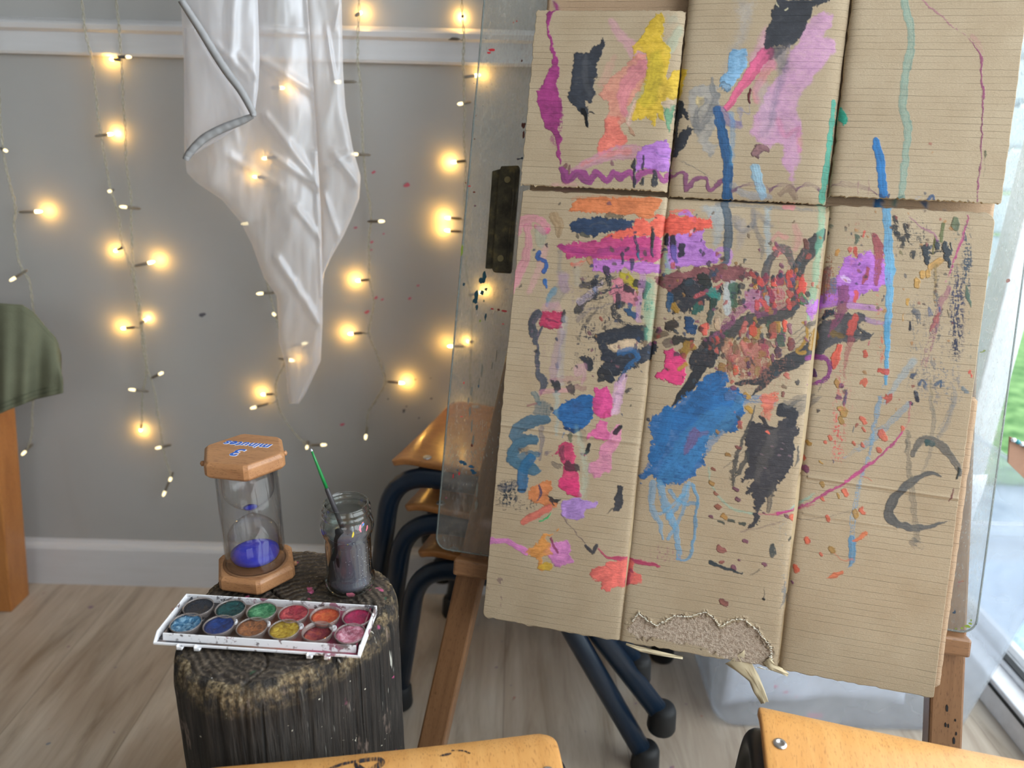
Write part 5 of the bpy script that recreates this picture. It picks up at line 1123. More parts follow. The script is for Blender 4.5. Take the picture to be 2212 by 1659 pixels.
# worn pale ring along the rim and lichen-like patches
rim = t.gray(geo.outputs[2], SZ - .034, SZ - .016)
rimm = t.math('MULTIPLY', rim, t.gray(med, .42, .6))
col = t.mix(t.math('MULTIPLY', rimm, .8), col, t.ramp(t.noise(v, 240, 3), [(.35, (60, 50, 38)), (.55, (136, 116, 84)), (.75, (190, 176, 146))]))
col = t.mix(t.gray(t.noise(t.tc('Object', (1, 1, .35)), 34, 4, .7), .60, .66, 0, .7), col, (136, 118, 108))
drip = t.noise(t.tc('Object', (150, 150, 14)), 1, 3, .55); dm = t.math('MULTIPLY', t.gray(drip, .66, .70), t.gray(geo.outputs[0], -.20, -.14))
col = t.mix(dm, col, (196, 194, 184))
sp = t.noise(v, 170, 1); col = t.mix(t.gray(sp, .76, .79), col, (196, 190, 174))
pk = t.noise(v, 40, 2); col = t.mix(t.math('MULTIPLY', t.gray(pk, .70, .74), t.gray(geo.outputs[0], -.17, -.13)), col, (190, 80, 130))
col = t.mix(t.gray(cr, .335, .30, 0, .92), col, (8, 7, 6))
h = t.math('ADD', t.math('ADD', t.math('MULTIPLY', g1, 1.2), t.math('MULTIPLY', g2, .5)), t.math('MULTIPLY', t.gray(cr, .28, .35), 1.2))
t.bsdf(col, .75, t.bump(h, 1.0, .0035)); M['stump'] = t.mat
t = NT('stump_end_grain'); v = t.tc('Object', loc=(-SX - .03, -SY + .02, 0)); w = t.n('ShaderNodeTexWave', wave_type='RINGS', rings_direction='Z', i_Scale=42, i_Distortion=2.2, i_Detail=3, i_Detail_Scale=1.5); t.t.links.new(v, w.inputs[0])
n1 = t.noise(v, 28, 5, .6); n2 = t.noise(v, 260, 3)
col = t.mix(w.outputs[0], (44, 37, 32), (78, 68, 58)); col = t.mix(t.gray(n1, .4, .65), col, (38, 32, 28)); col = t.mix(t.gray(n2, .5, .75, 0, .6), col, (128, 114, 96))
pk = t.noise(v, 46, 2); col = t.mix(t.gray(pk, .71, .74), col, (176, 84, 120)); pk = t.noise(v, 33, 2); col = t.mix(t.gray(pk, .715, .74, 0, .8), col, (50, 80, 60))
sp = t.noise(v, 300, 1); col = t.mix(t.gray(sp, .78, .8), col, (200, 200, 200))
t.bsdf(col, .7, t.bump(t.math('ADD', n2, w.outputs[0]), .7, .0015)); M['stumptop'] = t.mat
sme = stump(); st_ = link('tree_stump', sme, [M['stump'], M['stumptop']])
mi = np.zeros(len(sme.polygons), np.int32); mi[420 * 172:420 * 229] = 1; sme.polygons.foreach_set('material_index', mi)
tag(st_, 'weathered dark tree stump with cracked sides, used as a table for the paints', 'tree stump')

# ================================================================ hourglass
HX, HY, HR, HPH, HH, HT = -.2844, .7172, .0449, 2.98, .1567, .0185; HZ = SZ + .0035
hg = empty('hourglass', None, 'three-minute sand timer with hexagonal beech ends and blue sand on the stump', 'sand timer')
def hexcap(z0, name, hole):
    mb = MB(); n = 6; bv = .0035
    def ring(r, z): return [(HX + r * cos(HPH - k * pi / 3 + q), HY + r * sin(HPH - k * pi / 3 + q), z) for k in range(n) for q in (.055, -.055)]
    rs = [ring(HR - bv, z0), ring(HR, z0 + bv), ring(HR, z0 + HT - bv), ring(HR - bv, z0 + HT)]
    vs = sum(rs, []); N = 12
    fs = [(i * N + k, i * N + (k + 1) % N, (i + 1) * N + (k + 1) % N, (i + 1) * N + k) for i in range(3) for k in range(N)] + [tuple(range(N - 1, -1, -1)), tuple(3 * N + k for k in range(N))]
    o = MB().add([(v[0] - HX, v[1] - HY, v[2] - z0) for v in vs], fs).build(name, M['glasswood'], hg, bevel=.0012)
    o.location = (HX, HY, z0); return o
hexcap(HZ, 'wooden_base', True); hexcap(HZ + HH - HT, 'wooden_cap', False)
# ring groove on the base, seated tube
z0, z1 = HZ + HT, HZ + HH - HT
MB().lathe([(.0352, 0), (.0352, .0010), (.0315, .0010), (.0315, 0)], (HX, HY, z0 - .0003), 64, closed=True).build('seat_ring', plain('dark_groove', (132, 94, 64), .7), hg)
MB().lathe([(.0325, z0 - .004), (.0325, z1 + .003), (.0313, z1 + .003), (.0313, z0 - .004)], (HX, HY, 0), 72, closed=True).build('outer_tube', M['tubeglass'], hg)
zm = (z0 + z1) / 2 + .002; ht = (z1 - z0) / 2 - .001
def bulb_prof(rm, off):
    pr = []
    for i in range(41):
        u = -1 + 2 * i / 40; au = abs(u)
        if au < .045: r = .0020
        else:
            k = (au - .045) / .955; r = .0020 + (rm - .0020) * (sin(min(1, k / .46) * pi / 2) ** .85 if k < .46 else 1) * (1 if k < .9 else math.sqrt(max(0, 1 - ((k - .9) / .1) ** 2 * .55)))
        pr.append((max(r - off, .0012), zm + u * ht))
    return pr
p_o = bulb_prof(.0272, 0); p_i = bulb_prof(.0272, .0008)
MB().lathe(p_o, (HX, HY, 0), 72).build('glass_bulbs', M['bulbglass'], hg)
t = NT('blue_sand'); n_ = t.noise(t.tc(), 900, 2); n2 = t.noise(t.tc(), 60, 2); t.bsdf(t.mix(t.gray(n_, .72, .78), t.mix(n2, (34, 48, 176), (52, 60, 200)), (150, 160, 240)), .6, t.bump(n_, .3, .0004)); M['sand'] = t.mat
sp_ = [(r, z) for r, z in p_i if z < z0 + .014]; rt_ = sp_[-1][0]
MB().lathe([(.001, z0 + .001)] + [(r - .0003, z) for r, z in sp_] + [(rt_ * .75, sp_[-1][1] + .0025), (rt_ * .4, sp_[-1][1] + .0035), (.0005, sp_[-1][1] + .004)], (HX, HY, 0), 64).build('sand', M['sand'], hg)
st2 = [(r, z) for r, z in p_i if zm + .0003 < z < zm + .0090]
MB().lathe([(.0004, st2[0][1])] + [(r - .0003, z) for r, z in st2[:2]] + [(st2[1][0] * .5, st2[1][1] - .0006), (.0004, st2[1][1] - .001)], (HX, HY, 0), 40).build('sand', M['sand'], hg)
# small dowel pins on the rims
for (px, py, zz) in ((438, 1001, HZ + HH - HT / 2), (615, 979, HZ + HH - HT / 2), (637, 1217, HZ + HT / 2)):
    w = on_z(px, py, zz); MB().lathe([(.0005, -.0028), (.002, -.0022), (.0028, 0), (.002, .0022), (.0005, .0028)], tuple(w * np.array([1, 1, 1])), 16).build('dowel_pin', M['glasswood'], hg)
# printed lettering, read from the far side
def txt(body, size, x, y, z, m, off=0., ang=0., name='lettering', ex=.00015):
    cu = bpy.data.curves.new(name, 'FONT'); cu.body = body; cu.size = size; cu.align_x = 'CENTER'; cu.align_y = 'CENTER'; cu.offset = off; cu.extrude = ex; cu.shear = .25; cu.space_character = 1.06
    o = bpy.data.objects.new(name, cu); COL.objects.link(o); cu.materials.append(m); o.location = (x, y, z); o.rotation_euler = (0, 0, ang); o.parent = hg
    bpy.context.view_layer.update(); me = bpy.data.meshes.new_from_object(o.evaluated_get(bpy.context.evaluated_depsgraph_get())); me.materials.clear()
    r_ = link(name, me, m, hg); r_.matrix_world = o.matrix_world.copy(); bpy.data.objects.remove(o); return r_
mw = plain('white_print', (235, 238, 245), .5); mbl = plain('blue_print', (38, 96, 190), .5)
zt = HZ + HH + .0002
pa, pb = on_z(484, 956, zt), on_z(587, 965, zt); ang = atan2(*(pa - pb)[[1, 0]]); pc = (pa + pb) / 2; sz = np.linalg.norm(pa - pb) / 3.55
p3 = on_z(517, 977, zt)
for off, m, dz in ((sz * .055, mw, 0), (sz * .018, mbl, .00025)):
    txt('minutes', sz, pc[0], pc[1], zt + dz, m, off, ang, 'word_minutes' if dz else 'word_outline'); txt('3', sz * 1.5, p3[0], p3[1], zt + dz, m, off, ang, 'numeral_three' if dz else 'numeral_outline')

# ================================================================ jar of paint water and brush
JX, JY, JR, JH, JT = -.1746, .6998, .0272, .1054, .0245; JZ = SZ + .0035
jar = empty('glass_jar', None, 'glass jar three-quarters full of murky grey paint water on the stump', 'jar')
outer = [(.012, .0005), (.020, .0), (.0262, .003), (.0278, .009), (.0272, .0145), (.0252, .0185), (.0248, .022), (.0248, .060), (.0250, .066), (.0272, .0705), (.0288, .077), (.0280, .084), (.0255, .089), (.0247, .091), (.0262, .0925), (.0262, .0945), (.0248, .096), (.0246, .0975), (.0260, .099), (.0260, .1005), (.0245, .102), (.0245, .1045), (.0238, .1058), (.0226, .1054)]
inner = [(.0218, .1025), (.0222, .0985), (.0222, .092), (.0232, .088), (.0262, .080), (.0262, .075), (.0240, .069), (.0226, .063), (.0224, .024), (.0228, .018), (.0246, .0125), (.0240, .006), (.016, .0035), (.0005, .0035)]
MB().lathe([(.0005, .0005)] + outer + inner, (JX, JY, JZ), 96).build('glass_body', M['jarglass'], jar)
t = NT('murky_paint_water'); n_ = t.noise(t.tc(), 30, 3); t.bsdf(t.mix(n_, (90, 83, 95), (112, 104, 118)), .15); M['water'] = t.mat
wl = [(r - .00025, z) for r, z in reversed(inner) if z < .0642]
MB().lathe(wl + [(.0222, .0655), (.0005, .0655)], (JX, JY, JZ), 72).build('paint_water', M['water'], jar)
# paint runs on the glass: black dribble, pink/blue/yellow flecks, glitter
def on_jar(px, py, rr):
    d = ray(px, py); o = CAM - np.array([JX, JY, 0]); a = d[0] ** 2 + d[1] ** 2; b = 2 * (o[0] * d[0] + o[1] * d[1]); c = o[0] ** 2 + o[1] ** 2 - rr ** 2
    k = (-b - math.sqrt(max(b * b - 4 * a * c, 0))) / (2 * a); return CAM + d * k
def jar_r(z):
    z -= JZ; 
    for (r0, z0_), (r1, z1_) in zip(outer[3:], outer[4:]):
        if z0_ <= z <= z1_: return r0 + (r1 - r0) * (z - z0_) / (z1_ - z0_ + 1e-9)
    return .025
def jar_patch(name, col, segs, rough=.3):
    mb = MB()
    for seg in segs:
        rows = []
        for (px, py, w) in seg:
            r = .0255
            for _ in range(6): q = on_jar(px, py, r); r = jar_r(q[2]) + .0003
            a = atan2(q[1] - JY, q[0] - JX); hw = w * .00046 / r / 2
            rows.append([(JX + r * cos(a + hw * k), JY + r * sin(a + hw * k), q[2]) for k in (-1, -.5, 0, .5, 1)])
        vs = sum(rows, []); mb.add(vs, [(i * 5 + k, i * 5 + k + 1, (i + 1) * 5 + k + 1, (i + 1) * 5 + k) for i in range(len(rows) - 1) for k in range(4)], 0, True)
    mb.build(name, plain(name + '_paint', col, rough), jar)
def jp(L): return [(640 + x / 4.367, 940 + y / 4.367, w / 4.367) for x, y, w in L]
jar_patch('black_dribble', (22, 22, 26), [jp([(400, 880, 30), (402, 895, 80), (405, 920, 90), (395, 940, 60), (385, 960, 50), (372, 985, 40), (372, 1060, 30), (370, 1100, 44), (350, 1150, 60), (340, 1185, 40)]), jp([(385, 1160, 30), (390, 1210, 36), (398, 1250, 10)])])
for sg in ([(605, 850, 20), (600, 890, 24), (612, 915, 10)], [(670, 850, 14), (668, 880, 24), (660, 905, 10)], [(630, 820, 24), (622, 836, 14)], [(500, 1488, 60), (515, 1510, 90), (520, 1528, 50)]): jar_patch('pink_fleck', (206, 110, 130), [jp(sg)])
jar_patch('blue_fleck', (50, 100, 190), [jp([(634, 832, 24), (632, 852, 26)])])
jar_patch('yellow_fleck', (208, 190, 70), [jp([(540, 912, 8), (537, 940, 22), (530, 965, 14)]), jp([(485, 1030, 8), (485, 1038, 8)])])
rg = np.random.default_rng(8); gl_ = MB()
for _ in range(46):
    gx = rg.normal(665, 30) if rg.random() < .7 else rg.normal(560, 40); gy = rg.uniform(1020, 1480); q = jp([(gx, gy, 0)])[0]; r = .0252
    for _k in range(4): w = on_jar(q[0], q[1], r); r = jar_r(w[2]) + .0003
    s = .00028; gl_.add([w + np.array(d) * s for d in ((1, 0, 0), (0, 0, 1), (-1, 0, 0), (0, 0, -1), (0, -1, 0))], [(0, 1, 4), (1, 2, 4), (2, 3, 4), (3, 0, 4)])
gl_.build('glitter', plain('glitter_flecks', (230, 232, 240), .3), jar)
br = empty('paintbrush', None, 'thin green-handled paintbrush standing in the glass jar of grey water', 'paintbrush')
bt_ = on_y(673, 973, JY - .0); 
# handle leans: visible top at (673,973), enters the jar mouth near (730,1108)
bq = on_plane(727, 1108, (JX, JY + .002, 0), np.array([0, 1., 0])); dirn = (bt_ - bq) / np.linalg.norm(bt_ - bq)
def bpnt(f): return bq + (bt_ - bq) * f
MB().tube([bpnt(1.0), bpnt(.8), bpnt(.62), bpnt(.4)], [.0011, .0015, .0018, .0019], 14).build('green_handle', plain('green_lacquer', (30, 128, 66), .3), br)
MB().tube([bpnt(1.02), bpnt(1.006), bpnt(.99)], [.0006, .0011, .0012], 12).build('end_tip', plain('white_tip', (200, 204, 214), .4), br)
MB().tube([bpnt(.41), bpnt(.38), bpnt(.1), bpnt(-.25)], [.0019, .0025, .0028, .0026], 14).build('ferrule', plain('grey_ferrule', (58, 56, 60), .45), br)

# ================================================================ watercolour palette
pal = empty('watercolour_palette', None, 'white plastic tray of twelve round watercolour cakes lying on the stump', 'paint palette')
PZ = SZ + .003
q = [on_z(x, y, PZ + zz) for x, y, zz in ((330, 1388, .0045), (778, 1418, .0045), (815, 1308, .0115), (408, 1283, .0115))]
O0 = q[0]; ex_ = (q[1] - q[0]); WX_ = np.linalg.norm(ex_); ex_ /= WX_; eyv = ((q[2] - q[1]) + (q[3] - q[0])) / 2; HYv = np.linalg.norm(eyv); ey_ = np.array([-ex_[1], ex_[0], 0]); print('palette', WX_, HYv)
def pp(a, b, z): return np.array([O0[0], O0[1], 0]) + ex_ * a + ey_ * b + np.array([0, 0, z])
def pinv(w): d = np.asarray(w) - O0; return float(d @ ex_), float(d @ ey_)
t = NT('stained_white_plastic'); v = t.tc(); n1 = t.noise(v, 55, 4, .65); n2 = t.noise(v, 160, 3, .6); gz = t.n('ShaderNodeSeparateXYZ'); t.t.links.new(v, gz.inputs[0])
st1 = t.ramp(gz.outputs[0], [(.0, (50, 60, 80)), (.3, (70, 60, 56)), (.6, (110, 50, 60)), (1, (150, 60, 100))])
t.bsdf(t.mix(t.gray(n1, .57, .61, 0, .85), t.mix(t.gray(n2, .62, .68, 0, .6), (232, 232, 236), (70, 50, 50)), t.ramp(t.noise(v, 22, 2), [(.4, (40, 44, 56)), (.52, (86, 50, 44)), (.62, (140, 60, 90))])), .35, t.bump(n1, .1, .001)); M['plast'] = t.mat
t = NT('paint_stained_well'); v = t.tc(); gz = t.n('ShaderNodeSeparateXYZ'); t.t.links.new(t.tc('Object', loc=(-O0[0], 0, 0), scale=(1, 1, 1)), gz.inputs[0])
base = t.ramp(t.math('MULTIPLY', gz.outputs[0], 4.9), [(.0, (40, 52, 66)), (.25, (66, 58, 54)), (.45, (110, 82, 62)), (.65, (150, 84, 70)), (.8, (160, 70, 96)), (1, (140, 50, 80))]); n1 = t.noise(v, 60, 4, .6)
t.bsdf(t.mix(t.gray(n1, .5, .66, 0, .8), base, t.mix(t.noise(v, 40, 2), (40, 34, 36), (180, 160, 150))), .3, t.bump(n1, .3, .001)); M['well'] = t.mat
def pbox(mb, a0, a1, b0, b1, z0, z1, mi=0): return mb.hexa([pp(a0, b0, z0), pp(a1, b0, z0), pp(a1, b1, z0), pp(a0, b1, z0), pp(a0, b0, z1), pp(a1, b0, z1), pp(a1, b1, z1), pp(a0, b1, z1)], mi)
tr = MB(); w_ = .0016; zt = PZ + .0115
w_ = .0013
def wedge(mb, a0, a1, b0, b1, z0, z1f, z1b): return mb.hexa([pp(a0, b0, z0), pp(a1, b0, z0), pp(a1, b1, z0), pp(a0, b1, z0), pp(a0, b0, z1f), pp(a1, b0, z1f), pp(a1, b1, z1b), pp(a0, b1, z1b)])
zf = PZ + .0045
pbox(tr, 0, WX_, 0, .0020, PZ + .002, zf); pbox(tr, 0, WX_, HYv - w_, HYv, PZ, zt)
wedge(tr, 0, .0016, 0, .0085, PZ + .002, zf, zt); wedge(tr, WX_ - .003, WX_, 0, .0085, PZ + .002, zf, zt); pbox(tr, 0, .0013, .0085, HYv, PZ + .002, zt); pbox(tr, WX_ - .0022, WX_, .0085, HYv, PZ + .002, zt)
tr.hexa([pp(.006, .0065, PZ), pp(WX_ - .006, .0065, PZ), pp(WX_ - .006, .0082, PZ), pp(.006, .0082, PZ), pp(.006, .0085, zt - .002), pp(WX_ - .006, .0085, zt - .002), pp(WX_ - .006, .0098, zt - .002), pp(.006, .0098, zt - .002)])
tray = tr.build('tray', M['plast'], pal, bevel=.0005)
wl_ = MB(); pbox(wl_, .0013, WX_ - .0022, .002, .0085, PZ + .001, PZ + .0022); pbox(wl_, w_, WX_ - w_, .009, HYv - w_, PZ, PZ + .0028); pbox(wl_, .006, .0072, .009, HYv - w_, PZ, zt - .003); pbox(wl_, WX_ - .0072, WX_ - .006, .009, HYv - w_, PZ, zt - .003); wl_.build('well', M['well'], pal)
for x, y in ((386, 1395), (422, 1400), (668, 1412), (706, 1415)):
    a, b = pinv(on_z(x, y, zt - .006)); m_ = MB(); pbox(m_, a - .0028, a + .0028, -.0035, .001, zt - .011, zt - .0095); pbox(m_, a - .0028, a - .0016, -.0035, .0005, zt - .011, zt - .006); pbox(m_, a - .0028, a + .0028, -.0035, -.0024, zt - .011, zt - .0075)
    m_.build('hinge_lug', M['plast'], pal, bevel=.0003)
pans = [(460, 210, (30, 36, 46), (50, 56, 66)), (755, 228, (16, 58, 62), (30, 84, 84)), (1043, 250, (44, 104, 70), (110, 168, 124)), (1335, 270, (150, 46, 62), (200, 90, 90)), (1625, 290, (178, 74, 50), (200, 110, 60)), (1920, 300, (156, 34, 76), (96, 36, 66)),
        (325, 385, (46, 96, 132), (150, 190, 215)), (635, 400, (22, 46, 100), (34, 66, 130)), (940, 420, (118, 80, 58), (190, 120, 70)), (1240, 435, (150, 120, 40), (200, 176, 70)), (1540, 468, (120, 50, 60), (170, 84, 60)), (1845, 482, (170, 96, 116), (222, 180, 196))]
names = ['black', 'dark teal', 'green', 'crimson', 'orange red', 'deep pink', 'pale blue', 'navy blue', 'brown', 'ochre yellow', 'worn-down maroon', 'pale pink']
for i, (x, y, c1, c2) in enumerate(pans):
    w = on_z(320 + x / 4.254, 1260 + y / 4.254, zt - .0005); R_ = .0154; depth = .0055 if i == 10 else (.0028 if i in (5, 4) else .0012); zp = zt - .0005; lift = .001 * (i % 3)
    a, b = pinv(w); b = min(max(b, .0248), HYv - .0168); w = pp(a, b, 0); w = (w[0], w[1], 0)
    pan = MB().lathe([(R_ * .86, PZ + .0028), (R_ * .95, zp - .004), (R_, zp - .0008), (R_, zp), (R_ - .0009, zp), (R_ - .0012, zp - depth), (R_ - .0016, zp - depth - .003), (.0002, zp - depth - .0035)], w, 56).build('pan', m_clear('clear_pan', (.8, .78, .78, 1), 1.4, .10, .4, .22, (190, 176, 170)) if i == 0 else bpy.data.materials['clear_pan'], pal)
    pan['label'] = 'round pan of %s paint' % names[i]
    t = NT('cake_' + names[i].replace(' ', '_').replace('-', '_')); v = t.tc('Object'); n1 = t.noise(v, 130, 5, .65, 1.5); n2 = t.noise(v, 420, 3)
    t.bsdf(t.mix(t.gray(n1, .47, .68), t.mix(t.gray(t.noise(v, 70, 3), .5, .7, 0, .55), c1, (44, 36, 38)), t.mix(t.gray(n2, .45, .7, 0, .3), c2, c1)), t.gray(n1, .4, .7, .22, .6), t.bump(t.math('ADD', t.math('MULTIPLY', n1, 2.), n2), .55, .0012)); m = t.mat
    zc = zp - depth; MB().lathe([(R_ - .0012, zc - .0006), (R_ - .0013, zc), (R_ * .7, zc - .0004 - depth * .15), (R_ * .35, zc - .0012 - depth * .2), (.0002, zc - .0014 - depth * .2)], w, 48).build('paint_cake', m, pan)
for k in range(5):
    a = .030 + k * .0345; m_ = MB(); c_ = pp(a, .0385, 0)
    m_.lathe([(.0042, PZ + .0028), (.0040, PZ + .0052), (.0026, PZ + .0056), (.0022, PZ + .0038), (.0002, PZ + .0036)], (c_[0], c_[1], 0), 24).build('locating_stud', M['plast'] if k > 0 else M['well'], pal)
# ================================================================ chairs
def chair(label, loc, fwd, w, dep, hs, tube, feetm, seatm, r=.011, rad=.03, group=None, foot_in=.01, back=True, rear=.07, spl=0.0, bh=.27):
    f = np.array([fwd[0], fwd[1], 0.]); f /= np.linalg.norm(f); rt = np.array([f[1], -f[0], 0])
    ch = empty('child_chair', None, label, 'chair', group)
    Mx = Matrix((( rt[0], f[0], 0, loc[0]), (rt[1], f[1], 0, loc[1]), (0, 0, 1, loc[2]), (0, 0, 0, 1)))
    ch.matrix_world = Mx
    th = .010; n = 26; m_ = 30
    def prof(y):            # waterfall front, slight dip
        z = -.004 * sin(min(1, -y / dep) * pi)
        k = max(0, 1 - (-y) / .04); return z - .011 * k ** 2.2
    vs = []
    for i in range(m_ + 1):
        y = -dep * (i / m_) ** 1.35
        ins = 0
        if -y < rad: ins = rad - math.sqrt(max(rad ** 2 - (rad + y) ** 2, 0))
        e = dep + y
        if e < rad: ins = rad - math.sqrt(max(rad ** 2 - (rad - e) ** 2, 0))
        ww = w / 2 * (1 - .06 * (-y / dep)) - ins
        for k in range(n + 1):
            x = ww * (2 * k / n - 1); vs.append((x, y, hs + prof(y) + .0025 * (x / (w / 2)) ** 2))
    fs = [(i * (n + 1) + k, (i + 1) * (n + 1) + k, (i + 1) * (n + 1) + k + 1, i * (n + 1) + k + 1) for i in range(m_) for k in range(n)]
    s = MB().add(vs, fs, 0, True).build('seat', seatm, ch); sd = s.modifiers.new('s', 'SOLIDIFY'); sd.thickness = th; sd.offset = -1
    if True:
        b = s.modifiers.new('b', 'BEVEL'); b.width = .0025; b.segments = 2; b.limit_method = 'ANGLE'; b.angle_limit = radians(50)
    zt_ = hs - th - r - .001
    for sx in (-1, 1):
        x = sx * (w / 2 - .004)
        side = round_path([(x - sx * .004 + sx * foot_in, .006 + spl, .03), (x, -.004, zt_ - .0), (x * .97, -dep + .03, zt_), ], .07 if spl else .055, 10)
        MB().tube(side, r, 16).build('front_leg', tube, ch)
        MB().tube([(x * .97, -dep + .09, zt_ - .004), (x * .985, -dep + .04, zt_ - .05), (x + sx * .004, -dep - rear + .006, .03)], r, 16).build('rear_leg', tube, ch)
        for fx, fy in ((x - sx * .004 + sx * foot_in, .006 + spl), (x + sx * .004, -dep - rear)):
            MB().lathe([(.0005, 0), (r * 1.3, 0), (r * 1.4, .004), (r * 1.28, .034), (r * 1.1, .040), (r * .6, .042), (.0005, .042)], (fx, fy, 0), 24).build('rubber_foot', feetm, ch)
        if back:
            MB().tube(round_path([(x * .97, -dep + .05, zt_), (x * .97, -dep + .005, zt_), (x * .95, -dep - .05, hs + bh)], .04, 8), r, 16).build('back_upright', tube, ch)
        for yy in (-.055, -dep + .05):
            c = (sx * (w / 2 - .017), yy if sx < 0 else yy, hs + prof(yy) + .0025); MB().lathe([(.0065, 0), (.006, .0012), (.003, .002), (.0028, .0012), (.0003, .0012)], c, 20).build('rivet', M['rivet'], ch)
    MB().tube([(-w / 2 + .004, -.05, zt_), (w / 2 - .004, -.05, zt_)], r * .8, 12).build('crossbar', tube, ch)
    MB().tube([(-w / 2 + .01, -dep + .05, zt_), (w / 2 - .01, -dep + .05, zt_)], r * .8, 12).build('crossbar', tube, ch)
    if back:
        mb = MB(); vs = []; hh = min(.13, bh - .08)
        for i in range(9):
            for k in range(17):
                x = (w / 2 + .0) * (2 * k / 16 - 1); z = hs + bh - hh + hh * i / 8; y = -dep - .055 - (z - hs) * .06 - .02 * (1 - (2 * k / 16 - 1) ** 2) + .016
                vs.append((x, y, z))
        mb.add(vs, [(i * 17 + k, i * 17 + k + 1, (i + 1) * 17 + k + 1, (i + 1) * 17 + k) for i in range(8) for k in range(16)], 0, True)
        o = mb.build('backrest', seatm, ch); sd = o.modifiers.new('s', 'SOLIDIFY'); sd.thickness = .009
    return ch
def strokes_on(parent, name, col, paths, z, w=.004):
    pass
# stack of three by the easel
bd = np.array([.961, -.276]); rt2 = np.array([.276, .961])
c0 = np.array([-.136, .934]); wS = .25
LB_ = ['stacked child chair, topmost seat, behind the easel', 'middle chair of the stack of three behind the easel', 'lowest chair of the stack of three behind the easel, feet on the floor']
for i in range(3):
    k = 2 - i; o = c0 + rt2 * wS / 2 + np.array([-.022, .028]) * k
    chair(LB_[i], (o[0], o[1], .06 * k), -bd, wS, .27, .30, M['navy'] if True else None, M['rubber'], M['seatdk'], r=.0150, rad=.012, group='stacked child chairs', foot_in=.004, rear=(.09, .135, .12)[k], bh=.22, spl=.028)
# two chairs in front, seats facing the easel
zs = .345
A_, B_ = on_z(520, 1633, zs), on_z(1170, 1566, zs); dR = (B_ - A_)[:2]; dR /= np.linalg.norm(dR); fw = np.array([-dR[1], dR[0]])
cR = on_z(1196, 1564, zs)[:2]; wL = .33; o = cR - dR * wL / 2
chL = chair('beech child chair seat with black brush loops, in front of the stump', (o[0], o[1], 0), fw, wL, .29, zs, M['black'], M['rubber'], M['seat'], rad=.022, back=True, rear=.03, bh=.2)
A2, B2 = on_z(1638, 1510, zs), on_z(2212, 1623, zs); dR2 = (B2 - A2)[:2]; dR2 /= np.linalg.norm(dR2); fw2 = np.array([-dR2[1], dR2[0]]); o2 = A2[:2] + dR2 * .33 / 2
chR = chair('beech child chair seat with bright rivet, in front of the easel\'s right leg', (o2[0], o2[1], 0), fw2, .33, .29, zs, M['black'], M['rubber'], M['seat'], rad=.006, back=True, rear=.03, bh=.2, r=.0125, foot_in=.016)
# brush marks on the left seat (thin dried paint lying on the wood)
def seat_marks(ch, paths, m, name):
    mb = MB(); inv = ch.matrix_world.inverted()
    for P_ in paths:
        q = smooth_path([(x, y, w) for x, y, w in P_], 5); vs = []
        W_ = []
        for x, y, w in q:
            p = on_z(x, y, zs + .003); l = inv @ Vector(p); 
            yv = l.y; kk = max(0, 1 - (-yv) / .04); l.z = zs - .004 * sin(min(1, max(0, -yv) / .29) * pi) - .011 * kk ** 2.2 + .0025 * (l.x / .165) ** 2 + .0004; W_.append((l, w))
        for i, (l, w) in enumerate(W_):
            d = (W_[min(i + 1, len(W_) - 1)][0] - W_[max(i - 1, 0)][0]); d.z = 0; d.normalize(); s_ = Vector((-d.y, d.x, 0)) * w * .00042 / 2
            vs += [l + s_, l - s_]
        mb.add(vs, [(2 * i, 2 * i + 1, 2 * i + 3, 2 * i + 2) for i in range(len(W_) - 1)])
    mb.build(name, m, ch)
t = NT('dried_black_paint'); n_ = t.noise(t.tc('Object', (500, 60, 60)), 1, 3, .6); tr = t.n('ShaderNodeBsdfTransparent'); pb = t.bsdf((44, 42, 50), .35, out=False); m3 = t.n('ShaderNodeMixShader'); t.set(m3, 0, t.gray(n_, .38, .5, .1, .95)); t.t.links.new(tr.outputs[0], m3.inputs[1]); t.t.links.new(pb, m3.inputs[2]); t.surf(m3.outputs[0]); M['drypaint'] = t.mat
for P_ in ([[(700, 1659, 4), (722, 1646, 8), (750, 1636, 8), (775, 1630, 6)], [(775, 1634, 16), (800, 1629, 14), (820, 1630, 14), (822, 1640, 16), (808, 1652, 16), (795, 1662, 8)], [(766, 1636, 6), (774, 1648, 14), (786, 1658, 14)]], [[(975, 1609, 3), (1000, 1611, 4), (1016, 1619, 3)]], [[(950, 1623, 3), (965, 1620, 7), (975, 1617, 3)]]): seat_marks(chL, P_, M['drypaint'], 'paint_mark')
# ================================================================ storage tub
t = NT('translucent_tub_plastic'); n_ = t.noise(t.tc(), 8, 3); tr = t.n('ShaderNodeBsdfTransparent'); t.set(tr, 'Color', (.95, .97, 1, 1)); d = t.n('ShaderNodeBsdfDiffuse', i_Color=(.84, .85, .87, 1)); tl = t.n('ShaderNodeBsdfTranslucent', i_Color=(.88, .89, .91, 1)); gl = t.n('ShaderNodeBsdfGlossy', i_Roughness=.25)
a = t.n('ShaderNodeMixShader', i_0=.5); t.t.links.new(d.outputs[0], a.inputs[1]); t.t.links.new(tl.outputs[0], a.inputs[2]); b = t.n('ShaderNodeMixShader'); lw = t.n('ShaderNodeLayerWeight', i_Blend=.3); t.set(b, 0, t.math('MULTIPLY', lw.outputs[0], .6)); t.t.links.new(a.outputs[0], b.inputs[1]); t.t.links.new(gl.outputs[0], b.inputs[2])
c = t.n('ShaderNodeMixShader'); t.set(c, 0, t.gray(n_, .3, .7, .20, .36)); t.t.links.new(tr.outputs[0], c.inputs[1]); t.t.links.new(b.outputs[0], c.inputs[2]); t.surf(c.outputs[0]); M['tub'] = t.mat
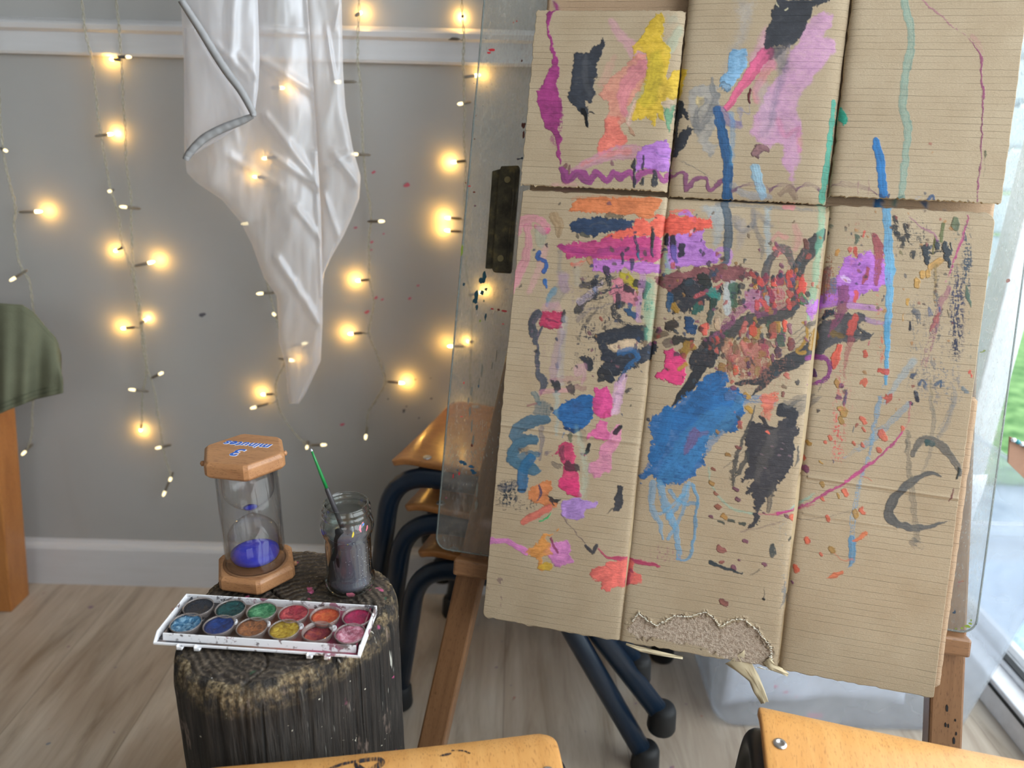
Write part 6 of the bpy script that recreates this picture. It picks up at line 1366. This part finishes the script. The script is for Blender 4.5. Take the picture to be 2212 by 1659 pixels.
def rrect(cx, cy, w, d, r, z, n=7):
    out = []
    for qx, qy, a0 in ((1, 1, 0), (-1, 1, 90), (-1, -1, 180), (1, -1, 270)):
        for k in range(n): a = radians(a0 + 90 * k / (n - 1)); out.append((cx + qx * (w / 2 - r) + r * cos(a), cy + qy * (d / 2 - r) + r * sin(a), z))
    return out
def tub(label, cx, cy, w0, d0, w1, d1, z0, z1, lidm=None):
    e = empty('storage_tub', None, label, 'storage tub')
    lv = [(z0, w0 - .03, d0 - .03, .03), (z0 + .006, w0 - .008, d0 - .008, .035), (z0 + .025, w0, d0, .04)]
    for k in range(1, 7): f = k / 6; lv.append((z0 + .025 + (z1 - z0 - .05) * f, w0 + (w1 - w0) * f, d0 + (d1 - d0) * f, .04))
    lv += [(z1 - .022, w1 + .012, d1 + .012, .045), (z1 - .004, w1 + .014, d1 + .014, .045), (z1, w1 + .010, d1 + .010, .045)]
    rings = [rrect(cx, cy, w, d, r, z) for z, w, d, r in lv]; N = len(rings[0]); vs = sum(rings, [])
    fs = [(i * N + k, i * N + (k + 1) % N, (i + 1) * N + (k + 1) % N, (i + 1) * N + k) for i in range(len(rings) - 1) for k in range(N)] + [tuple(range(N - 1, -1, -1))]
    o = MB().add(vs, fs, 0, True).build('tub_body', M['tub'], e); s = o.modifiers.new('s', 'SOLIDIFY'); s.thickness = .0022
    rim = MB().tube([*rrect(cx, cy, w1 + .014, d1 + .014, .045, z1), rrect(cx, cy, w1 + .014, d1 + .014, .045, z1)[0]], .0035, 8, caps=False).build('rim', M['tub'], e)
    return e
TX0, TX1 = .325, .735
tub('tall translucent storage tub full of paper standing behind the easel by the door',   .537, 1.04, .41, .26, .50, .33, 0, .405)
# rolled and crumpled paper inside it
t = NT('paper_white'); n_ = t.noise(t.tc(), 12, 3); t.bsdf(t.mix(n_, (214, 220, 232), (240, 242, 248)), .8, t.bump(n_, .4, .01)); M['paper'] = t.mat
def sheet_in(cx, cy, cz, w, h, ax, name, m, label, cat, group=None, bend=.03, seed=1.):
    vs = []; n = 22
    for i in range(n):
        for j in range(n):
            u, v = i / (n - 1) - .5, j / (n - 1) - .5; b = bend * sin(u * 3 + seed) + .012 * mnoise.noise(Vector((u * 4 + seed, v * 4, seed)))
            vs.append((cx + u * w * cos(ax) - b * sin(ax), cy + u * w * sin(ax) + b * cos(ax), cz + v * h))
    o = MB().add(vs, [(i * n + j, (i + 1) * n + j, (i + 1) * n + j + 1, i * n + j + 1) for i in range(n - 1) for j in range(n - 1)], 0, True).build(name, m); s = o.modifiers.new('s', 'SOLIDIFY'); s.thickness = .0015
    return tag(o, label, cat, group)
sheet_in(.50, .955, .15, .30, .27, .02, 'paper_sheet', M['paper'], 'white paper sheet with pink dabs pressed against the front of the storage tub', 'paper', seed=1.2, bend=.012)
sheet_in(.56, 1.01, .22, .34, .36, .25, 'paper_sheet', M['paper'], 'tall white paper sheet curling up in the middle of the storage tub', 'paper', seed=2.7)
sheet_in(.58, 1.125, .28, .28, .36, -.05, 'paper_sheet', M['paper'], 'pale sheet sticking up out of the storage tub behind the acrylic board', 'paper', seed=4.1, bend=.02)
dt = MB()
for x, y, w, h in ((1676, 1483, 9, 7), (1697, 1495, 12, 7), (1720, 1505, 5, 4), (1760, 1545, 40, 10), (1650, 1540, 8, 5)):
    p = on_y(x, y, .932); dt.box(p[0] - w * .0003, p[0] + w * .0003, p[1] - .001, p[1], p[2] - h * .0003, p[2] + h * .0003)
bpy.data.objects['paper_sheet'].location.z += 0
dd = dt.build('pink_dab', plain('pink_dabs', (228, 110, 150), .6), bpy.data.objects['paper_sheet'])
# beaded brown card tucked in the tub
bc = empty('beaded_card', None, 'brown card edged with small round beads, poking out of the storage tub', 'craft card')
yb = 1.0; pc_ = [on_y(x, y, yb) for x, y in ((2182, 944), (2290, 985), (2290, 1110), (2204, 1025), (2178, 1000))]
MB().slab([tuple(p) for p in pc_], (0, -1, 0), .003).build('card_piece', plain('craft_card_brown', (168, 128, 104), .8), bc)
for i in range(8):
    p = on_y(2186 + i * 9, 948 + i * 4.2, yb); MB().lathe([(.0002, -.0035), (.0025, -.0028), (.0038, 0), (.0025, .0028), (.0002, .0035)], (p[0], p[1] - .004, p[2]), 16).build('bead', plain('bead_teal', (60, 140, 150), .3) if i % 2 else plain('bead_white', (230, 235, 240), .3), bc)

# ================================================================ sheer cloth
def interp(pts, y): return np.interp(y, [p[1] for p in pts], [p[0] for p in pts])
def drape(Lp, Rp, y0, y1, depth, fold, n=110, m=300, seed=0., x_folds=(), tilt=0.0):
    ys = np.linspace(y0, y1, m); vs = []
    for y in ys:
        l, r = interp(Lp, y), interp(Rp, y)
        for k in range(n):
            u = k / (n - 1); x = l + (r - l) * u
            dd = depth + tilt * (u - .5) + fold * (mnoise.noise(Vector((x / 75 + seed, y / 420, seed))) * .8 + .3 * mnoise.noise(Vector((x / 45 + y / 90, y / 160 - x / 120, seed + 5))) + .06 * mnoise.noise(Vector((x / 14, y / 50, seed))))
            for (xa, ya, xb, yb_, wd, am) in x_folds:     # ridge lines
                L2 = (xb - xa) ** 2 + (yb_ - ya) ** 2; tt = max(0, min(1, ((x - xa) * (xb - xa) + (y - ya) * (yb_ - ya)) / L2)); ds = hypot(x - xa - tt * (xb - xa), y - ya - tt * (yb_ - ya)); dd -= am * math.exp(-(ds / wd) ** 2)
            dd += .012 * (abs(2 * u - 1) ** 6)
            vs.append(tuple(on_y(x, y, dd)))
    return vs, [(i * n + k, (i + 1) * n + k, (i + 1) * n + k + 1, i * n + k + 1) for i in range(m - 1) for k in range(n - 1)]
Y0 = -520
cl = MB()
Lm = [(384, Y0), (390, 0), (398, 150), (399, 250), (400, 340), (403, 372), (425, 395), (480, 432), (520, 480), (545, 530), (570, 600), (598, 640), (603, 740), (617, 790), (621, 850), (626, 872)]
Rm = [(658, Y0), (664, 0), (675, 150), (686, 330), (693, 450), (697, 600), (697, 700), (693, 780), (660, 850), (640, 880)]
cl.add(*drape(Lm, Rm, Y0, 872, 1.085, .020, seed=1.3, x_folds=((575, 250, 690, 400, 9, .007), (565, 130, 680, 200, 10, .006), (560, 65, 665, 72, 7, .004), (590, 335, 695, 410, 8, .006), (640, 450, 695, 520, 8, .005), (600, 560, 690, 700, 9, .006), (500, 340, 600, 400, 10, .004), (680, 330, 697, 640, 6, .006), (663, 0, 690, 330, 6, .006))), 0, True)
# folded-over front flap
Lf = [(384, Y0), (391, 0), (410, 40), (440, 85), (470, 130), (510, 190), (547, 250)]
Rf = [(553, Y0), (557, 0), (559, 60), (561, 130), (558, 190), (549, 252)]
cl.add(*drape(Lf, Rf, Y0, 250, 1.055, .012, n=70, m=120, seed=4.2, x_folds=((505, 0, 500, 120, 12, .006), (520, 120, 560, 170, 8, .004), (470, 100, 530, 160, 9, .004))), 0, True)
# lower flap of the same corner
Lg = [(398, 60), (398, 250), (401, 344)]; Rg = [(440, 60), (500, 150), (546, 252), (470, 290), (404, 346)]
Rg = [(430, 60), (500, 170), (546, 252), (500, 290), (403, 344)]
cl.add(*drape([(397, 60), (398, 344)], [(428, 70), (500, 176), (546, 250), (480, 298), (402, 344)], 60, 342, 1.068, .006, n=50, m=80, seed=7.7), 0, True)
# back layer on the right
Lb = [(655, Y0), (660, 0), (680, 300), (690, 450), (690, 640)]
Rb = [(736, Y0), (738, 0), (741, 150), (746, 230), (762, 320), (779, 380), (776, 430), (760, 470), (742, 510), (716, 555), (700, 590), (695, 640)]
cl.add(*drape(Lb, Rb, Y0, 640, 1.115, .016, n=60, m=160, seed=9.1, x_folds=((705, 60, 722, 170, 5, .005), (722, 60, 738, 0, 5, .004), (720, 330, 775, 400, 8, .007), (705, 360, 760, 330, 8, .006), (700, 420, 735, 520, 6, .005))), 0, True)
co = cl.build('sheer_cloth', M['sheer'])
tag(co, 'sheer white cloth hanging in a crumpled point in front of the lit wall', 'cloth')
hm = MB()
def hemband(pts, yd, w0=13):
    q = smooth_path([(x, y, w) for x, y, w in pts], 6); vs = []
    P_ = [(np.array([x, y]), w) for x, y, w in q]
    for i, (p, w) in enumerate(P_):
        d = P_[min(i + 1, len(P_) - 1)][0] - P_[max(i - 1, 0)][0]; d /= np.linalg.norm(d); nn = np.array([-d[1], d[0]]) * w / 2
        for s_ in (-1, -.33, .33, 1): a = p + nn * s_; vs.append(tuple(on_y(a[0], a[1], yd - .003 * (1 - s_ * s_) + .001 * sin(i * 2.2))))
    hm.add(vs, [(i * 4 + k, i * 4 + k + 1, (i + 1) * 4 + k + 1, (i + 1) * 4 + k) for i in range(len(P_) - 1) for k in range(3)], 0, True)
hemband([(391, 0, 12), (430, 60, 14), (462, 112, 15), (490, 155, 15), (520, 195, 14), (545, 240, 12), (547, 252, 8)], 1.046)
hemband([(547, 250, 8), (520, 262, 15), (480, 278, 17), (440, 300, 17), (410, 330, 15), (401, 346, 12)], 1.052)
h_ = hm.build('hem', M['hem'], co); s = h_.modifiers.new('s', 'SOLIDIFY'); s.thickness = .0012

# ================================================================ fairy lights
LY = WY - .028
def wire_mesh(px_path, seed=0., y=LY):
    q = smooth_path([on_y(x, yy, y - (d if len(r_) else 0)) for x, yy, d, *r_ in [(p[0], p[1], 0, ) for p in px_path]], 14)
    mb = MB()
    for ph in (0, pi):
        pts = []
        acc = 0
        for i, p in enumerate(q):
            if i: acc += np.linalg.norm(q[i] - q[i - 1])
            a = acc / .030 * 2 * pi + ph; pts.append(p + np.array([cos(a) * .0014, sin(a) * .0014, 0]) + np.array([.0022 * mnoise.noise(Vector((acc * 22, seed, 0))), 0, 0]))
        mb.tube(pts, .0009, 6)
    return mb
STR = []
def strand(label, px_path, bulbs, yd=LY):
    x0_, y0_ = px_path[0]; px_path = [(x0_ - (y0_ - yy) * .07 + 3 * sin(yy / 50), yy) for yy in range(-700, int(y0_) - 40, 60)] + list(px_path)
    e = empty('fairy_light_strand', None, label, 'fairy lights', 'curtain of fairy lights on the wall')
    wire_mesh(px_path, len(STR), yd).build('wire', M['wire'], e)
    P_ = [np.array(p[:2], float) for p in px_path]; dense = smooth_path(P_, 10)
    for (x, y, gl) in bulbs:
        near = min(dense, key=lambda p: np.hypot(*(p - (x, y)))); yb = WY - (.013 if gl > 1 else (.020 if gl else .036))
        c = on_y(x, y, yb); a = on_y(near[0], near[1], yd); d = c - a; L = np.linalg.norm(d)
        if L < .006: d = np.array([.3, -.1, -1.]); L = 1; a = c - d * .03
        d = d / np.linalg.norm(d); 
        s0 = c - d * .026
        if L > .03 and L < .2: MB().tube([a, (a + s0) / 2 + np.array([0, 0, -.002]), s0], .0008, 6).build('lead', M['wire'], e)
        MB().tube([s0, s0 + d * .004, c - d * .007, c - d * .004], [.0011, .0022, .0024, .0019], 10).build('socket', M['socket'], e)
        b = MB().tube([c - d * .005, c - d * .003, c + d * .003, c + d * .006, c + d * .0072], [.0012, .0026, .0026, .0017, .0005], 12).build('bulb', M['led'] if gl else M['leddim'], e)
        if not gl: continue
        li = bpy.data.lights.new('led_light', 'POINT'); li.energy = (.045 * gl if gl else .005); li.color = (1, .52, .09); li.shadow_soft_size = .004
        lo = bpy.data.objects.new('led_light', li); COL.objects.link(lo); lo.parent = e
        lo.location = tuple(c + np.array([0, -.009 if gl else -.006, 0]) if False else on_y(x, y, WY - (.016 if gl > 1 else .02 if gl else .032)) + d * .011)
    STR.append(e); return e
strand('fairy light strand at the far left, passing down behind the olive cloth', [(-6, 150), (0, 250), (8, 330), (20, 395), (34, 450), (31, 490), (38, 550), (50, 585), (66, 615), (72, 680), (72, 780), (71, 880), (69, 930), (58, 972)], [(12, 325, 0), (81, 457, 1.2), (29, 602, 0), (52, 978, 0)])
strand('left of the two twisted wires crossing left of the sheer cloth', [(168, -90), (176, 0), (184, 60), (198, 130), (207, 200), (213, 268), (225, 330), (238, 405), (258, 470), (262, 520), (280, 570), (300, 650), (312, 740), (316, 800), (309, 850), (306, 915)], [(237, 290, 1.6), (237, 413, 0), (251, 541, 1.4), (325, 567, 1.3), (268, 709, 1.5), (313, 692, 1.1), (287, 842, 0), (304, 928, 1.5)])
strand('right of the two twisted wires crossing left of the sheer cloth', [(248, -90), (252, 0), (257, 60), (262, 130), (266, 200), (270, 285), (276, 380), (283, 430), (284, 500), (290, 600), (303, 700), (316, 790), (330, 830), (342, 900), (352, 960), (360, 1000), (370, 1030)], [(277, 123, 0), (243, 128, 1.5), (268, 447, 0), (347, 807, 0), (343, 967, 0), (368, 1035, 0), (355, 1065, 0)])
strand('fairy light strand hanging behind the tip of the sheer cloth', [(590, -90), (598, 100), (600, 190), (590, 340), (570, 480), (575, 600), (600, 700), (618, 770), (596, 830), (602, 880), (625, 920), (645, 945), (664, 962)], [(608, 190, 1), (573, 342, 1), (552, 382, 1.2), (531, 483, 0), (563, 634, 0), (592, 679, 0), (657, 742, 0), (628, 778, .8), (570, 852, 1.3), (549, 880, 0), (663, 966, 0), (698, 961, 0)])
strand('fairy light strand just right of the sheer cloth, ending above the jar', [(774, -90), (775, 0), (774, 70), (773, 130), (778, 170), (782, 250), (784, 320), (790, 390), (801, 460), (797, 520), (799, 590), (806, 660), (797, 718), (812, 760), (826, 800), (831, 830), (812, 865), (797, 890), (791, 935)], [(778, 28, 1.0), (732, 177, 0), (768, 333, 0), (823, 478, 0), (775, 606, 1.6), (759, 721, 1.5), (866, 827, 1.6), (790, 943, 0)])
strand('fairy light strand running down beside and behind the acrylic board edge', [(996, -90), (998, 0), (1000, 60), (1001, 150), (1004, 230), (1003, 300), (1006, 360), (1004, 430), (1002, 520), (1014, 620), (1020, 700), (1016, 800), (1022, 900), (1030, 950)], [(998, 36, 1.8), (962, 83, 1.8), (995, 224, 0), (982, 350, 1.6), (969, 471, 1.5), (968, 498, 1.2), (1030, 163, 1.2), (1038, 632, 1.6), (1012, 738, 1.2), (975, 748, 1), (1004, 896, .8), (1040, 945, .8)])

# ================================================================ wooden stand with the olive cloth
lw2 = empty('wooden_stand', None, 'orange wooden stand with a slanting leg at the left edge, draped with olive cloth', 'wooden stand')
zr = on_y(40, 672, 1.13)[2]
def lean_leg(name, x0, x1, ya, yb, w, par):
    c = []
    for (x, z) in ((x0, 0), (x1, zr - .03)): c += [(x - w, ya, z), (x, ya, z), (x, yb, z), (x - w, yb, z)]
    return MB().hexa(c).build(name, M['leftwood'], par, bevel=.002)
pf = on_z(64, 1284, 0); pt_ = on_y(2, 965, 1.16); sl_ = (pt_[0] - pf[0]) / (pt_[2] - pf[2]); print('lean', pf, pt_, sl_)
lean_leg('leg', pf[0], pf[0] + sl_ * (zr - .03), 1.150, 1.205, .055, lw2); lean_leg('leg', pf[0] - .42, pf[0] - .42 - sl_ * (zr - .03), 1.150, 1.205, .055, lw2)
MB().box(-1.62, -.862, 1.12, 1.148, zr - .035, zr - .008).build('rail', M['leftwood'], lw2, bevel=.004)
MB().box(-1.34, -.98, 1.148, 1.175, .12, .16).build('stretcher', M['leftwood'], lw2, bevel=.003)
ol = MB(); n, m_ = 50, 44; vs = []
tp_ = [(-160, 655), (0, 660), (50, 664), (75, 680), (95, 705), (125, 738), (133, 770)]; bt2 = [(-160, 930), (0, 893), (40, 877), (80, 862), (133, 850)]
for i in range(n):
    x = -160 + 293 * i / (n - 1); yt = np.interp(x, [p[0] for p in tp_], [p[1] for p in tp_]); yb_ = np.interp(x, [p[0] for p in bt2], [p[1] for p in bt2])
    for j in range(m_):
        v = j / (m_ - 1); y = yt + (yb_ - yt) * max(0, (v - .12) / .88)
        bulge = .035 * sin(min(1, v * 1.3) * pi / 2) + .006 * sin(x / 8 + v) * v + .014 * sin(x / 24 + .5) * v
        dpt = 1.115 - bulge + (.05 * (1 - v / .12) if v < .12 else 0)
        vs.append(tuple(on_y(x, y, dpt) + np.array([0, 0, .004 if .04 < v < .16 else 0])))
ol.add(vs, [(i * m_ + k, i * m_ + k + 1, (i + 1) * m_ + k + 1, (i + 1) * m_ + k) for i in range(n - 1) for k in range(m_ - 1)], 0, True)
oo = ol.build('olive_cloth', M['olive']); s = oo.modifiers.new('s', 'SOLIDIFY'); s.thickness = .003
tag(oo, 'olive green canvas cloth with stitched hem hanging over the wooden stand', 'cloth')
sm2 = MB()
for dy in (10, 19):
    pts = []
    for i in range(0, 40):
        x = -120 + 250 * i / 39; yb_ = np.interp(x, [p[0] for p in bt2], [p[1] for p in bt2]) - dy; v = 1
        pts.append(on_y(x, yb_, 1.115 - .035 - .006 * sin(x / 8 + v) - .014 * sin(x / 24 + .5) - .0015))
    sm2.tube(pts, .0008, 5)
sm2.build('hem_stitching', plain('olive_thread', (88, 92, 72), .9), oo)

# ================================================================ camera, light
cam = bpy.data.cameras.new('camera'); co_ = bpy.data.objects.new('camera', cam); COL.objects.link(co_); sc.camera = co_
cam.sensor_width = 36; cam.lens = 36 * FPX / IW; cam.clip_start = .02
co_.matrix_world = Matrix(((RT[0], UP[0], -FW[0], CAM[0]), (RT[1], UP[1], -FW[1], CAM[1]), (RT[2], UP[2], -FW[2], CAM[2]), (0, 0, 0, 1)))
cam.dof.use_dof = True; cam.dof.focus_distance = .83; cam.dof.aperture_fstop = 3.4
w = bpy.data.worlds.new('sky'); sc.world = w; w.use_nodes = True; nt = w.node_tree; bg = nt.nodes['Background']
tcw = nt.nodes.new('ShaderNodeTexCoord'); sep = nt.nodes.new('ShaderNodeSeparateXYZ'); nt.links.new(tcw.outputs['Generated'], sep.inputs[0])
rp = nt.nodes.new('ShaderNodeValToRGB'); mp = nt.nodes.new('ShaderNodeMapRange'); mp.inputs[1].default_value = -1; mp.inputs[2].default_value = 1; nt.links.new(sep.outputs[2], mp.inputs[0]); nt.links.new(mp.outputs[0], rp.inputs[0])
rp.color_ramp.elements[0].position = .46; rp.color_ramp.elements[0].color = (.35, .45, .38, 1); rp.color_ramp.elements[1].position = .56; rp.color_ramp.elements[1].color = (.88, .94, 1, 1)
nt.links.new(rp.outputs[0], bg.inputs[0]); bg.inputs[1].default_value = 2.2
def area(name, loc, rot, sx, sy, e, c):
    l = bpy.data.lights.new(name, 'AREA'); l.shape = 'RECTANGLE'; l.size = sx; l.size_y = sy; l.energy = e; l.color = c
    o = bpy.data.objects.new(name, l); COL.objects.link(o); o.location = loc; o.rotation_euler = rot; return o
area('door_daylight', (DX + .14, -.05, 1.30), (0, radians(74), 0), 1.6, 2.3, 50, (.94, .97, 1))
area('rear_fill', (-.2, -2.36, 1.65), (radians(84), 0, radians(-8)), 1.3, 1.0, 4, (1, .97, .93))  # added soft frontal fill from behind the camera
area('ceiling_fill', (-.2, -.5, 2.42), (0, 0, 0), .9, .9, 1.0, (1, .95, .88))  # unseen overhead fill, added to lift the room; no lamp hangs here
sc.view_settings.view_transform = 'Standard'; sc.view_settings.look = 'None'; sc.view_settings.gamma = 1; sc.view_settings.exposure = 0.05; sc.view_settings.use_curve_mapping = False
sc.cycles.use_denoising = True; sc.cycles.max_bounces = 7; sc.cycles.diffuse_bounces = 4; sc.cycles.glossy_bounces = 3; sc.cycles.transparent_max_bounces = 20; sc.cycles.transmission_bounces = 4; sc.cycles.use_adaptive_sampling = True; sc.cycles.adaptive_threshold = .1; sc.cycles.adaptive_min_samples = 16
sc.cycles.sample_clamp_indirect = 4.0; sc.cycles.caustics_reflective = False; sc.cycles.caustics_refractive = False
